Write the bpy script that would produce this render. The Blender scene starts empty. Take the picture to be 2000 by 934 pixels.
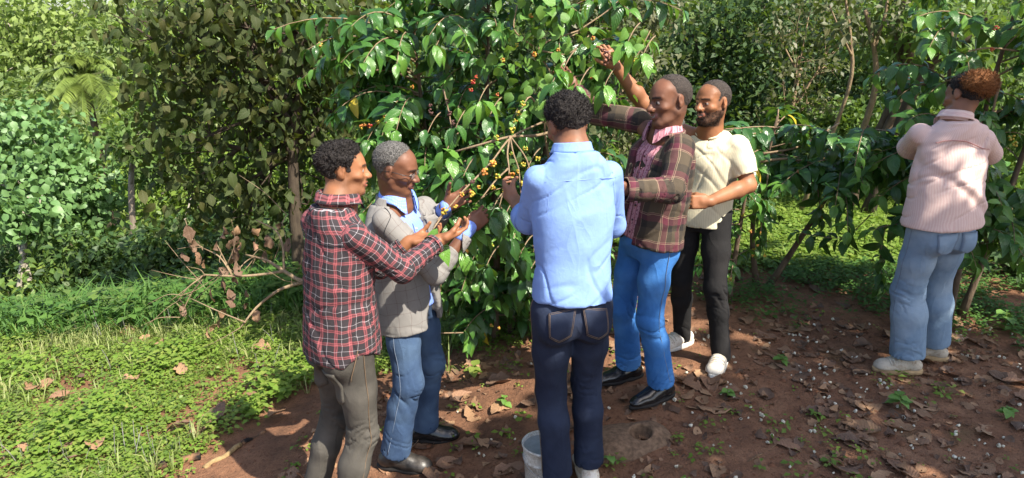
import bpy, math, random
import numpy as np
from mathutils import Vector, Matrix

random.seed(7)
RNG = np.random.default_rng(11)
S = bpy.context.scene
COL = S.collection
PI = math.pi
rad = math.radians

# ------------------------------------------------------------------ camera
CAM = np.array([0.0, 0.0, 1.95])
PITCH = rad(17.0)
FPX = 1333.0
cd = bpy.data.cameras.new('camera')
cam = bpy.data.objects.new('camera', cd)
COL.objects.link(cam)
cam.location = CAM
cam.rotation_euler = (PI / 2 - PITCH, 0, 0)
cd.sensor_width = 36.0
cd.lens = 36.0 * FPX / 2000.0
cd.clip_start = 0.05
cd.clip_end = 1000.0
S.camera = cam

# ------------------------------------------------------------------ light
SUN_AZ, SUN_EL = rad(46.0), rad(50.0)          # sun stands behind the camera, to its right
SUN = np.array([math.sin(SUN_AZ) * math.cos(SUN_EL), -math.cos(SUN_AZ) * math.cos(SUN_EL), math.sin(SUN_EL)])
w = bpy.data.worlds.new('World')
S.world = w
w.use_nodes = True
wn = w.node_tree
sky = wn.nodes.new('ShaderNodeTexSky')
sky.sky_type = 'NISHITA'
sky.sun_disc = False
sky.sun_elevation = SUN_EL
sky.sun_rotation = PI - SUN_AZ
sky.dust_density = 2.0
bg = wn.nodes['Background']
wn.links.new(sky.outputs[0], bg.inputs[0])
bg.inputs[1].default_value = 0.125
sl = bpy.data.lights.new('sun', 'SUN')
sl.energy = 5.0
sl.angle = rad(0.5)
sl.color = (1.0, 0.93, 0.80)
so = bpy.data.objects.new('sun', sl)
COL.objects.link(so)
so.rotation_euler = Vector(SUN).to_track_quat('Z', 'Y').to_euler()
S.view_settings.view_transform = 'Standard'
S.view_settings.look = 'None'
S.view_settings.exposure = 1.22
S.view_settings.gamma = 1.0
S.render.engine = 'CYCLES'
try:
    S.cycles.max_bounces = 8
    S.cycles.transparent_max_bounces = 8
    S.cycles.sample_clamp_indirect = 6.0
    S.cycles.use_denoising = True
    S.cycles.denoiser = 'OPENIMAGEDENOISE'
except Exception:
    pass

# ------------------------------------------------------------------ small maths
def V3(*a):
    return np.array(a, dtype=float)

def nrm(v):
    v = np.asarray(v, float)
    return v / (np.linalg.norm(v) + 1e-12)

def sstep(a, b, x):
    t = np.clip((np.asarray(x, float) - a) / (b - a), 0, 1)
    return t * t * (3 - 2 * t)

def ray(u, v):
    a, b = (u - 1000.0) / FPX, (v - 467.0) / FPX
    c, s = math.cos(PITCH), math.sin(PITCH)
    return V3(a, c - b * s, -s - b * c)

def P(u, v, y):
    """world point seen in direction (u, v) of the photograph, y metres ahead"""
    r = ray(u, v)
    return CAM + r * (y / r[1])

def project(pts):
    d = np.asarray(pts, float) - CAM
    c, s = math.cos(PITCH), math.sin(PITCH)
    dep = d[:, 1] * c - d[:, 2] * s
    up = d[:, 1] * s + d[:, 2] * c
    dep = np.where(np.abs(dep) < 1e-6, 1e-6, dep)
    return 1000 + FPX * d[:, 0] / dep, 467 - FPX * up / dep, dep

def vnoise(p, seed=0):
    p = np.asarray(p, float)
    i = np.floor(p).astype(np.int64)
    f = p - i
    f = f * f * (3 - 2 * f)
    out = np.zeros(len(p))
    for dx in (0, 1):
        wx = f[:, 0] if dx else 1 - f[:, 0]
        for dy in (0, 1):
            wy = f[:, 1] if dy else 1 - f[:, 1]
            for dz in (0, 1):
                wz = f[:, 2] if dz else 1 - f[:, 2]
                h = (i[:, 0] + dx) * 374761393 + (i[:, 1] + dy) * 668265263 + (i[:, 2] + dz) * 2147483647 + seed * 144665
                h = (h ^ (h >> 13)) * 1274126177 & 0x7fffffff
                h = (h ^ (h >> 16)) & 0xffff
                out += wx * wy * wz * (h / 65535.0)
    return out * 2 - 1

def fbm(p, o=3, seed=0):
    r, a = 0, 1.0
    p = np.asarray(p, float)
    for k in range(o):
        r = r + a * vnoise(p * 2 ** k + 17.3 * k, seed + k)
        a *= .5
    return r / 1.75

# ------------------------------------------------------------------ ground height
def ground(x, y):
    x = np.asarray(x, float); y = np.asarray(y, float)
    z = -0.24 * sstep(.9, -.9, x)
    z = z - .10 * np.maximum(0, -.9 - x) * sstep(-14, -3, x)
    left = sstep(.6, -1.2, x)
    z = z - left * .035 * np.clip(y - 3, 0, 4)
    yr = 5.5 + .22 * (np.maximum(x, -6) + 4.4)
    d = y - yr
    drop = .42 * np.where(d > 0, d * d / (d + .9), 0)
    drop = 5.5 * np.tanh(drop / 5.5)
    z = z - left * drop
    z = z + left * 0.10 * np.maximum(0, y - 34) * sstep(400, 100, y)
    right = 1 - left
    z = z + right * .16 * np.maximum(0, y - 9.5) * sstep(300, 60, y)
    return z

def gz(x, y):
    return float(np.ravel(ground(x, y))[0])

def on_ground(u, v):
    """point of the terrain seen at pixel (u, v)"""
    r = ray(u, v)
    t = 1.0
    for _ in range(4000):
        p = CAM + r * t
        if p[2] <= gz(p[0], p[1]):
            break
        t += .01 + t * .002
    return p

# ------------------------------------------------------------------ objects
ORG = {}

def make_mesh(name, verts, faces, mats=None, smooth=True, uv=None, attrs=None, midx=None):
    """faces: (n,k) int array or list of such arrays"""
    verts = np.ascontiguousarray(verts, dtype=np.float32)
    fl = faces if isinstance(faces, list) else [faces]
    fl = [np.asarray(f, dtype=np.int32) for f in fl if len(f)]
    loops = np.concatenate([f.ravel() for f in fl])
    tot = np.concatenate([np.full(len(f), f.shape[1], np.int32) for f in fl])
    start = np.concatenate([[0], np.cumsum(tot)[:-1]]).astype(np.int32)
    me = bpy.data.meshes.new(name)
    me.vertices.add(len(verts)); me.vertices.foreach_set('co', verts.ravel())
    me.loops.add(len(loops)); me.loops.foreach_set('vertex_index', loops)
    me.polygons.add(len(tot)); me.polygons.foreach_set('loop_start', start)
    me.polygons.foreach_set('use_smooth', np.full(len(tot), smooth))
    for m in (mats or []):
        me.materials.append(m)
    if midx is not None:
        me.polygons.foreach_set('material_index', np.asarray(midx, np.int32))
    me.update(calc_edges=True)
    if uv is not None:
        l = me.uv_layers.new(name='uv')
        l.data.foreach_set('uv', np.asarray(uv, np.float32).ravel())
    for k, a in (attrs or {}).items():
        a = np.asarray(a, np.float32)
        if a.ndim == 1:
            at = me.attributes.new(k, 'FLOAT', 'POINT'); at.data.foreach_set('value', a)
        elif a.shape[1] == 2:
            at = me.attributes.new(k, 'FLOAT2', 'POINT'); at.data.foreach_set('vector', a.ravel())
        else:
            if a.shape[1] == 3:
                a = np.concatenate([a, np.ones((len(a), 1), np.float32)], 1)
            at = me.attributes.new(k, 'FLOAT_COLOR', 'POINT'); at.data.foreach_set('color', a.ravel())
    return me

def add(name, me, parent=None, origin=None, label=None, cat=None, group=None, kind=None):
    o = bpy.data.objects.new(name, me)
    COL.objects.link(o)
    if parent is not None:
        o.parent = parent
        ORG[o.name] = ORG[parent.name]
    else:
        og = np.zeros(3) if origin is None else np.asarray(origin, float)
        o.location = og
        ORG[o.name] = og
    if label: o['label'] = label
    if cat: o['category'] = cat
    if group: o['group'] = group
    if kind: o['kind'] = kind
    return o

def thing(name, origin, label, cat, group=None):
    return add(name, None, None, origin, label, cat, group)

def part(name, verts, faces, mat, parent, label=None, kind=None, **kw):
    """verts in world space"""
    me = make_mesh(name, np.asarray(verts, float) - ORG[parent.name], faces, [mat] if mat else None, **kw)
    return add(name, me, parent, label=label, kind=kind)

def solo(name, verts, faces, mat, origin, label=None, cat=None, group=None, kind=None, **kw):
    me = make_mesh(name, np.asarray(verts, float) - np.asarray(origin, float), faces, [mat] if mat else None, **kw)
    return add(name, me, None, origin, label, cat, group, kind)

# ------------------------------------------------------------------ material nodes
class NT:
    def __init__(self, name):
        self.m = bpy.data.materials.new(name)
        self.m.use_nodes = True
        self.t = self.m.node_tree
        self.t.nodes.clear()
        self.out = self.t.nodes.new('ShaderNodeOutputMaterial')
    def n(self, typ, **kw):
        x = self.t.nodes.new('ShaderNode' + typ)
        for k, v in kw.items(): setattr(x, k, v)
        return x
    def l(self, a, b):
        self.t.links.new(a, b)
    def inp(self, sock, val):
        if hasattr(val, 'node'): self.l(val, sock)
        elif isinstance(val, (tuple, list)) and len(val) == 3 and sock.type == 'RGBA': sock.default_value = (*val, 1)
        else: sock.default_value = val
    def math(self, op, a, b=None, c=None, clamp=False):
        x = self.n('Math', operation=op); x.use_clamp = clamp
        self.inp(x.inputs[0], a)
        if b is not None: self.inp(x.inputs[1], b)
        if c is not None: self.inp(x.inputs[2], c)
        return x.outputs[0]
    def mix(self, f, a, b, mode='MIX'):
        x = self.n('Mix', data_type='RGBA', blend_type=mode)
        self.inp(x.inputs[0], f); self.inp(x.inputs[6], a); self.inp(x.inputs[7], b)
        return x.outputs[2]
    def ramp(self, f, stops, interp='LINEAR'):
        x = self.n('ValToRGB'); r = x.color_ramp; r.interpolation = interp
        while len(r.elements) < len(stops): r.elements.new(1.0)
        for e, (p, c) in zip(r.elements, stops):
            e.position = p
            e.color = (*c, 1) if isinstance(c, (tuple, list)) else (c, c, c, 1)
        self.inp(x.inputs[0], f)
        return x.outputs[0]
    def noise(self, vec, scale, detail=3, rough=.55, dist=0.0):
        x = self.n('TexNoise'); x.inputs['Scale'].default_value = scale
        x.inputs['Detail'].default_value = detail; x.inputs['Roughness'].default_value = rough
        x.inputs['Distortion'].default_value = dist
        if vec is not None: self.l(vec, x.inputs['Vector'])
        return x.outputs['Fac']
    def attr(self, name, out='Fac'):
        x = self.n('Attribute', attribute_name=name)
        return x.outputs[out]
    def bump(self, h, strength=.3, dist=.01):
        x = self.n('Bump'); x.inputs['Strength'].default_value = strength; x.inputs['Distance'].default_value = dist
        self.l(h, x.inputs['Height'])
        return x.outputs[0]
    def bsdf(self, color, rough=.6, spec=.5, normal=None, **kw):
        x = self.n('BsdfPrincipled')
        self.inp(x.inputs['Base Color'], color); self.inp(x.inputs['Roughness'], rough)
        self.inp(x.inputs['Specular IOR Level'], spec)
        for k, v in kw.items(): self.inp(x.inputs[k.replace('_', ' ')], v)
        if normal is not None: self.l(normal, x.inputs['Normal'])
        return x.outputs[0]
    def done(self, shader):
        self.l(shader, self.out.inputs[0])
        return self.m
    def obj(self):
        return self.n('TexCoord').outputs['Object']

def leaf_mat(name, cols, rough=.45, trans=.3, tcol=None, vein=.0, spec=.5, midrib=None, bumpy=0.0, spots=None):
    """cols: ramp of leaf colours picked leaf by leaf"""
    t = NT(name)
    oi = t.n('ObjectInfo').outputs['Random']
    tint = t.math('FRACT', t.math('ADD', t.attr('tint'), oi))
    n = len(cols)
    c = t.ramp(tint, [(i / (n - 1), k) for i, k in enumerate(cols)])
    ob = t.obj()
    nz = t.noise(ob, 18.0, 2)
    c = t.mix(t.math('MULTIPLY', nz, .35), c, (0.0, 0.0, 0.0), 'MIX') if False else t.mix(.5, c, t.mix(nz, c, tuple(min(1, v * 1.5) for v in cols[n // 2])))
    luv = t.attr('luv', 'Vector')
    sx = t.n('SeparateXYZ'); t.l(luv, sx.inputs[0])
    au = t.math('ABSOLUTE', sx.outputs[0])
    if midrib:
        f = t.ramp(au, [(0.0, 1.0), (.09, .0)])
        c = t.mix(t.math('MULTIPLY', f, .7), c, midrib)
    if spots:
        sp = t.ramp(t.noise(ob, 40.0, 2), [(.62, 0.0), (.7, 1.0)])
        c = t.mix(t.math('MULTIPLY', sp, .8), c, spots)
    nor = None
    if vein:
        # side veins: v + |u| stripes
        q = t.math('ADD', t.math('MULTIPLY', sx.outputs[1], 55.0), t.math('MULTIPLY', au, -16.0))
        h = t.math('SINE', q)
        h = t.math('ADD', t.math('MULTIPLY', h, .5), t.math('MULTIPLY', nz, 1.0))
        nor = t.bump(h, vein, .004)
    b = t.bsdf(c, rough, spec, nor)
    tr = t.n('BsdfTranslucent')
    if tcol is None: tc = t.mix(.55, c, (.22, .34, .02))
    else: tc = t.mix(.6, c, tcol)
    t.l(tc, tr.inputs[0])
    if nor is not None: t.l(nor, tr.inputs['Normal'])
    mx = t.n('MixShader'); mx.inputs[0].default_value = trans
    t.l(b, mx.inputs[1]); t.l(tr.outputs[0], mx.inputs[2])
    return t.done(mx.outputs[0])

def bark_mat(name, c1, c2, scale=9.0, bump=.6):
    t = NT(name)
    ob = t.obj()
    mp = t.n('Mapping'); mp.inputs['Scale'].default_value = (1, 1, .25); t.l(ob, mp.inputs[0])
    n1 = t.noise(mp.outputs[0], scale * 3, 5, .65, .5)
    n2 = t.noise(ob, scale * .6, 3)
    c = t.ramp(t.math('ADD', t.math('MULTIPLY', n1, .6), t.math('MULTIPLY', n2, .4)), [(.35, c1), (.65, c2)])
    return t.done(t.bsdf(c, .9, .2, t.bump(n1, bump, .02)))

def fabric(name, pattern, rough=.85, bump=.25, weave=900.0, fade=None, sheen=.0, mottled=.12):
    """pattern(t, u, v) -> colour socket; u, v are metres along the cloth"""
    t = NT(name)
    uvn = t.n('UVMap', uv_map='uv')
    sx = t.n('SeparateXYZ'); t.l(uvn.outputs[0], sx.inputs[0])
    u, v = sx.outputs[0], sx.outputs[1]
    wob = t.noise(t.obj(), 7.0, 2, .5)
    u = t.math('ADD', u, t.math('MULTIPLY', t.math('SUBTRACT', wob, .5), .045)); wob2 = t.noise(t.obj(), 9.3, 2, .5)
    v = t.math('ADD', v, t.math('MULTIPLY', t.math('SUBTRACT', wob2, .5), .04))
    c = pattern(t, u, v) if callable(pattern) else pattern
    ob = t.obj()
    n = t.noise(ob, 14.0, 4, .6)
    dk = t.mix(1.0, c, (.72, .72, .74), 'MULTIPLY')
    if isinstance(c, tuple):
        x = t.n('RGB'); x.outputs[0].default_value = (*c, 1); c = x.outputs[0]
        dk = t.mix(1.0, c, (.72, .72, .74), 'MULTIPLY')
    c = t.mix(t.math('MULTIPLY', t.ramp(n, [(.35, 1.0), (.65, 0.0)]), mottled * 4), c, dk)
    if fade:
        n2 = t.noise(ob, 5.0, 3, .5)
        c = t.mix(t.math('MULTIPLY', t.ramp(n2, [(.42, 0.0), (.68, 1.0)]), .75), c, fade)
    w1 = t.noise(uvn.outputs[0], weave, 1)
    cr = t.noise(ob, 30.0, 3, .6, .8)
    mpn = t.n('Mapping'); mpn.inputs['Scale'].default_value = (1, 1, .45); mpn.inputs['Rotation'].default_value = (.3, .5, 0); t.l(ob, mpn.inputs[0])
    wr = t.noise(mpn.outputs[0], 6.5, 2, .5, .8)
    rid = t.math('POWER', t.math('SUBTRACT', 1.0, t.math('ABSOLUTE', t.math('SUBTRACT', t.math('MULTIPLY', wr, 2.0), 1.0))), 5.0)
    h = t.math('ADD', t.math('ADD', t.math('MULTIPLY', w1, .12), t.math('MULTIPLY', cr, .45)), t.math('MULTIPLY', rid, .55))
    nor = t.bump(h, min(1.0, bump * 1.6), .010)
    return t.done(t.bsdf(c, rough, .25, nor, Sheen_Weight=sheen))

def stripes(t, x, period, stops, off=0.0):
    f = t.math('FRACT', t.math('ADD', t.math('DIVIDE', x, period), off + 50.0))
    return t.ramp(f, stops, 'CONSTANT')

def simple_mat(name, color, rough=.6, spec=.4, nscale=25.0, var=.25, bump=.15, metal=0.0):
    t = NT(name)
    n = t.noise(t.obj(), nscale, 4, .6)
    d = tuple(v * (1 - var) for v in color); l = tuple(min(1, v * (1 + var)) for v in color)
    c = t.ramp(n, [(.3, d), (.7, l)])
    return t.done(t.bsdf(c, rough, spec, t.bump(n, bump, .01), Metallic=metal))

# ------------------------------------------------------------------ tubes, lathes
def tube(pts, radii, sides=6, cap=True):
    pts = np.asarray(pts, float); n = len(pts)
    radii = np.broadcast_to(np.asarray(radii, float), (n,))
    T = np.gradient(pts, axis=0); T /= (np.linalg.norm(T, axis=1)[:, None] + 1e-12)
    ref = V3(0, 0, 1) if abs(T[0, 2]) < .9 else V3(1, 0, 0)
    A = nrm(np.cross(ref, T[0])); vs = []
    for i in range(n):
        A = A - T[i] * (A @ T[i]); A = nrm(A)
        B = np.cross(T[i], A)
        a = np.arange(sides) * 2 * PI / sides
        vs.append(pts[i] + radii[i] * (np.cos(a)[:, None] * A + np.sin(a)[:, None] * B))
    vs = np.concatenate(vs)
    f = []
    for i in range(n - 1):
        for k in range(sides):
            k2 = (k + 1) % sides
            f.append((i * sides + k, i * sides + k2, (i + 1) * sides + k2, (i + 1) * sides + k))
    if cap:
        c0, c1 = len(vs), len(vs) + 1
        vs = np.concatenate([vs, pts[:1], pts[-1:]])
        for k in range(sides):
            k2 = (k + 1) % sides
            f.append((c0, k2, k, k)); f.append((c1, (n - 1) * sides + k, (n - 1) * sides + k2, (n - 1) * sides + k2))
    q = np.array(f, np.int32)
    quads = q[q[:, 2] != q[:, 3]]; tris = q[q[:, 2] == q[:, 3]][:, :3]
    return vs, [quads, tris]

def join(meshes):
    vs, qs, ts, o = [], [], [], 0
    for v, f in meshes:
        vs.append(v)
        for a in (f if isinstance(f, list) else [f]):
            a = np.asarray(a)
            if len(a) == 0: continue
            (qs if a.shape[1] == 4 else ts).append(a + o)
        o += len(v)
    out = []
    if qs: out.append(np.concatenate(qs))
    if ts: out.append(np.concatenate(ts))
    return np.concatenate(vs), out

def bez(p0, p1, p2, n=8):
    t = np.linspace(0, 1, n)[:, None]
    return (1 - t) ** 2 * p0 + 2 * t * (1 - t) * p1 + t * t * p2

# ------------------------------------------------------------------ leaves
def leaf_tmpl(n=4, wid=.4, peak=.45, tip=1.0, fold=.12, droop=.25, wave=.03, seed=0, curl=0.0):
    """unit-length leaf along +y, blade in x, upper side +z; 3 points per station"""
    rg = np.random.default_rng(seed)
    t = np.linspace(0, 1, n + 1)
    e = np.where(t < peak, np.sin(.5 * PI * t / peak) ** .9, np.cos(.5 * PI * ((t - peak) / (1 - peak))) ** tip)
    w_ = np.maximum(e, .015) * wid * .5
    ph = rg.uniform(0, 6)
    vs, luv = [], []
    for i in range(n + 1):
        z0 = -droop * t[i] ** 2
        y = t[i] - droop * .25 * t[i] ** 2
        for sgn in (-1, 0, 1):
            zz = z0 + abs(sgn) * w_[i] * fold * 2 + abs(sgn) * wave * math.sin(ph + t[i] * 11 + sgn * 1.3) * w_[i] * 4
            if curl: zz += abs(sgn) * curl * w_[i]
            vs.append((sgn * w_[i], y, zz)); luv.append((sgn * 1.0, t[i]))
    f = []
    for i in range(n):
        a = i * 3
        f += [(a, a + 1, a + 4, a + 3), (a + 1, a + 2, a + 5, a + 4)]
    return np.array(vs), np.array(f), np.array(luv)

def leaf_frames(d, up, rg, roll=.5):
    d = d / (np.linalg.norm(d, axis=1)[:, None] + 1e-9)
    up = up + rg.normal(0, roll, d.shape)
    x = np.cross(d, up); x /= (np.linalg.norm(x, axis=1)[:, None] + 1e-9)
    z = np.cross(x, d)
    return np.stack([x, d, z], 2)

def inst(tms, pos, R, s, tid, tint):
    """one mesh out of many leaves"""
    V, F, T, U, o = [], [], [], [], 0
    for k, (tv, tf, tl) in enumerate(tms):
        m = np.nonzero(tid == k)[0]
        if len(m) == 0: continue
        v = np.einsum('nij,vj->nvi', R[m], tv) * s[m][:, None, None] + pos[m][:, None, :]
        nv = len(tv)
        V.append(v.reshape(-1, 3))
        F.append((tf[None] + (o + np.arange(len(m)) * nv)[:, None, None]).reshape(-1, tf.shape[1]))
        T.append(np.repeat(tint[m], nv)); U.append(np.tile(tl, (len(m), 1)))
        o += len(m) * nv
    return np.concatenate(V), np.concatenate(F), np.concatenate(T), np.concatenate(U)

PEOPLE_BOX = [(590, 270, 735, 934, 2.7), (725, 275, 860, 900, 3.1), (1045, 180, 1220, 934, 2.7), (1200, 150, 1355, 780, 3.3), (1320, 160, 1465, 700, 3.8), (1750, 150, 1940, 720, 3.7)]

def pick_visible(pos, size, n, cell=None):
    """the n leaves that show largest"""
    u, v, dep = project(pos)
    px = size * FPX / dep
    ok = (u > 0) & (u < 2000) & (v > 0) & (v < 934) & (dep > .3)
    for a, b, c, d, y in PEOPLE_BOX:
        ok &= ~((u > a) & (u < c) & (v > b) & (v < d) & (pos[:, 1] > y))
    idx = np.nonzero(ok)[0]
    if len(idx) == 0: return idx
    cs = cell or max(6.0, np.median(px[idx]) * .42)
    key = (u[idx] // cs).astype(int) * 10000 + (v[idx] // cs).astype(int)
    order = np.argsort(dep[idx]); _, first = np.unique(key[order], return_index=True)
    c = idx[order[first]]
    c = c[np.argsort(-px[c])]
    return c[:n]

def put_leaves(parent, tms, pos, R, s, mat, tint, rg, nobj=300, pname='leaf', rest='foliage', size=None):
    tid = rg.integers(0, len(tms), len(pos))
    pick = pick_visible(pos, s if size is None else size, nobj) if nobj else np.array([], int)
    keep = np.ones(len(pos), bool); keep[pick] = False
    og = ORG[parent.name]
    if keep.any():
        v, f, t, u = inst(tms, pos[keep] - og, R[keep], s[keep], tid[keep], tint[keep])
        me = make_mesh(rest, v, f, [mat], attrs={'tint': t, 'luv': u})
        add(rest, me, parent, kind='stuff' if nobj else None)
    if len(pick):
        base = []
        for k, (tv, tf, tl) in enumerate(tms):
            base.append(make_mesh(pname, tv, tf, [mat], attrs={'tint': np.zeros(len(tv)), 'luv': tl}))
        for i in pick:
            o = bpy.data.objects.new(pname, base[tid[i]])
            COL.objects.link(o); o.parent = parent
            m = np.eye(4); m[:3, :3] = R[i] * s[i]; m[:3, 3] = pos[i] - og
            o.matrix_local = Matrix(m.tolist())

def blob_leaves(blobs, n, rg, per=22, spread=.35, shell=.55, squash=1.0):
    """leaf points gathered in twig clumps through the volume of each blob"""
    vol = np.array([b[1] ** 2 for b in blobs]); vol = vol / vol.sum()
    pos, out = [], []
    for (c, r), wt in zip(blobs, vol):
        m = max(1, int(n * wt / per))
        d = rg.normal(0, 1, (m, 3)); d /= np.linalg.norm(d, axis=1)[:, None]
        rr = r * (shell + (1 - shell) * rg.random(m) ** .6)
        rr = np.where(rg.random(m) < .25, r * rg.random(m), rr)
        rr *= 1 + .22 * vnoise(d * 2.2 + c, 3)
        cc = c + d * rr[:, None] * V3(1, 1, squash)
        q = cc[:, None, :] + rg.normal(0, 1, (m, per, 3)) * r * spread * V3(1, 1, .7)
        pos.append(q.reshape(-1, 3)); out.append(np.repeat(d, per, 0))
    return np.concatenate(pos), np.concatenate(out)

def trunk_mesh(pts, r0, r1, sides=9, seed=0):
    pts = np.asarray(pts, float)
    t = np.linspace(0, len(pts) - 1, (len(pts) - 1) * 5 + 1)
    q = np.stack([np.interp(t, np.arange(len(pts)), pts[:, i]) for i in range(3)], 1)
    k = np.array([1, 2, 3, 2, 1.]); k /= k.sum()
    qp = np.concatenate([[q[0]] * 2, q, [q[-1]] * 2])
    q2 = np.stack([np.convolve(qp[:, i], k, 'valid') for i in range(3)], 1); q2[0] = q[0]; q2[-1] = q[-1]
    rr = np.linspace(r0, r1, len(q2)) * (1 + .12 * vnoise(np.arange(len(q2))[:, None] * V3(.7, 0, 0) + seed, seed))
    rr[0] *= 1.35
    v, f = tube(q2, rr, sides)
    return v, f

def grow_tree(name, label, cat, base, blobs, n, size, tms, mat, bark, r0=.08, group=None, nobj=0, seed=1, per=22, spread=.35,
              tiltup=.8, droop=.4, trunk_pts=None, limbs=True, sjit=.3, shell=.55, pname='leaf', roll=.5, outw=.6, squash=1.0):
    rg = np.random.default_rng(seed)
    bx, by = base[0], base[1]
    org = V3(bx, by, gz(bx, by))
    o = thing(name, org, label, cat, group)
    cen = np.mean([b[0] for b in blobs], 0)
    if trunk_pts is None:
        top = cen + V3(0, 0, -.25 * np.mean([b[1] for b in blobs]))
        mid = (org + top) / 2 + rg.normal(0, .12, 3) * V3(1, 1, 0) * np.linalg.norm(top - org) * .35
        trunk_pts = [org - V3(0, 0, .1), mid, top]
    v, f = trunk_mesh(trunk_pts, r0, r0 * .45, 9, seed)
    part('trunk', v, f, bark, o)
    tp = np.asarray(trunk_pts, float)
    if limbs:
        tw = []
        for c, r in blobs:
            k = rg.uniform(.45, .95) * (len(tp) - 1); i = min(int(k), len(tp) - 2)
            s0 = tp[i] + (tp[i + 1] - tp[i]) * (k - i)
            q = bez(s0, (s0 + c) / 2 + V3(0, 0, .15 * r) + rg.normal(0, .15, 3) * r, c, 7)
            v, f = tube(q, np.linspace(r0 * .42, r0 * .14, 7), 6)
            part('limb', v, f, bark, o)
            for _ in range(5):
                d = nrm(rg.normal(0, 1, 3)); e = c + d * r * rg.uniform(.6, 1.0)
                st = q[rg.integers(3, 7)]
                tw.append(tube(bez(st, (st + e) / 2 + rg.normal(0, .12, 3) * r, e, 5), np.linspace(r0 * .13, r0 * .04, 5), 4, False))
        v, f = join(tw)
        part('twigs', v, f, bark, o, kind='stuff')
    pos, out = blob_leaves(blobs, n, rg, per, spread, shell, squash)
    m = len(pos)
    d = out * .5 + rg.normal(0, .6, (m, 3)); d[:, 2] -= droop
    up = out * outw + V3(0, 0, tiltup)
    R = leaf_frames(d, up, rg, roll)
    s = size * (1 + sjit * rg.uniform(-1, 1, m))
    put_leaves(o, tms, pos, R, s, mat, rg.random(m), rg, nobj, pname, 'foliage' if nobj else 'crown')
    return o

# ---- leaf kinds
T_COFFEE = [leaf_tmpl(6, .47, .45, .9, .14, .25 + .12 * k, .035, k) for k in range(6)]
T_BROAD = [leaf_tmpl(4, .78, .4, .75, .08, .15 + .1 * k, .03, 20 + k) for k in range(5)]
T_OVATE = [leaf_tmpl(4, .56, .4, .8, .12, .25 + .12 * k, .04, 30 + k) for k in range(5)]
T_HEART = [leaf_tmpl(5, .82, .3, .85, .1, .2 + .1 * k, .03, 40 + k) for k in range(4)]
T_SMALL = [leaf_tmpl(2, .5, .5, .8, .12, .2, .0, 60 + k) for k in range(3)]
T_TINY = [(np.array([(0, 0, 0), (-.26, .5, .06), (0, 1, -.1), (.26, .5, .06)]), np.array([(0, 1, 2, 3)]), np.array([(0, 0), (-1, .5), (0, 1), (1, .5)]))]

L_COFFEE = leaf_mat('coffee_leaf', [(.014, .055, .016), (.022, .075, .018), (.04, .115, .022), (.026, .085, .02), (.07, .17, .03)], .27, .26, vein=.35, midrib=(.09, .17, .05), spec=.6)
L_COFFEE_YOUNG = leaf_mat('young_coffee_leaf', [(.05, .15, .02), (.08, .2, .03), (.12, .26, .04), (.07, .18, .03)], .3, .32, vein=.35, midrib=(.2, .3, .08), spec=.6)
L_COFFEE_OLD = leaf_mat('yellow_coffee_leaf', [(.45, .33, .02), (.5, .38, .03), (.4, .34, .05)], .4, .3, vein=.3, midrib=(.5, .4, .1), spots=(.2, .1, .02))
L_VINE = leaf_mat('vine_leaf', [(.07, .17, .025), (.1, .22, .035), (.14, .27, .05), (.09, .2, .05)], .5, .35, vein=.3, midrib=(.2, .3, .1))
L_OLIVE = leaf_mat('olive_broad_leaf', [(.026, .042, .013), (.04, .056, .017), (.058, .074, .024), (.034, .052, .014), (.08, .07, .024), (.02, .038, .01)], .62, .32, vein=.3, midrib=(.1, .11, .06), tcol=(.2, .24, .02), spec=.22)
L_PALE = leaf_mat('pale_green_leaf', [(.10, .2, .06), (.135, .24, .075), (.08, .165, .05), (.16, .27, .09)], .5, .28, midrib=(.14, .22, .1))
L_YELLOWGREEN = leaf_mat('yellow_green_leaf', [(.14, .22, .03), (.2, .27, .04), (.1, .17, .03), (.24, .29, .06)], .5, .4)
L_HAZED = leaf_mat('haze_paled_leaf', [(.2, .28, .07), (.27, .34, .1), (.16, .23, .06), (.32, .38, .14)], .6, .42, spec=.25)  # far crown: leaf colours paled to stand in for distance haze
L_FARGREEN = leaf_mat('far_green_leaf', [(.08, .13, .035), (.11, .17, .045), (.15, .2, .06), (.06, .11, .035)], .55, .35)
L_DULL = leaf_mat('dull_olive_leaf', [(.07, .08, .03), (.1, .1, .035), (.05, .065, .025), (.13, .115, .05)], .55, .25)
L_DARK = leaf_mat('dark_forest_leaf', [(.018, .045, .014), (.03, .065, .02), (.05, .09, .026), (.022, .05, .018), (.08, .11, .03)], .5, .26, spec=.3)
L_MIDGREEN = leaf_mat('mid_green_leaf', [(.05, .1, .025), (.07, .135, .03), (.11, .17, .04), (.04, .08, .022)], .5, .34, spec=.3)
L_PALM = leaf_mat('palm_leaf', [(.14, .2, .045), (.19, .25, .055), (.11, .165, .04)], .45, .3)
L_DRY = leaf_mat('dry_brown_leaf', [(.16, .085, .045), (.24, .135, .07), (.3, .18, .1), (.13, .065, .04), (.2, .1, .06)], .75, .1, vein=.35, midrib=(.26, .16, .09), tcol=(.3, .14, .05), spots=(.06, .03, .02))
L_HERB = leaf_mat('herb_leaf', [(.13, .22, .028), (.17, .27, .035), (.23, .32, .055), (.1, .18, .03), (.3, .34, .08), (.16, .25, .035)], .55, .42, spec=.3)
L_HERB_DARK = leaf_mat('shade_darkened_herb_leaf', [(.04, .1, .022), (.06, .135, .028), (.09, .17, .035)], .6, .32, spec=.25)  # darker copy of the herb leaf, with shade put into its colours
L_GRASS = leaf_mat('grass_blade', [(.13, .2, .035), (.17, .24, .05), (.25, .26, .1), (.1, .17, .03)], .55, .38)
BARK_BROWN = bark_mat('brown_bark', (.075, .05, .033), (.17, .125, .085))
BARK_PALE = bark_mat('pale_bark', (.2, .17, .13), (.4, .36, .3))
BARK_GREY = bark_mat('grey_tan_bark', (.13, .1, .075), (.28, .24, .19))
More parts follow.
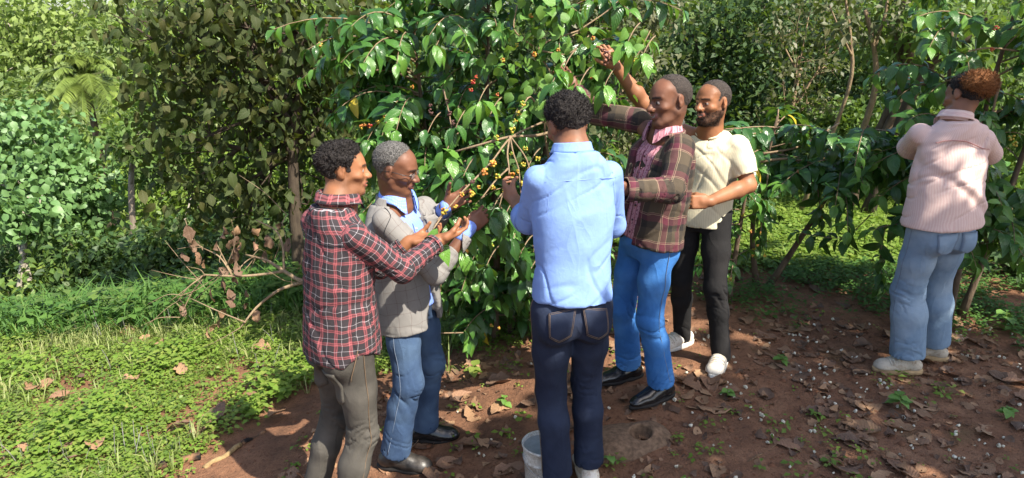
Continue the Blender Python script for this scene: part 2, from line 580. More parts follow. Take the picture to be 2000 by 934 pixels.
BARK_DARK = bark_mat('dark_bark', (.035, .026, .02), (.085, .065, .045))
BARK_TWIG = bark_mat('tan_twig', (.16, .11, .065), (.3, .22, .14), 20)
BERRY_G = simple_mat('green_berry', (.16, .26, .03), .35, .5, 60, .3, .05)
BERRY_Y = simple_mat('yellow_berry', (.40, .29, .03), .35, .5, 60, .3, .05)
BERRY_O = simple_mat('orange_berry', (.40, .14, .025), .35, .5, 60, .3, .05)
BERRY_R = simple_mat('red_berry', (.3, .022, .018), .32, .5, 60, .3, .05)
BERRY_D = simple_mat('dark_dry_berry', (.09, .04, .035), .55, .4, 60, .4, .1)
BERRY_P = simple_mat('dusky_pink_berry', (.28, .12, .08), .55, .4, 60, .3, .1)

def berry_mesh(mats, seed, n=11, R=.017, r=.0075):
    rg = np.random.default_rng(seed); ms = []; mi = []
    a = np.arange(6) * PI / 3
    for i in range(n):
        d = nrm(rg.normal(0, 1, 3)); c = d * R * rg.uniform(.75, 1.1) * V3(1, 1, .9)
        rr = r * rg.uniform(.85, 1.12)
        vs = [c + V3(0, 0, rr)]
        for ph in (50, 95, 140):
            vs += [c + rr * V3(math.sin(rad(ph)) * math.cos(k), math.sin(rad(ph)) * math.sin(k), math.cos(rad(ph)) * 1.12) for k in a]
        vs.append(c - V3(0, 0, rr))
        q = [(1 + j * 6 + k, 1 + (j + 1) * 6 + k, 1 + (j + 1) * 6 + (k + 1) % 6, 1 + j * 6 + (k + 1) % 6) for j in range(2) for k in range(6)]
        t = [(0, 1 + k, 1 + (k + 1) % 6) for k in range(6)] + [(19, 13 + (k + 1) % 6, 13 + k) for k in range(6)]
        ms.append((np.array(vs), [np.array(q), np.array(t)])); mi.append(rg.integers(0, len(mats)))
    v, f = join(ms)
    midx = np.concatenate([np.repeat(mi, 12), np.repeat(mi, 12)])
    return make_mesh('berry_cluster', v, f, mats, midx=midx)

BERRIES = {'green': [berry_mesh([BERRY_G, BERRY_G, BERRY_Y], k) for k in range(3)], 'yellow': [berry_mesh([BERRY_Y, BERRY_Y, BERRY_O], 10 + k) for k in range(3)],
           'orange': [berry_mesh([BERRY_O, BERRY_Y, BERRY_O], 20 + k) for k in range(2)], 'red': [berry_mesh([BERRY_R, BERRY_R, BERRY_O], 30 + k) for k in range(2)],
           'dark': [berry_mesh([BERRY_D], 40 + k) for k in range(2)], 'pink': [berry_mesh([BERRY_P, BERRY_D, BERRY_P], 50)]}

def put_berries(parent, p, colour, rg, sc=1.0):
    o = bpy.data.objects.new('berry_cluster', BERRIES[colour][rg.integers(0, len(BERRIES[colour]))])
    COL.objects.link(o); o.parent = parent; o['kind'] = 'stuff'
    o.location = p - ORG[parent.name]; o.rotation_euler = rg.uniform(0, 6, 3); s = sc * rg.uniform(.65, .95); o.scale = (s, s, s)
    return o

def coffee_bush(label, base, stems, laterals, rg, extra_branches=(), berries=(), nobj=300, lsize=.135, group='coffee bushes', young=.1, rnd_berry=.05, name='coffee_bush', yellow=6):
    """stems: list of point lists; laterals: (stem, t0, t1, n, Lmin, Lmax, azimuth range, rise)"""
    bx, by = base
    org = V3(bx, by, gz(bx, by))
    o = thing(name, org, label, 'bush', group)
    curves = []
    for st in stems:
        v, f = trunk_mesh(st, .026, .009, 8, 3)
        part('stem', v, f, BARK_BROWN, o)
    pos, D, U, sz, yg = [], [], [], [], []
    tw = []
    def leaves_on(q, s0=.22, lsz=lsize, gap=.042, ydens=young):
        d = np.concatenate([[0], np.cumsum(np.linalg.norm(np.diff(q, axis=0), axis=1))]); L = d[-1]
        t = s0 * L; k = 0
        while t < L:
            p = np.array([np.interp(t, d, q[:, i]) for i in range(3)]); p2 = np.array([np.interp(min(t + .02, L), d, q[:, i]) for i in range(3)])
            p1 = np.array([np.interp(max(t - .02, 0), d, q[:, i]) for i in range(3)])
            T = nrm(p2 - p1); sd = nrm(np.cross(T, V3(0, 0, 1)) + rg.normal(0, .2, 3))
            if k % 2: sd = nrm(sd * .5 + V3(0, 0, 1) * .6)
            tipn = t / L
            for sg in (-1, 1):
                if rg.random() < .1: continue
                dv = T * rg.uniform(.25, .7) + sd * sg * rg.uniform(.6, 1.0) + V3(0, 0, -1) * rg.uniform(.0, .6)
                pos.append(p); D.append(dv); U.append(V3(0, 0, 1) + T * .25 + rg.normal(0, .22, 3))
                sz.append(lsz * rg.uniform(.7, 1.2) * (1 - .35 * max(0, tipn - .8) / .2)); yg.append(rg.random() < ydens * (1 + 5 * (tipn > .86)))
            k += 1; t += gap * rg.uniform(.8, 1.3)
        for sg in (-1, 1):
            pos.append(q[-1]); D.append(nrm(q[-1] - q[-2]) + rg.normal(0, .35, 3)); U.append(V3(0, 0, 1) + rg.normal(0, .2, 3)); sz.append(lsz * .7); yg.append(rg.random() < .6)
    for (si, t0, t1, n, L0, L1, a0, a1, rise) in laterals:
        st = np.asarray(stems[si], float)
        for i in range(n):
            t = rg.uniform(t0, t1) * (len(st) - 1); k = min(int(t), len(st) - 2)
            p = st[k] + (st[k + 1] - st[k]) * (t - k)
            az = rad(rg.uniform(a0, a1)); L = rg.uniform(L0, L1)
            h = V3(math.sin(az), math.cos(az), 0)
            q = bez(p, p + h * L * .55 + V3(0, 0, rise * L + rg.uniform(-.05, .12)), p + h * L + V3(0, 0, rise * L - L * rg.uniform(.1, .4)), 9)
            tw.append(tube(q, np.linspace(.0065, .002, 9), 4, False))
            leaves_on(q)
            if rg.random() < rnd_berry * 2.4:
                put_berries(o, q[rg.integers(4, 8)] - V3(0, 0, .01), rg.choice(['green', 'green', 'yellow', 'red', 'orange', 'dark']), rg)
    v, f = join(tw)
    part('twigs', v, f, BARK_TWIG, o, kind='stuff')
    for pts, r0, r1, lv in extra_branches:
        v, f = trunk_mesh(pts, r0, r1, 6, 5)
        part('branch', v, f, BARK_TWIG, o)
        if lv: leaves_on(np.asarray(pts, float), lv)
    for p, c, sc in berries: put_berries(o, p, c, rg, sc)
    pos, D, U, sz, yg = np.array(pos), np.array(D), np.array(U), np.array(sz), np.array(yg)
    R = leaf_frames(D, U, rg, .18)
    m = len(pos); ylw = np.zeros(m, bool)
    cand = pick_visible(pos, sz, 200)
    if len(cand) and yellow: ylw[rg.choice(cand, min(yellow, len(cand)), replace=False)] = True
    n1 = int(nobj * .72)
    a = ~yg & ~ylw
    put_leaves(o, T_COFFEE, pos[a], R[a], sz[a], L_COFFEE, rg.random(a.sum()), rg, n1)
    a = yg & ~ylw
    if a.any(): put_leaves(o, T_COFFEE, pos[a], R[a], sz[a], L_COFFEE_YOUNG, rg.random(a.sum()), rg, nobj - n1 - yellow, rest='young_foliage')
    if ylw.any(): put_leaves(o, T_COFFEE, pos[ylw], R[ylw], sz[ylw], L_COFFEE_OLD, rg.random(ylw.sum()), rg, yellow)
    return o

# ------------------------------------------------------------------ terrain
def soil_material():
    t = NT('soil')
    g = t.n('NewGeometry').outputs['Position']
    n1 = t.noise(g, 1.6, 4, .6); n2 = t.noise(g, 9.0, 5, .7); n3 = t.noise(g, 55.0, 4, .7); n4 = t.noise(g, 220.0, 2)
    c = t.ramp(t.math('ADD', t.math('MULTIPLY', n1, .45), t.math('MULTIPLY', n2, .55)), [(.34, (.125, .066, .041)), (.5, (.23, .115, .066)), (.66, (.33, .18, .105))])
    cr = t.ramp(n3, [(.36, 0.0), (.46, 1.0)])
    c = t.mix(t.math('MULTIPLY', t.math('SUBTRACT', 1.0, cr), .55), c, (.075, .04, .027))
    sp = t.ramp(n4, [(.66, 0.0), (.72, 1.0)])
    c = t.mix(t.math('MULTIPLY', sp, .45), c, (.3, .17, .1))
    moss = t.ramp(t.noise(g, 3.2, 3), [(.6, 0.0), (.72, 1.0)])
    c = t.mix(t.math('MULTIPLY', moss, .45), c, (.075, .065, .025))
    sx = t.n('SeparateXYZ'); t.l(g, sx.inputs[0])
    far = t.ramp(t.math('MULTIPLY', sx.outputs[1], .1), [(.52, 0.0), (.8, 1.0)])
    c = t.mix(far, c, t.mix(n2, (.03, .05, .015), (.07, .075, .03)))
    h = t.math('ADD', t.math('MULTIPLY', n2, .5), t.math('ADD', t.math('MULTIPLY', n3, .6), t.math('MULTIPLY', n4, .12)))
    return t.done(t.bsdf(c, .95, .15, t.bump(h, .9, .035)))

def nonuni(lo, hi, a, b, fine, ratio=1.18):
    x = list(np.arange(a, b + 1e-6, fine)); s = fine
    while x[-1] < hi: s *= ratio; x.append(x[-1] + s)
    s = fine
    while x[0] > lo: s *= ratio; x.insert(0, x[0] - s)
    return np.array(x)

def micro(x, y):
    p = np.stack([x, y, 0 * x], 1)
    near = sstep(14, 6, y)
    return near * (.024 * fbm(p * 2.2, 3, 3) + .014 * fbm(p * 10, 3, 8))

gx = nonuni(-260, 260, -4.2, 4.6, .045); gy = nonuni(-60, 420, 1.4, 6.2, .045)
X, Y = np.meshgrid(gx, gy, indexing='ij'); X, Y = X.ravel(), Y.ravel()
Z = ground(X, Y) + micro(X, Y)
ny = len(gy); i, j = np.meshgrid(np.arange(len(gx) - 1), np.arange(ny - 1), indexing='ij'); i, j = i.ravel(), j.ravel()
gf = np.stack([i * ny + j, (i + 1) * ny + j, (i + 1) * ny + j + 1, i * ny + j + 1], 1)
solo('ground', np.stack([X, Y, Z], 1), gf, soil_material(), V3(0, 0, 0), kind='structure')

def gz2(x, y):
    x = np.atleast_1d(np.asarray(x, float)); y = np.atleast_1d(np.asarray(y, float))
    return ground(x, y) + micro(x, y)

# ------------------------------------------------------------------ ground cover
def herb_tmpl(seed, pairs=3, h=.14, L=.05):
    rg = np.random.default_rng(seed); V, F, U, o = [], [], [], 0
    tv, tf, tl = leaf_tmpl(2, .72, .42, .8, .1, .25, 0, seed)
    lean = rg.normal(0, .25, 2)
    for k in range(pairs):
        z = h * (k + 1) / pairs * rg.uniform(.8, 1.1)
        for sg in (0, 1):
            a = k * PI / 2 + sg * PI + rg.normal(0, .4)
            d = np.array([[math.cos(a), math.sin(a), rg.uniform(-.15, .5)]])
            R = leaf_frames(d, np.array([[0, 0, 1.0]]), rg, .2)[0]
            v = tv @ R.T * (L * rg.uniform(.7, 1.2) * (1.15 - .3 * k / pairs)) + V3(lean[0] * z, lean[1] * z, z) + d[0] * .012
            V.append(v); F.append(tf + o); U.append(tl); o += len(tv)
    return np.concatenate(V), np.concatenate(F), np.concatenate(U)

def grass_tmpl(seed, n=8, h=.16):
    rg = np.random.default_rng(seed); V, F, U, o = [], [], [], 0
    for k in range(n):
        a = rg.uniform(0, 6.28); b = V3(math.cos(a), math.sin(a), 0); hh = h * rg.uniform(.5, 1.2); out = rg.uniform(.2, .9) * hh
        sd = V3(-b[1], b[0], 0) * .004
        r0 = b * .02 * rg.random()
        m = r0 + b * out * .35 + V3(0, 0, hh * .7); e = r0 + b * out + V3(0, 0, hh * rg.uniform(.55, 1.0))
        V.append(np.array([r0 - sd, r0 + sd, m + sd * .8, m - sd * .8, e + sd * .15, e - sd * .15]))
        F.append(np.array([(0, 1, 2, 3), (3, 2, 4, 5)]) + o); U.append(np.array([(-1, 0), (1, 0), (1, .5), (-1, .5), (1, 1), (-1, 1)])); o += 6
    return np.concatenate(V), np.concatenate(F), np.concatenate(U)

def spike_tmpl(seed):
    rg = np.random.default_rng(seed)
    h = rg.uniform(.8, 1.2); ln = rg.normal(0, .12, 2)
    pts = np.array([[ln[0] * t * t, ln[1] * t * t, h * t] for t in np.linspace(0, 1, 8)])
    v, f = tube(pts, [.005, .005, .004, .018, .007, .017, .007, .012], 3, False)
    return v, f[0], np.stack([np.zeros(len(v)), v[:, 2]], 1)

def scatter(name, tms, pts, size, mat, rg, kind='stuff', tilt=.12, group=None):
    n = len(pts)
    a = rg.uniform(0, 6.28, n); c, s_ = np.cos(a), np.sin(a)
    up = np.stack([rg.normal(0, tilt, n), rg.normal(0, tilt, n), np.ones(n)], 1); up /= np.linalg.norm(up, axis=1)[:, None]
    x = np.stack([c, s_, 0 * c], 1); x -= up * (x * up).sum(1)[:, None]; x /= np.linalg.norm(x, axis=1)[:, None]
    y = np.cross(up, x)
    R = np.stack([x, y, up], 2)
    v, f, t, u = inst(tms, pts, R, size, rg.integers(0, len(tms), n), rg.random(n))
    me = make_mesh(name, v, f, [mat], attrs={'tint': t, 'luv': u})
    return add(name, me, None, V3(0, 0, 0), kind=kind)

T_HERB = [herb_tmpl(k) for k in range(7)]
T_LOW = [herb_tmpl(20 + k, 2, .045, .036) for k in range(5)]
T_GRASS = [grass_tmpl(k) for k in range(6)]
T_SPIKE = [spike_tmpl(k) for k in range(4)]

def rand_pts(n, x0, x1, y0, y1, rg, mask):
    x = rg.uniform(x0, x1, n); y = rg.uniform(y0, y1, n)
    m = rg.random(n) < mask(x, y)
    x, y = x[m], y[m]
    return np.stack([x, y, gz2(x, y)], 1)

rg = np.random.default_rng(5)
def patchy(x, y, f=1.4, seed=2, lo=-.2, hi=.3):
    return sstep(lo, hi, fbm(np.stack([x, y, 0 * x], 1) * f, 3, seed))
def m_left(x, y):
    edge = 3.05 + (x + 1.9) * 1.55 + .25 * vnoise(np.stack([x * 1.7, y * 1.7, 0 * x], 1), 9)
    a = sstep(-.15, .3, y - edge) * (x < -1.15 + .0 * x)
    b = sstep(0, .35, y - 4.05 - .25 * vnoise(np.stack([x * 2, y * 2, 0 * x], 1), 5)) * (x >= -1.15) * (x < .9)
    return np.maximum(a, b) * (.35 + .65 * patchy(x, y, 1.6, 4, -.35, .1))
p1 = rand_pts(17000, -5.2, .9, 2.3, 5.9, rg, m_left)
sz_ = (.45 + .9 * patchy(p1[:, 0], p1[:, 1], 1.9, 61, -.5, .5)) * rg.uniform(.6, 1.3, len(p1))
scatter('ground_cover', T_HERB, p1, .68 * sz_ * (1 + .25 * (p1[:, 1] < 3.6)), L_HERB, rg)
p1 = rand_pts(16000, -5.2, .9, 2.3, 5.9, rg, m_left)
scatter('low_weeds', T_LOW, p1, rg.uniform(.4, 1.2, len(p1)), L_YELLOWGREEN, rg)
p1 = rand_pts(1500, -5.2, .6, 2.6, 5.9, rg, lambda x, y: m_left(x, y) * patchy(x, y, 1.5, 71, -.3, .3))
scatter('tall_grass', T_GRASS, p1, rg.uniform(.5, 1.1, len(p1)), L_GRASS, rg)
p2 = rand_pts(26000, -9, .6, 5.5, 12, rg, lambda x, y: (.9 - .5 * sstep(7, 12, y)) * sstep(.6, -.6, x))
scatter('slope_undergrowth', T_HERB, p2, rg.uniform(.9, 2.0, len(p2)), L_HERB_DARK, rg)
p2 = rand_pts(6000, -8, -.6, 5.3, 8.5, rg, lambda x, y: .3 + .7 * patchy(x, y, .9, 52, -.3, .2))
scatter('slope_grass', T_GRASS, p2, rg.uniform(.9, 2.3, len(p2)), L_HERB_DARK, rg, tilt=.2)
p2 = rand_pts(2600, -8, -.4, 5.4, 8.5, rg, lambda x, y: .2 + .8 * patchy(x, y, 1.2, 53, -.2, .3))
scatter('slope_tall_weeds', T_HERB, p2, rg.uniform(1.3, 2.4, len(p2)), L_MIDGREEN, rg, tilt=.25)
# grass tufts near the brow of the slope
p3 = rand_pts(6500, -5.5, -.4, 3.6, 6.8, rg, lambda x, y: sstep(3.8, 5.4, y) * (.25 + .75 * patchy(x, y, 1.1, 12)))
scatter('grass', T_GRASS, p3, rg.uniform(.45, 1.1, len(p3)), L_GRASS, rg)
# grey flower spikes over the herbs
SPK = simple_mat('grey_flower_spike', (.2, .2, .17), .8, .2, 200, .2, .1)
p4 = rand_pts(1100, -5, -1.7, 3.2, 5.6, rg, lambda x, y: patchy(x, y, 1.3, 31, -.1, .35))
scatter('flower_spikes', T_SPIKE, p4, rg.uniform(.1, .24, len(p4)), SPK, rg)
# shaded herbs behind the right-hand people, and the bright patch beyond
p5 = rand_pts(7000, 1.0, 5.5, 3.9, 5.5, rg, lambda x, y: sstep(4.1, 5.2, y - .25 * (x < 1.6) + .7 * sstep(2.9, 3.4, x)) * patchy(x, y, 1.8, 14, -.25, .2))
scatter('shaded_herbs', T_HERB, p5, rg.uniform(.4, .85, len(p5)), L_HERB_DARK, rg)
p6 = rand_pts(34000, 1.0, 7.5, 5.3, 10.5, rg, lambda x, y: sstep(5.3, 5.7, y) * np.ones_like(x))
scatter('lawn', T_LOW, p6, rg.uniform(.8, 1.9, len(p6)), L_HERB, rg)
p6 = rand_pts(7000, 1.0, 7.5, 5.6, 10.5, rg, lambda x, y: np.ones_like(x))
scatter('lawn_grass', T_GRASS, p6, rg.uniform(.4, .9, len(p6)), L_HERB, rg)
# little seedlings on the bare soil
p7 = rand_pts(2300, -1.2, 3.4, 2.0, 4.6, rg, lambda x, y: .75 * patchy(x, y, 2.6, 44, -.02, .35) + .05)
scatter('seedlings', T_LOW, p7, rg.uniform(.35, .95, len(p7)), L_HERB, rg)
# crumbs of soil
T_CRUMB = []
for k in range(4):
    r_ = np.random.default_rng(k); a = np.arange(5) * 2 * PI / 5
    v = [(0, 0, .8)] + [(math.cos(q) * r_.uniform(.7, 1.2), math.sin(q) * r_.uniform(.7, 1.2), r_.uniform(-.1, .35)) for q in a]
    T_CRUMB.append((np.array(v, float), np.array([(0, 1 + i, 1 + (i + 1) % 5) for i in range(5)]), np.zeros((6, 2))))
CRUMB = simple_mat('soil_crumb', (.15, .07, .04), .95, .1, 30, .45, .3)
p8 = rand_pts(9000, -2.2, 4.4, 1.9, 5.0, rg, lambda x, y: np.full_like(x, 1.0) * sstep(5.2, 3.0, y))
scatter('soil_crumbs', T_CRUMB, p8, rg.uniform(.002, .007, len(p8)) * (1 + 2.2 * (rg.random(len(p8)) < .1)), CRUMB, rg)

# ------------------------------------------------------------------ fallen leaves and blossoms
def dry_tmpl(seed):
    rg = np.random.default_rng(seed)
    n, m = 7, 6
    wid = rg.uniform(.5, .8); cu, cv, tw_ = rg.uniform(-1.5, 2.2), rg.uniform(-1.2, 1.6), rg.normal(0, .5)
    vs, luv = [], []
    for i in range(n + 1):
        t = i / n
        e = max(math.sin(PI * min(1, t * 1.02) ** .85), .02) ** .75 * wid * .5 * (1 + .14 * rg.normal())
        for j in range(m + 1):
            u = (j / m * 2 - 1)
            x = e * u
            z = cu * x * x * 1.2 + cv * (t - .5) ** 2 * .55 + tw_ * x * (t - .5) + .035 * math.sin(7 * t + 9 * u + seed) + .03 * abs(u) * math.sin(t * 17 + seed) + .012 * rg.normal()
            vs.append((x, t - .5, z)); luv.append((u, t))
    vs = np.array(vs); vs[:, 2] -= np.percentile(vs[:, 2], 12)
    f = [(i * (m + 1) + j, i * (m + 1) + j + 1, (i + 1) * (m + 1) + j + 1, (i + 1) * (m + 1) + j) for i in range(n) for j in range(m)]
    f = [q for q in f if rg.random() > .03]
    return vs, np.array(f), np.array(luv)

L_DRY_DARK = leaf_mat('dark_plum_dry_leaf', [(.085, .048, .03), (.12, .07, .044), (.155, .095, .06)], .7, .08, vein=.35, midrib=(.16, .1, .06), tcol=(.2, .08, .05))
DRY = [dry_tmpl(k) for k in range(9)]
DRYW = [('torn ' if len(f) < 40 else '') + ('flat' if np.ptp(v[:, 2]) < .16 else 'curled' if np.ptp(v[:, 2]) < .3 else 'crumpled') for v, f, u in DRY]
DRYM = {nm: [make_mesh('fallen_leaf', v, f, [mt], attrs={'tint': np.zeros(len(v)), 'luv': u}) for v, f, u in DRY] for nm, mt in (('tan', L_DRY), ('dark', L_DRY_DARK))}
def Hc0(u, y):
    return V3((u - 1000) / FPX * (y * math.cos(PITCH) + 1.95 * math.sin(PITCH)), y, 0)
STONE = on_ground(1232, 862)
LANDMARKS = [('the hollow stone', on_ground(1232, 862)), ('the paint bucket', on_ground(1046, 900)), ('the navy jeans', Hc0(1120, 2.65)), ('the black dress shoes', on_ground(1245, 775)), ('the white trainers', on_ground(1390, 705)),
             ('the woman shoes', on_ground(1770, 720)), ('the grey-blazer man shoes', on_ground(810, 880)), ('the grey jeans', Hc0(650, 2.62)), ('the burnt log', on_ground(350, 905)), ('the nettle seedling', on_ground(1755, 800)), ('the middle coffee bush foot', on_ground(960, 690)),
             ('the small yellow-berried bush', on_ground(1480, 600)), ('the dead branch', on_ground(420, 690)), ('the right edge of the picture', on_ground(1990, 740)), ('the rotten branch piece', on_ground(1870, 625)), ('the round-leaved plant', on_ground(1960, 640)), ('the lower right seedling', on_ground(1965, 820)), ('the seedling by the trainer', on_ground(1525, 715)), ('the pale seedling', on_ground(1420, 775)), ('the bottom edge below the stone', on_ground(1330, 925)), ('the bottom right corner', on_ground(1880, 925)), ('the bent brown stick', on_ground(1495, 885)), ('the left edge of the picture', on_ground(20, 800))]
def whereabouts(x, y):
    d = [math.hypot(p[0] - x, p[1] - y) for _, p in LANDMARKS]
    i = int(np.argmin(d)); n, p = LANDMARKS[i]; dx, dy = x - p[0], y - p[1]
    if 'edge' in n or 'corner' in n: w = 'near '
    elif abs(dx) > abs(dy): w = 'left of ' if dx < 0 else 'right of '
    else: w = 'in front of ' if dy < 0 else 'behind '
    return ('close ' if d[i] < .28 and 'near' not in w else '') + w + n
def in_frame(x, y):
    u, v, d = project(np.array([[x, y, gz(x, y)]])); return -30 < u[0] < 2030 and v[0] < 960
def size_word(s): return 'large' if s > .165 else ('small' if s < .12 else 'middling')
def fallen(x, y, s, nm, label, group, tilt=.18, lift=.0):
    ti = int(rg.integers(0, 9))
    label = '{} {} {} leaf lying {}'.format(size_word(s), DRYW[ti], 'dark plum' if nm == 'dark' else 'tan brown', whereabouts(x, y))
    o = bpy.data.objects.new('fallen_leaf', DRYM[nm][ti]); COL.objects.link(o)
    z = gz2(x, y)[0]
    o.location = (x, y, z + .002 + lift); o.rotation_euler = (rg.normal(0, tilt), rg.normal(0, tilt), rg.uniform(0, 6.28)); o.scale = (s, s, s * (.9 if nm == 'left' else .62))
    o['label'] = label; o['category'] = 'leaf'; o['group'] = group
    return o
zones = [('right', 150, (.5, 4.2), (2.0, 4.4), 'dry {} leaf on the shaded bare soil in front and right of the men'),
         ('mid', 55, (-.75, .55), (2.45, 4.3), 'dry {} leaf on the soil between the grey-jacket and blue-shirt men'),
         ('left', 40, (-3.6, -1.0), (2.6, 5.4), 'dry {} leaf caught among the sunny green herbs at left'),
         ('back', 52, (.9, 4.4), (4.2, 5.7), 'dry {} leaf among the shaded herbs behind the people at right')]
for nm, n, xr, yr_, lab in zones:
    k = 0
    while k < n:
        x, y = rg.uniform(*xr), rg.uniform(*yr_)
        if not in_frame(x, y) or math.hypot(x - STONE[0], y - STONE[1]) < .27: continue
        if nm == 'right' and rg.random() > .35 + .65 * patchy(np.array([x]), np.array([y]), 1.7, 77, -.2, .25)[0]: continue
        dk = rg.random() < .25
        fallen(x, y, rg.uniform(.08, .185) * (1.1 if nm == 'mid' else 1), 'dark' if dk else 'tan', lab.format('dark plum' if dk else 'tan brown'),
               'dry leaves fallen on the ground',
               lift=.05 if nm == 'left' else 0, tilt=.28 if nm == 'left' else .13)
        k += 1
# crumbled bits of leaf
BITS = [dry_tmpl(40 + k) for k in range(3)]
BITS = [(v_[::1], f_, u_) for v_, f_, u_ in BITS]
for nm_, mt_, k_ in (('leaf_litter', L_DRY, 1100), ('dark_leaf_litter', L_DRY_DARK, 700)):
    pb = rand_pts(k_ * 2, -1.2, 4.4, 1.9, 5.2, rg, lambda x, y: .25 + .75 * patchy(x, y, 1.7, 77, -.25, .25))[:k_]
    scatter(nm_, BITS, pb + V3(0, 0, .003), rg.uniform(.02, .07, len(pb)), mt_, rg, tilt=.35)
# white blossoms
WHITE = leaf_mat('white_petal', [(.62, .56, .45), (.72, .66, .54), (.48, .41, .3)], .6, .2, tcol=(.8, .75, .6))
def blossom_tmpl(seed):
    r_ = np.random.default_rng(seed); vs, f = [], []
    k = 7
    for ring, (rr, zz) in enumerate(((.12, .0), (.42, .12), (.55, .5), (.36, .62))):
        for a in range(k):
            q = a * 2 * PI / k; jit = 1 + .25 * r_.normal() * (ring > 1)
            vs.append((rr * math.cos(q) * jit, rr * math.sin(q) * jit * .85, zz * (1 + .15 * r_.normal())))
    for i in range(3):
        f += [(i * k + a, i * k + (a + 1) % k, (i + 1) * k + (a + 1) % k, (i + 1) * k + a) for a in range(k)]
    v = np.array(vs)
    ang = r_.uniform(.2, 1.5); c, s_ = math.cos(ang), math.sin(ang)
    v = v @ np.array([[1, 0, 0], [0, c, s_], [0, -s_, c]])
    v[:, 2] -= v[:, 2].min()
    return v, np.array(f), np.zeros((len(v), 2))
BL = [make_mesh('fallen_blossom', v, f, [WHITE], attrs={'tint': np.zeros(len(v))}) for v, f, u in [blossom_tmpl(k) for k in range(6)]]
k = 0
cl = rg.uniform(0, 1, (60, 2)) * V3(3.8, 2.3, 0)[:2] + V3(.45, 2.0, 0)[:2]
while k < 285:
    if rg.random() < .55:
        c = cl[rg.integers(0, 60)] + rg.normal(0, .045, 2); x, y = c
    else: x, y = rg.uniform(-.6, 4.3), rg.uniform(2.0, 4.4)
    if (x < .45 and rg.random() < .75) or not in_frame(x, y) or math.hypot(x - STONE[0], y - STONE[1]) < .25: continue
    o = bpy.data.objects.new('fallen_blossom', BL[rg.integers(0, 6)]); COL.objects.link(o)
    s_ = rg.uniform(.011, .024)
    o.location = (x, y, gz2(x, y)[0]); o.rotation_euler = (0, 0, rg.uniform(0, 6)); o.scale = (s_, s_, s_)
    o['label'] = '{} white fallen blossom {}'.format('tiny' if s_ < .015 else ('larger' if s_ > .02 else 'small'), whereabouts(x, y)); o['category'] = 'blossom'; o['group'] = 'white blossoms scattered on the soil'
    k += 1

# ------------------------------------------------------------------ signed distance shapes -> one skin
class Prim:
    pass

def cone(p0, p1, r0, r1, ref=None):
    """tapered limb from p0 to p1"""
    q = Prim(); p0 = np.asarray(p0, float); p1 = np.asarray(p1, float)
    v = p1 - p0; L2 = v @ v + 1e-9; L = math.sqrt(L2); rm = max(r0, r1)
    q.lo = np.minimum(p0, p1) - rm; q.hi = np.maximum(p0, p1) + rm
    T = v / L
    A = nrm(np.cross(T, V3(0, 0, 1) if abs(T[2]) < .9 else V3(1, 0, 0))) if ref is None else nrm(ref - T * (T @ ref))
    B = np.cross(T, A)
    q.v0 = 0.0
    def f(x):
        d = x - p0
        t = np.clip(d @ v / L2, 0, 1)
        d = d - t[:, None] * v
        return np.sqrt(np.einsum('ij,ij->i', d, d)) - (r0 + t * (r1 - r0))
    def uv(x):
        d = x - p0
        return np.stack([np.arctan2(d @ B, d @ A) * (r0 + r1) * .5, d @ T + q.v0], 1)
    q.f, q.uv, q.per, q.L = f, uv, PI * (r0 + r1), L
    return q

def ell(c, r, R=np.eye(3)):
    q = Prim(); c = np.asarray(c, float); r = np.asarray(r, float); R = np.asarray(R, float)
    e = np.sqrt(((R * r) ** 2).sum(1))
    q.lo, q.hi = c - e, c + e
    def f(x):
        l = (x - c) @ R
        k0 = np.sqrt(((l / r) ** 2).sum(1)); k1 = np.sqrt(((l / (r * r)) ** 2).sum(1)) + 1e-9
        return k0 * (k0 - 1) / k1
    q.f = f; q.uv = lambda x: ((x - c) @ R)[:, [0, 2]]; q.per = 0
    return q

def rbox(c, half, R=np.eye(3), rd=.005):
    q = Prim(); c = np.asarray(c, float); half = np.asarray(half, float); R = np.asarray(R, float)
    e = np.abs(R) @ half
    q.lo, q.hi = c - e, c + e
    def f(x):
        a = np.abs((x - c) @ R) - (half - rd)
        return np.sqrt((np.maximum(a, 0) ** 2).sum(1)) + np.minimum(a.max(1), 0) - rd
    q.f = f; q.uv = lambda x: ((x - c) @ R)[:, [0, 2]]; q.per = 0
    return q

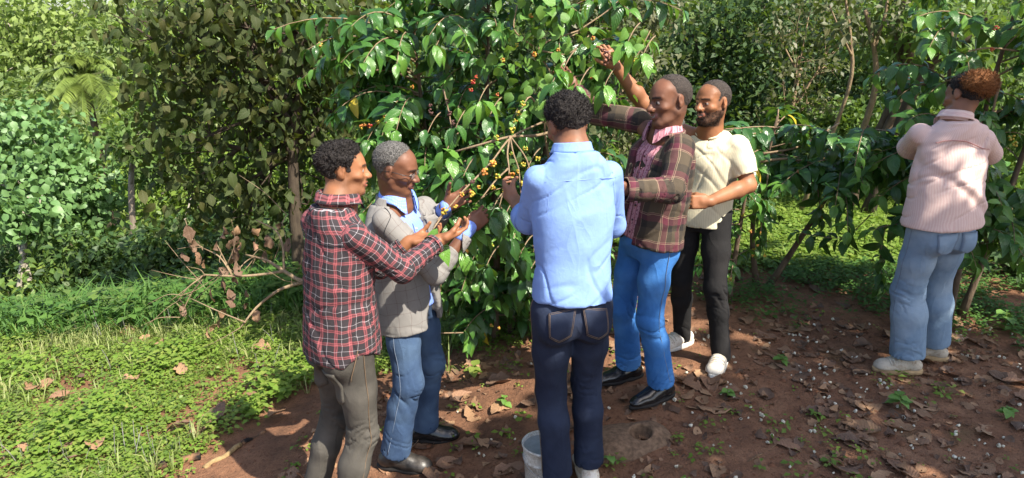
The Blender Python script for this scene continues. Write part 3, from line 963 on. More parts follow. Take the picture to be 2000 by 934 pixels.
def loft(cs, rights, abs_, ex=2.15):
    """stacked super-elliptical sections: centres, right vectors, (half width, half depth); bottom to top"""
    q = Prim(); cs = np.asarray(cs, float); ab = np.asarray(abs_, float)
    ax = nrm(cs[-1] - cs[0]); s = (cs - cs[0]) @ ax
    R = np.array([nrm(r - ax * (r @ ax)) for r in np.asarray(rights, float)])
    m = ab.max() * 1.1
    q.lo, q.hi = cs.min(0) - m, cs.max(0) + m
    ss = np.linspace(s[0], s[-1], 80)
    # smooth interpolation of every section quantity
    def sm(vals):
        y = np.interp(ss, s, vals)
        k = np.array([1, 2, 3, 2, 1.]); k /= k.sum()
        yp = np.concatenate([[y[0]] * 2, y, [y[-1]] * 2])
        return np.convolve(yp, k, 'valid')
    C = np.stack([sm(cs[:, i]) for i in range(3)], 1); RR = np.stack([sm(R[:, i]) for i in range(3)], 1)
    AA, BB = sm(ab[:, 0]), sm(ab[:, 1])
    def local(x):
        t = (x - cs[0]) @ ax
        tc = np.clip(t, s[0], s[-1])
        c = np.stack([np.interp(tc, ss, C[:, i]) for i in range(3)], 1)
        r = np.stack([np.interp(tc, ss, RR[:, i]) for i in range(3)], 1)
        r /= np.linalg.norm(r, axis=1)[:, None]
        fw = np.cross(ax, r)
        d = x - c
        return (d * r).sum(1), (d * fw).sum(1), t, np.interp(tc, ss, AA), np.interp(tc, ss, BB)
    def f(x):
        lx, ly, t, a, b = local(x)
        k = (np.abs(lx / a) ** ex + np.abs(ly / b) ** ex) ** (1 / ex) + 1e-9
        r = np.sqrt(lx * lx + ly * ly)
        d = r * (1 - 1 / k)
        dz = np.maximum(s[0] - t, t - s[-1])
        return np.where((d > 0) & (dz > 0), np.sqrt(d * d + dz * dz), np.maximum(d, dz))
    def uv(x):
        lx, ly, t, a, b = local(x)
        m = (ab[:, 0].mean() + ab[:, 1].mean()) * .5 * 1.03
        return np.stack([np.arctan2(ly / b, lx / a) * m, t], 1)
    q.f, q.uv, q.local, q.s = f, uv, local, s
    q.per = 2 * PI * (ab[:, 0].mean() + ab[:, 1].mean()) * .5 * 1.03
    return q

def fn_prim(lo, hi, f):
    q = Prim(); q.lo, q.hi = np.asarray(lo, float), np.asarray(hi, float); q.f = f; q.per = 0
    q.uv = lambda x: x[:, [0, 2]]
    return q

def grow(p, d):
    q = Prim(); q.lo, q.hi = p.lo - d, p.hi + d
    q.f = lambda x: p.f(x) - d
    q.uv, q.per = p.uv, p.per
    return q

def smin(a, b, k):
    if k <= 0: return np.minimum(a, b)
    h = np.maximum(k - np.abs(a - b), 0) / k
    return np.minimum(a, b) - h * h * k * .25

class Shape:
    def __init__(self): self.ops = []
    def add(self, p, k=.015): self.ops.append(('a', p, k)); return self
    def sub(self, p, k=.004): self.ops.append(('s', p, k)); return self
    def ev(self, x):
        d = np.full(len(x), 10.0)
        for o, p, k in self.ops:
            e = p.f(x)
            d = smin(d, e, k) if o == 'a' else -smin(-d, e, k)
        return d
    def grad(self, x, h=.002):
        g = np.stack([self.ev(x + np.eye(3)[i] * h) - self.ev(x - np.eye(3)[i] * h) for i in range(3)], 1)
        return g / (np.linalg.norm(g, axis=1)[:, None] + 1e-9)
    def snap(self, x, off=.003, it=4):
        for _ in range(it):
            x = x - self.grad(x) * (self.ev(x) - off)[:, None]
        return x
    def mesh(self, h=.006):
        B = 8
        adds = [p for o, p, k in self.ops if o == 'a']
        lo = np.min([p.lo for p in adds], 0) - 3 * h; hi = np.max([p.hi for p in adds], 0) + 3 * h
        nb = np.ceil((hi - lo) / (h * B)).astype(int)
        bi = np.stack(np.meshgrid(*[np.arange(n) for n in nb], indexing='ij'), -1).reshape(-1, 3)
        bc = lo + (bi + .5) * B * h
        dc = self.ev(bc)
        act = np.abs(dc) < B * h * .87 * 1.5 + .01
        dims = nb * B + 1
        V = np.ones(tuple(dims), np.float32)
        # sign of whole blocks
        blk = np.where(dc < 0, -1.0, 1.0).astype(np.float32).reshape(tuple(nb))
        V[:-1, :-1, :-1] = np.repeat(np.repeat(np.repeat(blk, B, 0), B, 1), B, 2)
        ab = bi[act]; ac = bc[act]
        g = np.stack(np.meshgrid(*[np.arange(B + 1)] * 3, indexing='ij'), -1).reshape(-1, 3)
        n = len(ab)
        D = np.full((n, len(g)), 1.0)
        half = B * h * .5
        org = lo + ab * B * h
        for o, p, k in self.ops:
            m = k + 2 * h + half
            sel = np.all((ac > p.lo - m) & (ac < p.hi + m), 1)
            idx = np.nonzero(sel)[0]
            if len(idx) == 0: continue
            pts = (org[idx][:, None, :] + g[None] * h).reshape(-1, 3)
            e = p.f(pts).reshape(len(idx), -1)
            D[idx] = smin(D[idx], e, k) if o == 'a' else -smin(-D[idx], e, k)
        gi = (ab * B)[:, None, :] + g[None]
        V[gi[..., 0].ravel(), gi[..., 1].ravel(), gi[..., 2].ravel()] = D.ravel()
        # cells
        gc = np.stack(np.meshgrid(*[np.arange(B)] * 3, indexing='ij'), -1).reshape(-1, 3)
        ci = ((ab * B)[:, None, :] + gc[None]).reshape(-1, 3)
        cor = np.array([(i, j, k) for i in (0, 1) for j in (0, 1) for k in (0, 1)])
        val = np.stack([V[ci[:, 0] + c[0], ci[:, 1] + c[1], ci[:, 2] + c[2]] for c in cor], 1)
        neg = val < 0
        mixed = neg.any(1) & ~neg.all(1)
        ci, val, neg = ci[mixed], val[mixed], neg[mixed]
        acc = np.zeros((len(ci), 3)); cnt = np.zeros(len(ci))
        for a in range(8):
            for ax in range(3):
                if cor[a][ax] == 0:
                    b = a + (4, 2, 1)[ax]
                    x = neg[:, a] != neg[:, b]
                    t = val[:, a] / (val[:, a] - val[:, b] + 1e-12)
                    pt = cor[a][None] + np.where(x, t, 0)[:, None] * (cor[b] - cor[a])[None]
                    acc += np.where(x[:, None], pt, 0); cnt += x
        vert = lo + (ci + acc / cnt[:, None]) * h
        ID = np.full(tuple(dims), -1, np.int32)
        ID[ci[:, 0], ci[:, 1], ci[:, 2]] = np.arange(len(ci))
        faces = []
        for ax in range(3):
            b = (4, 2, 1)[ax]
            s0, s1 = neg[:, 0], neg[:, b]
            o1, o2 = np.eye(3, dtype=int)[(ax + 1) % 3], np.eye(3, dtype=int)[(ax + 2) % 3]
            for flip, sel in ((0, s0 & ~s1), (1, ~s0 & s1)):
                c = ci[sel]
                q = np.stack([ID[tuple((c - d).T)] for d in (0 * o1, o1, o1 + o2, o2)], 1)
                q = q[(q >= 0).all(1)]
                faces.append(q if not flip else q[:, ::-1])
        return vert, np.concatenate(faces)
    def uvs(self, verts, faces):
        """cloth coordinates per face corner, from the nearest piece"""
        ps = [p for o, p, k in self.ops if o == 'a']
        d = np.stack([p.f(verts) for p in ps], 1)
        own = d.argmin(1)
        fo = own[faces[:, 0]]
        out = np.zeros((len(faces), 4, 2))
        for i, p in enumerate(ps):
            m = fo == i
            if not m.any(): continue
            u = p.uv(verts[faces[m].ravel()]).reshape(-1, 4, 2)
            if p.per:
                ref = u[:, :1, 0]
                du = u[:, :, 0] - ref
                u[:, :, 0] -= np.round(du / p.per) * p.per
            out[m] = u
        return out.reshape(-1, 2), own

def vnormals(v, f):
    n = np.cross(v[f[:, 2]] - v[f[:, 0]], v[f[:, 3 % f.shape[1]]] - v[f[:, 1]])
    out = np.zeros_like(v)
    for k in range(f.shape[1]):
        np.add.at(out, f[:, k], n)
    return out / (np.linalg.norm(out, axis=1)[:, None] + 1e-12)

def relax(v, f, it=1, w=.5):
    for _ in range(it):
        acc = np.zeros_like(v); c = np.zeros(len(v))
        for k in range(4):
            np.add.at(acc, f[:, k], v[f[:, (k + 1) % 4]]); np.add.at(c, f[:, k], 1)
            np.add.at(acc, f[:, k], v[f[:, (k - 1) % 4]]); np.add.at(c, f[:, k], 1)
        v = v * (1 - w) + w * acc / np.maximum(c, 1)[:, None]
    return v

def ridged(n, sharp=1.0):
    return (1 - np.abs(n) * 2).clip(-1, 1)

# ------------------------------------------------------------------ people
def frame(yaw, pitch=0.0, roll=0.0):
    """columns: right, forward, up.  yaw 0 faces +y; positive pitch looks down; positive roll tilts to the right"""
    f = V3(math.sin(yaw), math.cos(yaw), 0); r = V3(math.cos(yaw), -math.sin(yaw), 0); u = V3(0, 0, 1)
    f2 = f * math.cos(pitch) - u * math.sin(pitch); u2 = u * math.cos(pitch) + f * math.sin(pitch)
    r3 = r * math.cos(roll) - u2 * math.sin(roll); u3 = u2 * math.cos(roll) + r * math.sin(roll)
    return np.stack([r3, f2, u3], 1)

def skin_mat(name, base, lip, rough=.5):
    t = NT(name)
    z = t.n('SeparateColor'); t.l(t.attr('zone', 'Color'), z.inputs[0])
    ob = t.obj()
    n = t.noise(ob, 35.0, 4, .6); n2 = t.noise(ob, 9.0, 2)
    c = t.ramp(n2, [(.3, tuple(v * .78 for v in base)), (.7, tuple(v * 1.18 for v in base))])
    c = t.mix(z.outputs[0], c, lip)
    hairn = t.noise(ob, 420.0, 2)
    c = t.mix(t.math('MULTIPLY', z.outputs[2], t.math('ADD', t.math('MULTIPLY', hairn, .5), .6), clamp=True), c, (.012, .01, .009))
    c = t.mix(z.outputs[1], c, (.30, .26, .24))
    fine = t.noise(ob, 260.0, 2)
    nor = t.bump(t.math('ADD', t.math('MULTIPLY', n, .6), t.math('MULTIPLY', fine, .3)), .22, .004)
    r = t.math('ADD', rough, t.math('MULTIPLY', z.outputs[2], .35))
    return t.done(t.bsdf(c, r, .35, nor))

def hair_mat(name, c1, c2):
    t = NT(name)
    ob = t.obj()
    n = t.noise(ob, 170.0, 3, .7)
    c = t.ramp(n, [(.35, c1), (.7, c2)])
    return t.done(t.bsdf(c, .75, .3, t.bump(n, .9, .01)))

def add_head(sh, HC, R, s=1.0, beard=False, smile=False):
    def h(x, y, z): return HC + R @ (V3(x, y, z) * s)
    E = lambda c, r, k=.02, Q=None: sh.add(ell(h(*c), V3(*r) * s, R if Q is None else Q), k)
    E((0, -.014, .034), (.074, .096, .083), .01)
    E((0, .028, .02), (.068, .064, .075), .03)                 # forehead and brow block
    E((0, .034, -.042), (.055, .056, .066), .03)               # face
    for q in (-1, 1):
        sh.add(cone(h(q * .052, .002, -.05), h(q * .02, .072, -.094), .019 * s, .018 * s), .022)   # jaw
        E((q * .041, .062, -.022), (.022, .02, .018), .02)     # cheekbone
        sh.add(cone(h(q * .012, .087, .026), h(q * .046, .07, .028), .011 * s, .009 * s), .012)  # brow
    E((0, .078, -.096), (.021, .018, .017), .016)              # chin
    for q in (-1, 1):
        sh.sub(ell(h(q * .031, .101, .004), V3(.02, .02, .013) * s, R), .014)    # eye socket
    sh.add(cone(h(0, .088, .012), h(0, .113, -.024), .0085 * s, .0135 * s), .012)    # nose
    for q in (-1, 1):
        E((q * .0155, .1, -.028), (.0105, .013, .0095), .008)
        E((q * .031, .0775, .003), (.0125, .0125, .0125), .003)   # eyeball
        sh.add(cone(h(q * .018, .086, .01), h(q * .044, .078, .009), .0042 * s, .0038 * s), .003)  # upper lid
        sh.add(cone(h(q * .02, .086, -.0055), h(q * .042, .079, -.004), .003 * s, .003 * s), .003)
    E((0, .088, -.056), (.026, .014, .02), .012)               # muzzle
    for q in (-1, 1):                                          # smile lines, temples
        sh.sub(cone(h(q * .024, .1, -.03), h(q * .037, .083, -.06), .0045 * s, .004 * s), .008)
        sh.sub(ell(h(q * .083, .045, .02), V3(.016, .03, .03) * s, R), .02)
        sh.sub(ell(h(q * .068, .05, -.062), V3(.014, .03, .02) * s, R), .02)
    up = .004 if smile else 0
    for q in (-1, 1):
        sh.add(cone(h(0, .1005, -.0525), h(q * .024, .085, -.0565 + up), .0062 * s, .004 * s), .005)
        sh.add(cone(h(0, .099, -.0665), h(q * .022, .085, -.0605 + up), .0075 * s, .004 * s), .005)
    sh.sub(ell(h(0, .108, -.0592), V3(.027, .014, .0028 if not smile else .0048) * s, R), .003)
    for q in (-1, 1):                                          # ears
        Q = R @ np.array(Matrix.Rotation(q * rad(-22), 3, 'Z')) @ np.array(Matrix.Rotation(rad(-10), 3, 'X'))
        E((q * .077, -.012, .0), (.0095, .0175, .029), .006, Q)
        sh.sub(ell(h(q * .0885, -.008, .004), V3(.006, .009, .0155) * s, Q), .004)
        E((q * .077, -.005, -.023), (.007, .008, .011), .006, Q)

def head_zones(v, HC, R, s, beard=0.0, stubble=0.0, smile=False, hair='crop'):
    l = (v - HC) @ R / s
    x, y, z = l.T
    near = (np.linalg.norm(l, axis=1) < .2)
    lipz = -.0595 + (.004 * (np.abs(x) / .024) if smile else 0)
    lip = near * sstep(.0125, .0075, np.abs(z - lipz)) * sstep(.031, .024, np.abs(x)) * sstep(.082, .09, y)
    ex = np.abs(x) - .031
    er = np.sqrt(ex ** 2 + (z - .003) ** 2)
    ball = np.linalg.norm(np.stack([ex, y - .0775, z - .003], 1), axis=1)
    white = near * (ball < .0134) * (y > .076) * (np.abs(z - .003) < .0048)
    iris = near * (er < .0062) * (ball < .0145) * (y > .078)
    white = white * (1 - iris)
    brow = near * sstep(.0065, .003, np.abs(z - .0285 + .12 * np.abs(ex + .002))) * sstep(.024, .019, np.abs(ex)) * (y > .05)
    teeth = near * (smile * 1.0) * (np.abs(z - lipz) < .0032) * (np.abs(x) < .019) * (y > .075)
    dark = np.maximum(np.maximum(iris, brow), 0)
    bm = near * (sstep(-.035, -.05, z - .25 * np.maximum(0, .05 - y) ) * sstep(-.035, .0, y) * sstep(-.135, -.12, z))
    mous = near * (np.abs(z + .044) < .008) * (np.abs(x) < .03) * (y > .075)
    bm = np.maximum(bm, mous) * (1 - lip)
    dark = np.maximum(dark, bm * max(beard, stubble))
    e = hairline(l, hair)
    skull = near * (z > -.075) * (np.abs(x) < .088)
    dark = np.maximum(dark, .45 * skull * sstep(.010, -.016, e))
    return np.stack([lip * (1 - teeth), np.maximum(white, teeth), dark], 1)

def add_hand(sh, W, d, nn, side, curl=(40, 45, 50, 55), thumb=35, s=1.0, spread=5, tcurl=25):
    """W wrist, d towards the knuckles, nn the way the palm faces, side +1: thumb lies on d x nn side"""
    d = nrm(d); nn = nrm(nn - d * (nn @ d)); l = np.cross(d, nn) * side      # l: towards the thumb
    R = np.stack([l, d, -nn], 1)
    sh.add(cone(W - d * .012 * s, W + d * .03 * s, .0255 * s, .023 * s), .015)
    sh.add(rbox(W + d * .055 * s, V3(.039, .042, .0135) * s, R, .012 * s), .018)
    sh.add(ell(W + d * .04 * s + l * .024 * s + nn * .008 * s, V3(.018, .032, .015) * s, R), .012)
    tips = []
    for i, (off, L, rr) in enumerate(((.0295, .074, .0087), (.0098, .083, .0089), (-.0098, .077, .0085), (-.0285, .06, .0077))):
        c = rad(curl[i]); ang = 0.35 * c
        p = W + d * (.094 - (.004 if i in (0, 3) else 0) - (.005 if i == 3 else 0)) * s + l * off * s
        sp = rad(spread) * (1.5 - i)
        base = nrm(d * math.cos(sp) + l * math.sin(sp))
        for fr, rj, add_ in ((.46, 1.0, 1.0), (.3, .92, .95), (.24, .84, .55)):
            dirv = base * math.cos(ang) + nn * math.sin(ang)
            p2 = p + dirv * L * fr * s
            sh.add(cone(p, p2, rr * rj * s, rr * rj * .92 * s), .004)
            p = p2; ang += c * add_
        tips.append(p)
    t0 = W + d * .022 * s + l * .03 * s + nn * .004 * s
    th = rad(thumb)
    base = nrm(d * math.cos(th) + l * math.sin(th) * .8 + nn * .35)
    p = t0; ang = 0
    for L, rr in ((.042, .0125), (.032, .0105), (.026, .0092)):
        dirv = nrm(base * math.cos(ang) + nrm(nn - l * .5) * math.sin(ang))
        p2 = p + dirv * L * s
        sh.add(cone(p, p2, rr * s, rr * .9 * s), .008)
        p = p2; ang += rad(tcurl)
    return tips

def ik(H, A, l1, l2, bend):
    v = A - H; L = np.linalg.norm(v); v = v / L
    if L >= l1 + l2: return H + v * L * l1 / (l1 + l2)
    a = (l1 * l1 - l2 * l2 + L * L) / (2 * L); hgt = math.sqrt(max(0, l1 * l1 - a * a))
    b = nrm(bend - v * (v @ bend))
    return H + v * a + b * hgt

def garment(name, sh, mat, parent, h=.0075, fold=None, it=1, label=None, amp=1.0, cut=None):
    v, f = sh.mesh(h)
    uv, own = sh.uvs(v, f)
    if cut is not None:
        keep = ((v - cut[0]) @ cut[1])[f].max(1) < cut[2]
        f = f[keep]; uv = uv.reshape(-1, 4, 2)[keep].reshape(-1, 2)
        us = np.unique(f); mp = np.full(len(v), -1); mp[us] = np.arange(len(us)); v = v[us]; f = mp[f]; own = own[us]
    if it: v = relax(v, f, it, .5)
    if fold is not None:
        n = vnormals(v, f)
        v = v + n * (fold(v, own) * amp)[:, None]
    o = part(name, v, f, mat, parent, label=label, uv=uv)
    return o, v, f

def limb_fold(p, pts, seed, amp=.006, freq=16.0):
    """folds that ring a limb, gathered at its joint and its end"""
    pts = np.asarray(pts, float)
    seg = pts[1:] - pts[:-1]; L = np.linalg.norm(seg, axis=1)
    best = np.full(len(p), 9.0); vv = np.zeros(len(p)); acc = 0
    for i in range(len(seg)):
        t = np.clip(((p - pts[i]) @ seg[i]) / (L[i] ** 2), 0, 1)
        d = np.linalg.norm(p - pts[i] - t[:, None] * seg[i], axis=1)
        m = d < best
        best[m] = d[m]; vv[m] = acc + t[m] * L[i]; acc += L[i]
    q = np.stack([p[:, 0] * 7, p[:, 1] * 7, p[:, 2] * 7 + vv * 3], 1)
    wob = vnoise(q, seed) * .11
    n = vnoise(np.stack([(vv + wob) * freq * 1.3, p[:, 0] * 4 + 9, p[:, 1] * 4], 1), seed + 3)
    joints = np.cumsum(L)
    wgt = .16 + .0 * vv
    for j in joints: wgt = wgt + .95 * np.exp(-((vv - j) / .11) ** 2)
    n2 = vnoise(np.stack([(vv + wob * 1.5) * freq * 2.3, p[:, 0] * 7, p[:, 1] * 7 + 4], 1), seed + 8)
    br = sstep(-.3, .25, vnoise(p * 6.5 + 11, seed + 12))
    return amp * (.16 * ridged(n) * br - 1.15 * np.exp(-(n2 / .10) ** 2) * br) * np.minimum(wgt, 1.2) + amp * .45 * fbm(p * 9, 2, seed + 4)

def cloth_fold(p, R, seed, amp=.006, tilt=.6):
    """long soft folds that hang and pull across a torso"""
    l = p @ R
    q = np.stack([l[:, 0] * 9 + l[:, 2] * 9 * tilt, l[:, 1] * 6, l[:, 2] * 2.2], 1)
    q = q + .5 * np.stack([vnoise(p * 5, seed), vnoise(p * 5 + 7, seed), vnoise(p * 5 + 13, seed)], 1)
    q2 = np.stack([l[:, 0] * 3, l[:, 1] * 3 + 5, l[:, 2] * 10 - l[:, 0] * 6], 1) + .6 * vnoise(p * 4, seed + 5)[:, None]
    c1 = np.exp(-(vnoise(q * 1.3, seed + 1) / .085) ** 2) * sstep(-.35, .15, vnoise(p * 4, seed + 20))
    c2 = np.exp(-(vnoise(q2 * 1.2, seed + 2) / .085) ** 2) * sstep(-.35, .15, vnoise(p * 4 + 3, seed + 21))
    return amp * (.5 * ridged(vnoise(q, seed + 4)) + .35 * ridged(vnoise(q2, seed + 3)) - .8 * c1 - .7 * c2 + .5 * vnoise(p * 6, seed + 9))

def snapped_tube(sh, pts, r=.0018, off=.001, n=24, sides=5):
    pts = np.asarray(pts, float)
    d = np.concatenate([[0], np.cumsum(np.linalg.norm(np.diff(pts, axis=0), axis=1))])
    t = np.linspace(0, d[-1], n)
    q = np.stack([np.interp(t, d, pts[:, i]) for i in range(3)], 1)
    return tube(sh.snap(q, off), r, sides)

def patch(sh, corners, nu=8, nv=8, off=.004, round_bottom=0.0):
    """a cloth patch laid on a garment; corners tl, tr, br, bl"""
    tl, tr, br, bl = [np.asarray(c, float) for c in corners]
    u = np.linspace(0, 1, nu); v = np.linspace(0, 1, nv)
    U, Vv = np.meshgrid(u, v, indexing='ij')
    U, Vv = U.ravel(), Vv.ravel()
    VV = Vv + round_bottom * Vv * (1 - np.abs(2 * U - 1))
    pts = ((1 - U) * (1 - VV))[:, None] * tl + (U * (1 - VV))[:, None] * tr + (U * VV)[:, None] * br + ((1 - U) * VV)[:, None] * bl
    top = sh.snap(pts.copy(), off); low = sh.snap(pts.copy(), -.004)
    f = []
    idx = lambda i, j: i * nv + j
    N = nu * nv
    for i in range(nu - 1):
        for j in range(nv - 1):
            f.append((idx(i, j), idx(i, j + 1), idx(i + 1, j + 1), idx(i + 1, j)))
    rim = [idx(i, 0) for i in range(nu)] + [idx(nu - 1, j) for j in range(1, nv)] + [idx(i, nv - 1) for i in range(nu - 2, -1, -1)] + [idx(0, j) for j in range(nv - 2, 0, -1)]
    for a, b in zip(rim, rim[1:] + rim[:1]): f.append((a, b, b + N, a + N))
    uvp = np.stack([U * np.linalg.norm(tr - tl), VV * np.linalg.norm(bl - tl)], 1)
    f = np.array(f)
    uv = np.concatenate([uvp, uvp])[f.ravel()]
    return np.concatenate([top, low]), f, uv, [top[i] for i in rim]

def collar(C, R, r=(.068, .07), hgt=.042, gap=28, drop=.035, point=.03, lean=.16):
    """shirt collar: stand rises, fall turns over it; open at the front"""
    n = 34; a = np.linspace(rad(90 + gap), rad(450 - gap), n)     # 90 deg = front
    rings = []
    for k in a:
        fr = max(0, math.sin(k))                                   # 1 at front
        e = V3(math.cos(k) * r[0], math.sin(k) * r[1], 0)
        o = nrm(e)
        hh = hgt * (1 - .35 * fr ** 2); dp = drop + point * sstep(.55, .95, fr)
        prof = [(0, -.012), (.0, hh * .6), (.002, hh), (.008, hh + .003), (.013, hh - .002), (.02 + .012 * fr, hh - dp), (.024 + .012 * fr, hh - dp - .002), (.02, hh - dp + .006), (.0085, hh - .008), (.006, -.012)]
        rings.append([C + R @ (e + o * x + V3(0, -lean * (y) * (1 - 2 * (fr < .2)) * 0, y)) for x, y in prof])
    rings = np.array(rings); m = rings.shape[1]
    f = []
    for i in range(n - 1):
        for j in range(m):
            j2 = (j + 1) % m
            f.append((i * m + j, i * m + j2, (i + 1) * m + j2, (i + 1) * m + j))
    f = np.array(f)
    per = np.linspace(0, 2 * PI * r[0] * .85, n); vv = np.concatenate([[0], np.cumsum(np.full(m - 1, .012))])
    uvp = np.stack([np.repeat(per, m), np.tile(vv, n)], 1)
    # close the ends
    e1 = [tuple(range(0, m))]; e2 = [tuple(range((n - 1) * m, n * m))[::-1]]
    q1 = np.array([(0, m - 1 - k, m - 2 - k, m - 2 - k) for k in range(m - 2)])[:, :3]
    return rings.reshape(-1, 3), f, uvp[f.ravel()]

M = {}
def jeans_mat(name, c, fade, mott=.16):
    return fabric(name, c, .9, .3, 1100.0, fade, mottled=mott)
def dirty_mat(name, c, d):
    t = NT(name); ob = t.obj(); n = t.noise(ob, 22.0, 4, .65); n2 = t.noise(ob, 90.0, 3)
    f = t.ramp(t.math('ADD', t.math('MULTIPLY', n, .7), t.math('MULTIPLY', n2, .3)), [(.48, 0.0), (.66, 1.0)])
    return t.done(t.bsdf(t.mix(t.math('MULTIPLY', f, .8), c, d), .7, .3, t.bump(n2, .25, .004)))
DARKTHREAD = simple_mat('dark_thread', (.02, .02, .025))
TANTHREAD = simple_mat('tan_thread', (.17, .115, .07))
PALETHREAD = simple_mat('pale_denim_thread', (.16, .2, .27))
LEATHER_BLACK = simple_mat('black_polished_leather', (.012, .012, .013), .22, .6, 60, .3, .05)
LEATHER_DUST = simple_mat('dusty_black_leather', (.035, .03, .026), .42, .5, 30, .7, .25)
CANVAS_WHITE = dirty_mat('white_shoe_leather', (.6, .56, .49), (.3, .2, .13))
CANVAS_BEIGE = dirty_mat('beige_canvas', (.46, .4, .32), (.25, .17, .11))
RUBBER_TAN = simple_mat('tan_rubber', (.4, .27, .14), .7, .4, 40, .15, .1)
RUBBER_WHITE = simple_mat('white_rubber', (.7, .67, .6), .6, .4, 40, .12, .1)
RUBBER_BLACK = simple_mat('black_rubber', (.02, .018, .017), .7, .3)
LACE = simple_mat('cream_lace', (.5, .45, .36), .8)
BELT = simple_mat('brown_belt_leather', (.07, .03, .015), .5, .5)

def shoe(parent, A, yaw, kind, up_mat, sole_mat, gh, scale=1.0, pitch=0.0):
    """A ankle joint (world); gh ground height below it"""
    R = frame(yaw, pitch)
    o = V3(A[0], A[1], gh)
    def h(x, y, z): return o + R @ (V3(x, y, z) * scale)
    sh = Shape()
    pt = {'dress': (.036, .026, .195), 'boot': (.042, .034, .17), 'sneaker': (.047, .038, .165)}[kind]
    hz = .052 if kind != 'sneaker' else .058
    sh.add(ell(h(0, -.045, hz - .008), V3(.037, .045, .042) * scale, R), .02)
    sh.add(cone(h(0, -.03, hz), h(0, .06, hz - .004), .037 * scale, .041 * scale), .02)
    sh.add(cone(h(0, .05, hz - .01), h(0, pt[2] - .04, .028 + pt[1] * .35), .041 * scale, pt[1] * 1.05 * scale), .025)
    sh.add(ell(h(0, .1, .036), V3(.046, .062, .03) * scale, R), .02)
    sh.add(ell(h(0, pt[2] - .03, .026 + pt[1] * .2), V3(pt[0], .045, pt[1] * .85) * scale, R), .02)
    sh.add(cone(h(0, -.025, hz), h(0, -.012, .12), .036 * scale, .037 * scale), .015)
    zc = .018 if kind != 'sneaker' else .027
    sh.sub(rbox(h(0, .05, zc - .1), V3(.12, .3, .1) * scale, R, .001), .002)
    v, f = sh.mesh(.006)
    uo = part('shoe', v, f, up_mat, parent)
    # sole
    n = 40; prof = []
    for a in np.linspace(0, 2 * PI, n, endpoint=False):
        y = math.cos(a); x = math.sin(a)
        L = pt[2] + .02 if y > 0 else .095
        wd = .041 + .008 * math.exp(-((y * L - .09) / .06) ** 2) if y > -.3 else .038
        if kind == 'dress' and y > .6: wd *= 1 - .9 * (y - .6) ** 1.3
        ex = .75 if y > 0 else .7
        prof.append((np.sign(x) * abs(x) ** ex * wd, y * L))
    vs = []
    th = zc + .002
    for z, g in ((0, -.003), (.002, 0), (th - .002, .002), (th, -.001)):
        for x, y in prof:
            zz = z
            if kind in ('dress', 'boot') and .0 < y < .05 and z < .004: zz = z + .009
            vs.append(h(x * (1 + g * 20), y * (1 + g * 6), zz))
    f = []
    for i in range(3):
        for k in range(n):
            f.append((i * n + k, i * n + (k + 1) % n, (i + 1) * n + (k + 1) % n, (i + 1) * n + k))
    c0, c1 = len(vs), len(vs) + 1
    vs += [h(0, .04, 0), h(0, .04, th)]
    t = [(c0, (k + 1) % n, k) for k in range(n)] + [(c1, 3 * n + k, 3 * n + (k + 1) % n) for k in range(n)]
    part('sole', np.array(vs), [np.array(f), np.array(t)], sole_mat, uo)
    if kind == 'sneaker':
        ms = []
        for k in range(4):
            y = .035 + k * .02; z = .098 - k * .012
            a, b = h(-.026, y, z - .012), h(.026, y + .006, z - .012)
            ms.append(tube(sh.snap(np.array([a + (b - a) * q + R[:, 2] * .02 * (1 - abs(2 * q - 1)) for q in np.linspace(0, 1, 7)]), .002), .0034, 5))
        v, f = join(ms)
        part('shoelace', v, f, LACE, uo)
    return uo

def trim_above(o, me_v, f, org, up, lim):
    pass

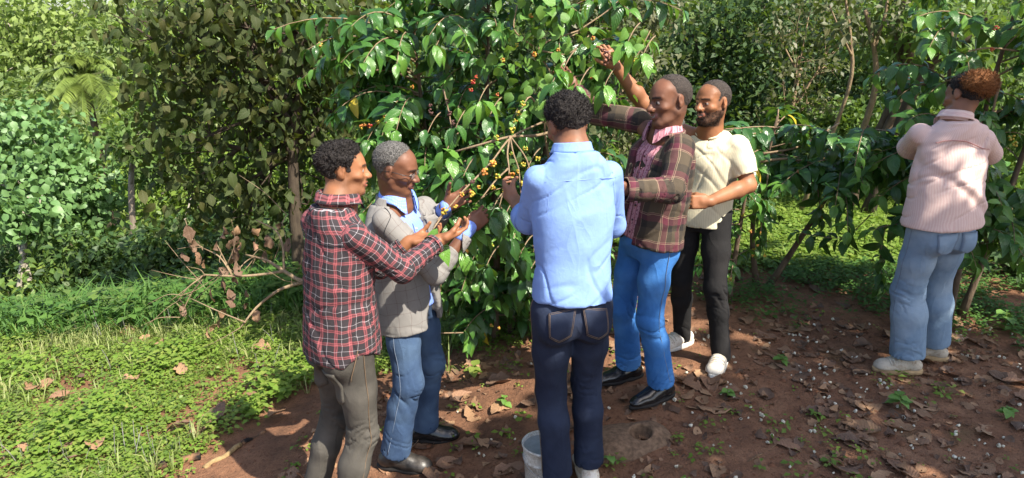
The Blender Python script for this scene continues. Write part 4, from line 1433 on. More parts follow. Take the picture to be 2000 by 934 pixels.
def trousers(parent, PV, RP, H, K, A, mat, hips=(.172, .128), thigh=.093, knee=.072, hem=.078, top=.075, seed=1, yaws=None, thread=TANTHREAD,
             pockets='none', h=.0075, low=.0, flare=0.0, stitch=True, famp=1.0, pz=-.06, cut=None):
    sh = Shape()
    up = RP[:, 2]; r = RP[:, 0]; fw = RP[:, 1]
    cs = [PV - up * .1, PV - up * .03, PV + up * .05, PV + up * top]
    sh.add(loft(cs, [r] * 4, [(hips[0] * .86, hips[1] * .8), hips, (hips[0] * .95, hips[1] * .92), (hips[0] * .88, hips[1] * .86)]), .03)
    for q in (-1, 1):      # seat
        sh.add(ell(PV + r * q * .075 - fw * (hips[1] * .42) - up * .06, V3(.082, .075, .085), RP), .03)
    limbs = []
    for sd in ('L', 'R'):
        Hh, Kk, Aa = H[sd], K[sd], A[sd]
        mid = (Hh + Kk) / 2
        dn = nrm(Aa - Kk)
        E_ = Aa - dn * low
        b = nrm(fw)
        c1 = cone(Hh, mid, thigh * 1.03, thigh * .93, b)
        c2 = cone(mid, Kk, thigh * .93, knee, b); c2.v0 = c1.L
        mm = Kk + (E_ - Kk) * .35 - b * .012
        c3 = cone(Kk, mm, knee, knee * .98 + flare * .4, b); c3.v0 = c2.v0 + c2.L
        c4 = cone(mm, E_, knee * .98 + flare * .4, hem, b); c4.v0 = c3.v0 + c3.L
        for c in (c1, c2, c3, c4): sh.add(c, .03)
        limbs.append([Hh, Kk, E_])
    # flat-cut, hollow hems
    for sd in ('L', 'R'):
        dn = nrm(A[sd] - K[sd]); E_ = A[sd] - dn * low
        Q = np.stack([nrm(np.cross(dn, fw)), nrm(np.cross(np.cross(dn, fw), dn)), dn], 1)
        sh.sub(rbox(E_ + dn * .15, V3(.13, .13, .13), Q, .001), .003)
        sh.sub(cone(E_ - dn * .03, E_ + dn * .1, hem - .012, hem - .008), .003)
    def fold(v, own):
        d = np.zeros(len(v))
        nearL = np.linalg.norm(v - (H['L'] + A['L']) / 2, axis=1) < np.linalg.norm(v - (H['R'] + A['R']) / 2, axis=1)
        for i, sd in enumerate(('L', 'R')):
            m = nearL if sd == 'L' else ~nearL
            if m.any():
                hgt = (v[m] - A[sd]) @ up
                wz = 1 - .6 * sstep(.55, .85, hgt)
                d[m] = limb_fold(v[m], limbs[i], seed + i * 5, .0075, 13) * wz + .004 * fbm(v[m] * 8, 2, seed)
        return d
    ob, v, f = garment('trousers', sh, mat, parent, h, fold, amp=famp, cut=None if cut is None else (PV, up, cut))
    kk = .0042
    if stitch:
        ms = []
        for i, sd in enumerate(('L', 'R')):
            q = -1 if sd == 'L' else 1
            pts = [PV + r * q * hips[0] * .93 + up * .06] + [limbs[i][0] + r * q * .1, (limbs[i][0] + limbs[i][1]) / 2 + r * q * .09, limbs[i][1] + r * q * .075, limbs[i][2] + r * q * hem + up * .02]
            ms.append(snapped_tube(sh, pts, .0016, kk * .3, 40))
        for vv, ff in ms: part('side_seam', vv, ff, thread, ob)
    if pockets == 'back':
        for q in (-1, 1):
            c = PV + r * q * .085 - fw * .16 + up * pz
            wd, ht = .072, .15
            tl, tr = c - r * wd + up * ht * .38, c + r * wd + up * ht * .42
            br, bl = c + r * wd * .85 - up * ht * .5, c - r * wd * .85 - up * ht * .52
            pv_, pf_, puv, rim = patch(sh, (tl, tr, br, bl), 9, 9, .009, .22)
            po = part('back_pocket', pv_, pf_, mat, ob, uv=puv)
            ms = []
            rr = np.array(rim + rim[:1])
            cen = rr.mean(0)
            for sc_ in (.96, .86):
                ms.append(tube(sh.snap(cen + (rr - cen) * sc_, .0092), .0008, 5))
            vv, ff = join(ms)
            part('stitching', vv, ff, thread, po)
        # yoke seam and belt loops
        ms = [snapped_tube(sh, [PV + r * x * hips[0] * .9 - fw * (.17 if abs(x) < .9 else .05) + up * (pz + .075 + .018 * abs(x)) for x in (-1, -.6, 0, .6, 1)], .0018, kk, 40)]
        vv, ff = join(ms); part('yoke_seam', vv, ff, thread, ob)
    if pockets == 'side':
        ms = []
        for q in (-1, 1):
            pts = [PV + r * q * .16 + up * (.03 - .17 * t) - fw * (.02 + .05 * t) + r * q * .02 for t in np.linspace(0, 1, 6)]
            ms.append(snapped_tube(sh, pts, .0022, kk, 16))
            c = PV + r * q * .085 - fw * .16 - up * .17
            pv_, pf_, puv, rim = patch(sh, (c - r * .065 + up * .06, c + r * .065 + up * .06, c + r * .056 - up * .075, c - r * .056 - up * .075), 8, 8, .008, .2)
            part('back_pocket', pv_, pf_, mat, ob, uv=puv)
        for vv, ff in ms: part('pocket_edge', vv, ff, thread, ob)
    return ob, sh

def torso_loft(PV, NB, RP, RC, hem=-.13, grow_=0.0, w=(.178, .158, .178, .186), d=(.135, .118, .128, .118), sway=0.0, slope=1.0):
    ax = NB - PV
    pts, rs, ab = [], [], []
    lv = [(hem, w[0] * 1.02, d[0] * 1.0), (.0, w[0], d[0]), (.32, w[1], d[1]), (.62, w[2], d[2]), (.82, w[3], d[3]), (.93, w[3] * .72, d[3] * .84), (1.0, .085, .078)]
    lv = lv[:1] + [q for q in lv[1:] if q[0] > hem + .03]
    for t, a, b in lv:
        tt = min(max(t, 0), 1)
        f = (RP[:, 1] * (1 - tt) + RC[:, 1] * tt)
        pts.append(PV + ax * t + f * (sway * math.sin(PI * tt) - (0.02 if t > .9 else 0)))
        rs.append(RP[:, 0] * (1 - tt) + RC[:, 0] * tt)
        ab.append((a + grow_, b + grow_))
    return loft(pts, rs, ab)

def sleeve(sh, S_, E_, W_, r=(.066, .056, .05, .04), k=.03, cuff=True, inner=.03):
    c1 = cone(S_, E_, r[0], r[1]); c2 = cone(E_, W_, r[2], r[3]); c2.v0 = c1.L
    sh.add(c1, k); sh.add(c2, .02)
    d = nrm(W_ - E_)
    Q = np.stack([nrm(np.cross(d, V3(.3, .5, .8))), nrm(np.cross(d, np.cross(d, V3(.3, .5, .8)))), d], 1)
    sh.sub(rbox(W_ + d * .08, V3(.08, .08, .08), Q, .001), .002)
    sh.sub(cone(W_ - d * .03, W_ + d * .05, inner, inner + .002), .002)

HAIRLINE = {'afro': (V3(0, .07, .07), nrm((0, .80, -.60))), 'high': (V3(0, .076, .078), nrm((0, .80, -.60))), 'short': (V3(0, .045, .09), nrm((0, .93, -.36))),
            'crop': (V3(0, .042, .1), nrm((0, .97, -.24))), 'crop2': (V3(0, .06, .09), nrm((0, .95, -.32))), 'woman': (V3(0, .07, .07), nrm((0, .72, -.69)))}

def hairline(l, kind):
    p0, nv = HAIRLINE[kind]
    fr = (l - p0) @ nv
    fr = fr + .009 * sstep(.025, .055, np.abs(l[:, 0])) * (l[:, 2] > .02) - .016 * sstep(.055, .07, np.abs(l[:, 0])) * sstep(.03, -.0, l[:, 2])
    nape = -(l[:, 2] + .06)
    ear = .027 - np.sqrt((np.abs(l[:, 0]) - .082) ** 2 + ((l[:, 1] + .012)) ** 2 + (l[:, 2] + .002) ** 2)
    return np.maximum(np.maximum(fr * .9, nape), ear)

def hair_shell(parent, HC, R, s, kind, mat, seed=3):
    th = {'afro': .015, 'high': .017, 'short': .008, 'crop': .0055, 'crop2': .0055, 'woman': .012}[kind]
    p0, nv = HAIRLINE[kind]
    nv = nrm(nv)
    zt = .012 if kind in ('high',) else 0.0
    def f(x):
        l = (x - HC) @ R / s
        r = np.array([.0755, .0975, .0845])
        th_ = th * (.25 + .75 * sstep(-.06, .07, l[:, 2])) if kind in ('afro', 'high') else th
        q = l - V3(0, -.014, .034)
        k0 = np.sqrt(((q / r) ** 2).sum(1)); k1 = np.sqrt(((q / (r * r)) ** 2).sum(1)) + 1e-9
        d = k0 * (k0 - 1) / k1 - th_
        if zt: d = np.maximum(d, 0 * d - 1)
        e = hairline(l, kind)
        d = np.maximum(d + (th_ + .002) * sstep(-.03, .0, e) * (.9 if kind in ('crop', 'crop2', 'short') else .55), e)
        return d * s
    sh = Shape().add(fn_prim(HC - .16 * s, HC + .16 * s, f), 0)
    v, fa = sh.mesh(.004)
    v = relax(v, fa, 1, .5)
    n = vnormals(v, fa)
    a = {'afro': .007, 'high': .008, 'short': .0022, 'crop': .0012, 'crop2': .0012, 'woman': .004}[kind]
    d = a * (fbm(v * (95 if a > .003 else 160), 2, seed)) + (a * .8 * vnoise(v * 28, seed + 1) if a > .003 else 0)
    v = v + n * d[:, None]
    meshes = [(v, fa)]
    # short curled strands break the outline
    l = (v - HC) @ R / s
    cand = np.nonzero((n @ R[:, 2] > -.6) & (((v + n * .004 - HC) @ R / s - p0) @ nv < -.012))[0]
    N = {'afro': 2600, 'high': 2600, 'short': 1500, 'crop': 1600, 'crop2': 1600, 'woman': 1800}[kind]
    L = {'afro': .011, 'high': .011, 'short': .006, 'crop': .004, 'crop2': .004, 'woman': .01}[kind]
    if len(cand):
        rg = np.random.default_rng(seed)
        pk = rg.choice(cand, N)
        b = v[pk] - n[pk] * .002
        d1 = n[pk] + rg.normal(0, .55, (N, 3)); d1 /= np.linalg.norm(d1, axis=1)[:, None]
        d2 = d1 + rg.normal(0, .9, (N, 3)); d2 /= np.linalg.norm(d2, axis=1)[:, None]
        sd = np.cross(d1, rg.normal(0, 1, (N, 3))); sd /= np.linalg.norm(sd, axis=1)[:, None]
        wd = .0013
        m = b + d1 * L * .6; e = m + d2 * L * .6
        vs = np.stack([b - sd * wd, b + sd * wd, m + sd * wd, m - sd * wd, e + sd * wd * .5, e - sd * wd * .5], 1).reshape(-1, 3)
        i = np.arange(N)[:, None] * 6
        fs = np.concatenate([i + np.array([[0, 1, 2, 3]]), i + np.array([[3, 2, 4, 5]])])
        meshes.append((vs, fs))
    vv, ff = join(meshes)
    return part('hair', vv, ff, mat, parent)

def body(name, origin, NB, HC, RH, hs, RC, skin, arms, hands, label, beard=0., stubble=0., smile=False, group=None, PV=None, h=.004, neck=.056, hair='crop'):
    """the visible person: head, neck, shoulders, arms and hands as one continuous skin"""
    sh = Shape()
    add_head(sh, HC, RH, hs, smile=smile)
    jaw = HC + RH @ (V3(0, -.022, -.045) * hs)
    base = NB + RC[:, 1] * .012 + V3(0, 0, .0)
    sh.add(cone(jaw, base - RC[:, 2] * .02, neck * hs * .98, neck * 1.12), .03)
    sh.add(cone(HC + RH @ (V3(0, .03, -.085) * hs), base + RC[:, 1] * .035 - RC[:, 2] * .01, .03 * hs, .035), .03)
    ch = NB - RC[:, 2] * .16
    sh.add(cone(base, ch, .058, .06), .05)
    sh.add(cone(ch, PV + V3(0, 0, .05), .06, .06), .03)
    for sd in ('L', 'R'):
        S_, E_, W_, r = arms[sd]
        sh.add(cone(NB - RC[:, 2] * .07, S_, .05, .042), .04)
        sh.add(cone(S_, E_, r[0], r[1]), .02)
        m = E_ + (W_ - E_) * .3
        sh.add(cone(E_, m, r[1] * .98, r[2]), .02)
        sh.add(cone(m, W_, r[2], r[3]), .02)
        hd = hands[sd]
        if hd:
            add_hand(sh, W_, *hd[0], **hd[1])
    v, f = sh.mesh(h)
    v = relax(v, f, 1, .3)
    v = v + vnormals(v, f) * (.0009 * fbm(v * 60, 2, 2) * (np.linalg.norm(v - HC, axis=1) < .2))[:, None]
    z = head_zones(v, HC, RH, hs, beard, stubble, smile, hair)
    o = solo(name, v, f, skin, origin, label, 'person', group, attrs={'zone': z})
    if beard > .5:
        l = (v - HC) @ RH / hs
        n = vnormals(v, f)
        sel = np.nonzero((z[:, 2] > .55) & (l[:, 2] < -.03) & (l[:, 1] > -.03) & (np.linalg.norm(l, axis=1) < .2))[0]
        r_ = np.random.default_rng(3); N = 2200; pk = r_.choice(sel, N)
        d1 = n[pk] + r_.normal(0, .5, (N, 3)) - RH[:, 2] * .5; d1 /= np.linalg.norm(d1, axis=1)[:, None]
        sd = np.cross(d1, r_.normal(0, 1, (N, 3))); sd /= np.linalg.norm(sd, axis=1)[:, None]
        b = v[pk] + r_.normal(0, .0012, (N, 3)); e = b + d1 * r_.uniform(.004, .009, (N, 1))
        vs = np.stack([b - sd * .0009, b + sd * .0009, e + sd * .0003, e - sd * .0003], 1).reshape(-1, 3)
        part('beard', vs, np.arange(4 * N).reshape(-1, 4), HAIR_BLACK, o)
    return o, sh

# ---- cloth patterns
def p_plaid_red(t, u, v):
    dk, pk, rd_, wh = (.036, .03, .034), (.37, .105, .115), (.16, .035, .042), (.52, .49, .52)
    st = [(0, dk), (.16, pk), (.24, rd_), (.30, pk), (.38, dk), (.672, wh), (.7, dk)]
    a = stripes(t, u, .056, st, .1); b = stripes(t, v, .056, st, .33)
    return t.mix(.5, a, b)

def p_check_jacket(t, u, v):
    ol, mr, tn, dk = (.075, .058, .04), (.115, .03, .045), (.36, .27, .18), (.03, .026, .024)
    a = stripes(t, u, .125, [(0, ol), (.3, tn), (.325, ol), (.36, tn), (.38, mr), (.62, tn), (.635, dk), (.85, ol)], .2)
    b = stripes(t, v, .135, [(0, ol), (.24, dk), (.5, mr), (.72, tn), (.745, mr), (.78, tn), (.795, ol)], .4)
    return t.mix(.5, a, b)

def p_window_check(t, u, v):
    bs, ln = (.215, .205, .195), (.12, .09, .08)
    a = stripes(t, u, .052, [(0, bs), (.95, ln)]); b = stripes(t, v, .058, [(0, bs), (.955, ln)])
    return t.mix(.5, a, b)

def p_pink_print(t, u, v):
    a = stripes(t, u, .022, [(0, (.52, .24, .28)), (.55, (.38, .13, .17)), (.8, (.56, .3, .33))])
    uvn = t.n('UVMap', uv_map='uv')
    sp = t.ramp(t.noise(uvn.outputs[0], 95, 2), [(.58, 0.0), (.62, 1.0)])
    return t.mix(t.math('MULTIPLY', sp, .8), a, (.12, .03, .05))

def p_pink_stripe(t, u, v):
    return stripes(t, u, .0115, [(0, (.67, .51, .465)), (.5, (.60, .40, .365)), (.62, (.65, .47, .43)), (.78, (.60, .40, .365)), (.9, (.67, .51, .465))])

def p_rib(t, u, v):
    return stripes(t, u, .011, [(0, (.65, .59, .42)), (.7, (.585, .525, .37))])

def p_blue_dots(t, u, v):
    a = stripes(t, u, .006, [(0, (.15, .25, .72)), (.6, (.26, .38, .80))]); b = stripes(t, v, .006, [(0, (.15, .25, .72)), (.6, (.26, .38, .80))])
    return t.mix(.5, a, b)

F_RED = fabric('red_plaid_flannel', p_plaid_red, .9, .3)
F_CHECK = fabric('brown_check_flannel', p_check_jacket, .92, .3)
F_TWEED = fabric('grey_windowpane_wool', p_window_check, .9, .14, 700)
F_PINKPRINT = fabric('pink_print_cotton', p_pink_print, .85)
F_PINK = fabric('pink_striped_cotton', p_pink_stripe, .85, .16, mottled=.06)
F_CREAM = fabric('cream_ribbed_jersey', p_rib, .85, .14, mottled=.05)
F_BLUE = fabric('pale_blue_cotton', (.185, .30, .61), .8, .3, mottled=.06)
F_DEEPBLUE = fabric('deep_blue_dotted_cotton', p_blue_dots, .8, mottled=.06)
J_GREY = jeans_mat('faded_grey_denim', (.06, .055, .047), (.115, .105, .09))
J_MID = jeans_mat('mid_blue_denim', (.035, .065, .13), (.085, .14, .23))
J_NAVY = jeans_mat('navy_denim', (.014, .02, .042), (.028, .04, .075))
J_BRIGHT = jeans_mat('bright_blue_denim', (.04, .16, .44), (.09, .25, .55))
J_BLACK = jeans_mat('black_denim', (.012, .0115, .012), (.022, .02, .02))
J_LIGHT = jeans_mat('light_wash_denim', (.19, .275, .38), (.33, .41, .49))

SK_A = skin_mat('warm_brown_skin', (.27, .115, .055), (.25, .09, .06))
SK_B = skin_mat('deep_brown_skin', (.155, .066, .038), (.17, .065, .055))
SK_C = skin_mat('brown_skin', (.215, .095, .052), (.22, .085, .065))
HAIR_BLACK = hair_mat('black_curly_hair', (.008, .007, .007), (.035, .028, .026))
HAIR_GREY = hair_mat('greying_hair', (.015, .014, .014), (.22, .21, .20))
HAIR_CROP = hair_mat('cropped_hair', (.022, .018, .016), (.085, .066, .056))
HAIR_RUST = hair_mat('rust_dyed_hair', (.12, .045, .014), (.34, .14, .045))
BTN = simple_mat('dark_button', (.05, .02, .025), .4)
BTNW = simple_mat('pale_button', (.7, .72, .75), .4)

def shoulders(NB, RC, wd=.168, dz=.085, fwd=0.0):
    return {'L': NB + RC @ V3(-wd, fwd, -dz), 'R': NB + RC @ V3(wd, fwd, -dz)}

def legs_from(PV, RP, ank, hw=.088, b=None):
    H = {'L': PV - RP[:, 0] * hw, 'R': PV + RP[:, 0] * hw}
    K = {}
    for sd in 'LR':
        L = np.linalg.norm(ank[sd] - H[sd])
        K[sd] = ik(H[sd], ank[sd], L * .507, L * .507, RP[:, 1])
    return H, K

def Hc(u, y, z):
    """point in pixel column u, y metres ahead, at world height z"""
    dep = y * math.cos(PITCH) - (z - CAM[2]) * math.sin(PITCH)
    return V3((u - 1000) / FPX * dep, y, z)

def ankle(u, y):
    p = Hc(u, y, 0.0); g = gz(p[0], y); p = Hc(u, y, g + .09)
    return p, gz(p[0], p[1])

def buttons(sh, pts, mat, parent, r=.0055):
    ms = []
    for p in pts:
        q = sh.snap(np.array([p]), .0025)[0]; n = sh.grad(np.array([p]))[0]
        ms.append(tube([q - n * .003, q + n * .0025], r, 8))
    for v, f in ms: part('button', v, f, mat, parent)

def seam(parent, sh, pts, mat, name='seam', r=.0016, off=.0025, n=26):
    v, f = snapped_tube(sh, pts, r, off, n, 5)
    return part(name, v, f, mat, parent)

# ================= man in the red plaid shirt
def man_plaid():
    yp, yc = rad(48), rad(46)
    RP, RC = frame(yp), frame(yc, rad(4))
    PV = Hc(668, 2.64, gz(-.62, 2.64) + .93)
    NB = P(655, 402, 2.64)
    HC, RH, hs = P(671, 332, 2.70), frame(rad(76), rad(4), rad(-3)), .89
    org = V3(PV[0], PV[1], gz(PV[0], PV[1]))
    S_ = shoulders(NB, RC, .154, .098)
    ER, WR = P(786, 528, 2.62), P(858, 470, 2.80)
    EL, WL = P(742, 520, 2.90), P(800, 472, 2.93)
    arms = {'R': (S_['R'], ER, WR, (.035, .03, .032, .027)), 'L': (S_['L'], EL, WL, (.035, .03, .036, .028))}
    hands = {'R': ((V3(.75, .45, .22), V3(-.15, .25, .9), 1), dict(curl=(35, 42, 50, 55), thumb=20, tcurl=15)),
             'L': ((V3(.95, .15, .18), V3(-.1, -.1, 1), -1), dict(curl=(30, 35, 40, 45), thumb=15, tcurl=15))}
    o, bsh = body('person', org, NB, HC, RH, hs, RC, SK_A, arms, hands,
                  'young man in red plaid shirt and grey jeans holding a twig of yellow berries', stubble=.35, PV=PV, hair='high')
    hair_shell(o, HC, RH, hs, 'high', HAIR_BLACK, 5)
    sh = Shape()
    sh.add(torso_loft(PV, NB, RP, RC, -.10, 0, (.18, .164, .168, .162), (.15, .13, .124, .108)), .03)
    sleeve(sh, S_['R'], ER, ER + (WR - ER) * .88, (.054, .053, .052, .041), inner=.034)
    sleeve(sh, S_['L'], EL, EL + (WL - EL) * .82, (.066, .058, .054, .043), inner=.036)
    sh.sub(loft([PV - RP[:, 2] * .3, PV - RP[:, 2] * .0], [RP[:, 0]] * 2, [(.172, .138), (.165, .128)]), .004)
    for q in (-1, 1):     # curved shirt tails: lower at the back
        sh.sub(ell(PV + RP @ V3(q * .2, .02, -.075), V3(.06, .15, .055), RP), .01)
    fold = lambda v, own: np.where(own == 0, cloth_fold(v, RC, 21, .0075), limb_fold(v, [S_['R'], ER, WR], 4, .007, 15))
    so_, v, f = garment('shirt', sh, F_RED, o, .0068, fold)
    cv, cf, cuv = collar(NB + RC @ V3(0, .012, .02), RC, (.07, .072), .036, 28, .034)
    part('collar', cv, cf, F_RED, so_, uv=cuv)
    seam(so_, sh, [NB + RC @ V3(x, -.1, -.13) for x in (-.17, -.08, 0, .08, .17)], DARKTHREAD)
    for E_, W_, fr in ((ER, WR, .8), (EL, WL, .74)):
        d = nrm(W_ - E_); c = E_ + (W_ - E_) * fr
        pv, pf = tube([c - d * .0, c + d * (np.linalg.norm(W_ - E_) * .085)], [.0475, .046], 18, False)
        per = np.tile(np.arange(18) * .0165, 2); vv = np.repeat([0, .03], 18)
        uvp = np.stack([per, vv], 1); q = pf[0]
        vin = pv.copy(); part('cuff', pv, q, F_RED, so_, uv=uvp[q.ravel()])
    aL, gL = ankle(612, 2.72); aR, gR = ankle(672, 2.52)
    H, K = legs_from(PV, RP, {'L': aL, 'R': aR})
    trousers(o, PV, RP, H, K, {'L': aL, 'R': aR}, J_GREY, (.156, .12), .083, .064, .062, seed=3, pockets='side', cut=.02)
    shoe(o, aL, rad(40), 'boot', LEATHER_DUST, RUBBER_BLACK, gL); shoe(o, aR, rad(60), 'boot', LEATHER_DUST, RUBBER_BLACK, gR)
    return o

# ================= man in the grey jacket
def man_grey():
    yp, yc = rad(112), rad(122)
    RP, RC = frame(yp), frame(yc, rad(4))
    PV = Hc(796, 3.16, gz(-.5, 3.16) + .90)
    NB = P(772, 395, 3.17)
    HC, RH, hs = P(773, 329, 3.12), frame(rad(97), rad(17), rad(4)), .98
    org = V3(PV[0], PV[1], gz(PV[0], PV[1]))
    S_ = {'R': P(752, 432, 2.98), 'L': P(828, 408, 3.30)}
    ER, WR = P(850, 535, 2.95), P(918, 444, 3.06)
    EL, WL = P(838, 452, 3.40), P(872, 402, 3.22)
    arms = {'R': (S_['R'], ER, WR, (.035, .03, .03, .027)), 'L': (S_['L'], EL, WL, (.035, .03, .03, .027))}
    hands = {'R': ((V3(.62, .5, .42), V3(-.35, .85, -.3), 1), dict(curl=(82, 86, 88, 90), thumb=12, tcurl=40)),
             'L': ((V3(.72, -.05, .42), V3(.15, -.95, .15), -1), dict(curl=(32, 38, 42, 46), thumb=52, tcurl=8, spread=7))}
    o, bsh = body('person', org, NB, HC, RH, hs, RC, SK_B, arms, hands,
                  'older man in glasses, grey checked blazer and blue shirt beside the coffee bush', PV=PV, neck=.06, hair='short')
    hair_shell(o, HC, RH, hs, 'short', HAIR_GREY, 8)
    # glasses
    g = lambda x, y, z: HC + RH @ (V3(x, y, z) * hs)
    ms = []
    for q in (-1, 1):
        a = np.linspace(0, 2 * PI, 18)
        ms.append(tube(np.array([g(q * .032 + .024 * math.cos(k), .1 - .12 * abs(.024 * math.cos(k) + .032) , .002 + .015 * math.sin(k)) for k in a]), .0016, 5))
        ms.append(tube(np.array([g(q * .058, .092, .006), g(q * .076, .06, .006), g(q * .083, .0, .006), g(q * .082, -.03, -.004)]), .0019, 5))
    ms.append(tube(np.array([g(-.008, .104, .004), g(0, .108, .006), g(.008, .104, .004)]), .0015, 5))
    v, f = join(ms)
    go = part('glasses', v, f, simple_mat('dark_metal_frame', (.03, .028, .028), .3, .6, metal=.6), o)
    t = NT('glasses_lens'); gl = t.bsdf((.9, .9, .9), .05, .5, Alpha=.18); LM = t.done(gl)
    for q in (-1, 1):
        a = np.linspace(0, 2 * PI, 16, endpoint=False)
        rim = [g(q * .032 + .023 * math.cos(k), .1 - .12 * abs(.023 * math.cos(k) + .032), .002 + .0145 * math.sin(k)) for k in a]
        c = g(q * .032, .0975, .002)
        part('lens', np.array(rim + [c]), np.array([(i, (i + 1) % 16, 16) for i in range(16)]), LM, go)
    # blue shirt
    TL = torso_loft(PV, NB, RP, RC, -.1, 0, (.158, .16, .164, .16), (.124, .124, .122, .102))
    ss = Shape().add(TL, .02)
    ss.add(cone(WR - nrm(WR - ER) * .06, WR - nrm(WR - ER) * .004, .036, .035), .003)
    ss.add(cone(WL - nrm(WL - EL) * .06, WL - nrm(WL - EL) * .004, .036, .035), .003)
    so_, v, f = garment('shirt', ss, F_DEEPBLUE, o, .0075, lambda v, own: cloth_fold(v, RC, 5, .004))
    cv, cf, cuv = collar(NB + RC @ V3(0, .012, .012), RC, (.07, .072), .045, 22, .035, .035)
    part('collar', cv, cf, F_DEEPBLUE, so_, uv=cuv)
    seam(so_, ss, [NB + (PV - NB) * k + RC[:, 1] * .14 + RC[:, 0] * .018 for k in np.linspace(.12, .75, 8)], DARKTHREAD, 'placket_edge', .002)
    buttons(ss, [NB + (PV - NB) * k + RC[:, 1] * .14 for k in (.2, .34, .48, .62)], BTNW, so_)
    # blazer
    js = Shape()
    JL = torso_loft(PV, NB, RP, RC, -.3, .018, (.166, .164, .17, .166), (.13, .126, .122, .106))
    js.add(JL, .03)
    sleeve(js, S_['R'], ER, ER + (WR - ER) * .84, (.06, .052, .052, .046), inner=.037)
    sleeve(js, S_['L'], EL, EL + (WL - EL) * .8, (.064, .06, .058, .048), inner=.038)
    js.sub(loft([PV - RP[:, 2] * .3, PV - RP[:, 2] * .08], [RP[:, 0]] * 2, [(.178, .14), (.165, .128)]), .004)
    ax = NB - PV; La = np.linalg.norm(ax); axn = ax / La
    def wedge(x):
        lx, ly, tt, a, b = JL.local(x)
        s = tt / La - .3
        wdt = np.interp(s, [-.35, -.12, .05, .25, .9, 1.1], [.075, .05, .018, .012, .078, .09])
        dd = np.maximum(np.abs(lx + .0) - wdt, -ly + .05)
        return np.maximum(dd, -.5)
    js.sub(fn_prim(PV - .5, NB + .3, lambda x: np.maximum(wedge(x), -(TL.f(x) + .006))), .006)
    fold = lambda v, own: np.where(own == 0, cloth_fold(v, RC, 31, .0045), limb_fold(v, [S_['R'], ER, WR], 14, .0038, 12))
    jo, v, f = garment('blazer', js, F_TWEED, o, .0072, fold)
    # lapels
    for q in (-1, 1):
        inner = [(.055, .97), (.068, .8), (.05, .58), (.02, .34)]
        outer = [(.088, .95), (.128, .78), (.098, .6), (.03, .33)]
        def at(l, s): return PV + ax * s + RC[:, 0] * q * l + RC[:, 1] * .16
        I, O = [], []
        for k in np.linspace(0, 1, 14):
            I.append(at(*[np.interp(k, [0, .33, .66, 1], [p_[j] for p_ in inner]) for j in (0, 1)]))
            O.append(at(*[np.interp(k, [0, .33, .66, 1], [p_[j] for p_ in outer]) for j in (0, 1)]))
        I, O = np.array(I), np.array(O)
        rows = [I + (O - I) * k for k in np.linspace(0, 1, 6)]
        top = [js.snap(r_.copy(), .008 if i else .004) for i, r_ in enumerate(rows)]
        bot = [js.snap(r_.copy(), -.003) for r_ in rows]
        n = 14; vs = np.concatenate(top + bot); N = 6 * n
        fs = [(i * n + j, i * n + j + 1, (i + 1) * n + j + 1, (i + 1) * n + j) for i in range(5) for j in range(n - 1)]
        fs += [(5 * n + j, 5 * n + j + 1, N + 5 * n + j + 1, N + 5 * n + j) for j in range(n - 1)] + [(j, N + j, N + j + 1, j + 1) for j in range(n - 1)]
        fs = np.array(fs); uvp = np.stack([np.tile(np.linspace(0, .4, n), 12), np.repeat(np.linspace(0, .05, 12), n)], 1)
        part('lapel', vs, fs, F_TWEED, jo, uv=uvp[fs.ravel()])
    cv, cf, cuv = collar(NB + RC @ V3(0, .004, -.002), RC, (.082, .08), .035, 75, .045, .0)
    part('collar', cv, cf, F_TWEED, jo, uv=cuv)
    seam(jo, js, [S_['R'] + V3(.0, -.0, .07) , S_['R'] + RC[:, 0] * -.035 + V3(.0, -.05, .02), S_['R'] - RC[:, 0] * .02 + V3(0, -.06, -.06)], DARKTHREAD)
    a1, g1 = ankle(772, 3.04); a2, g2 = ankle(828, 3.28)
    H, K = legs_from(PV, RP, {'R': a1, 'L': a2}, .085)
    trousers(o, PV, RP, H, K, {'R': a1, 'L': a2}, J_MID, (.158, .124), .084, .07, .078, seed=13, thread=PALETHREAD, low=.02)
    shoe(o, a1, rad(100), 'boot', LEATHER_DUST, RUBBER_BLACK, g1, 1.06); shoe(o, a2, rad(90), 'boot', LEATHER_BLACK, RUBBER_BLACK, g2, 1.06)
    return o

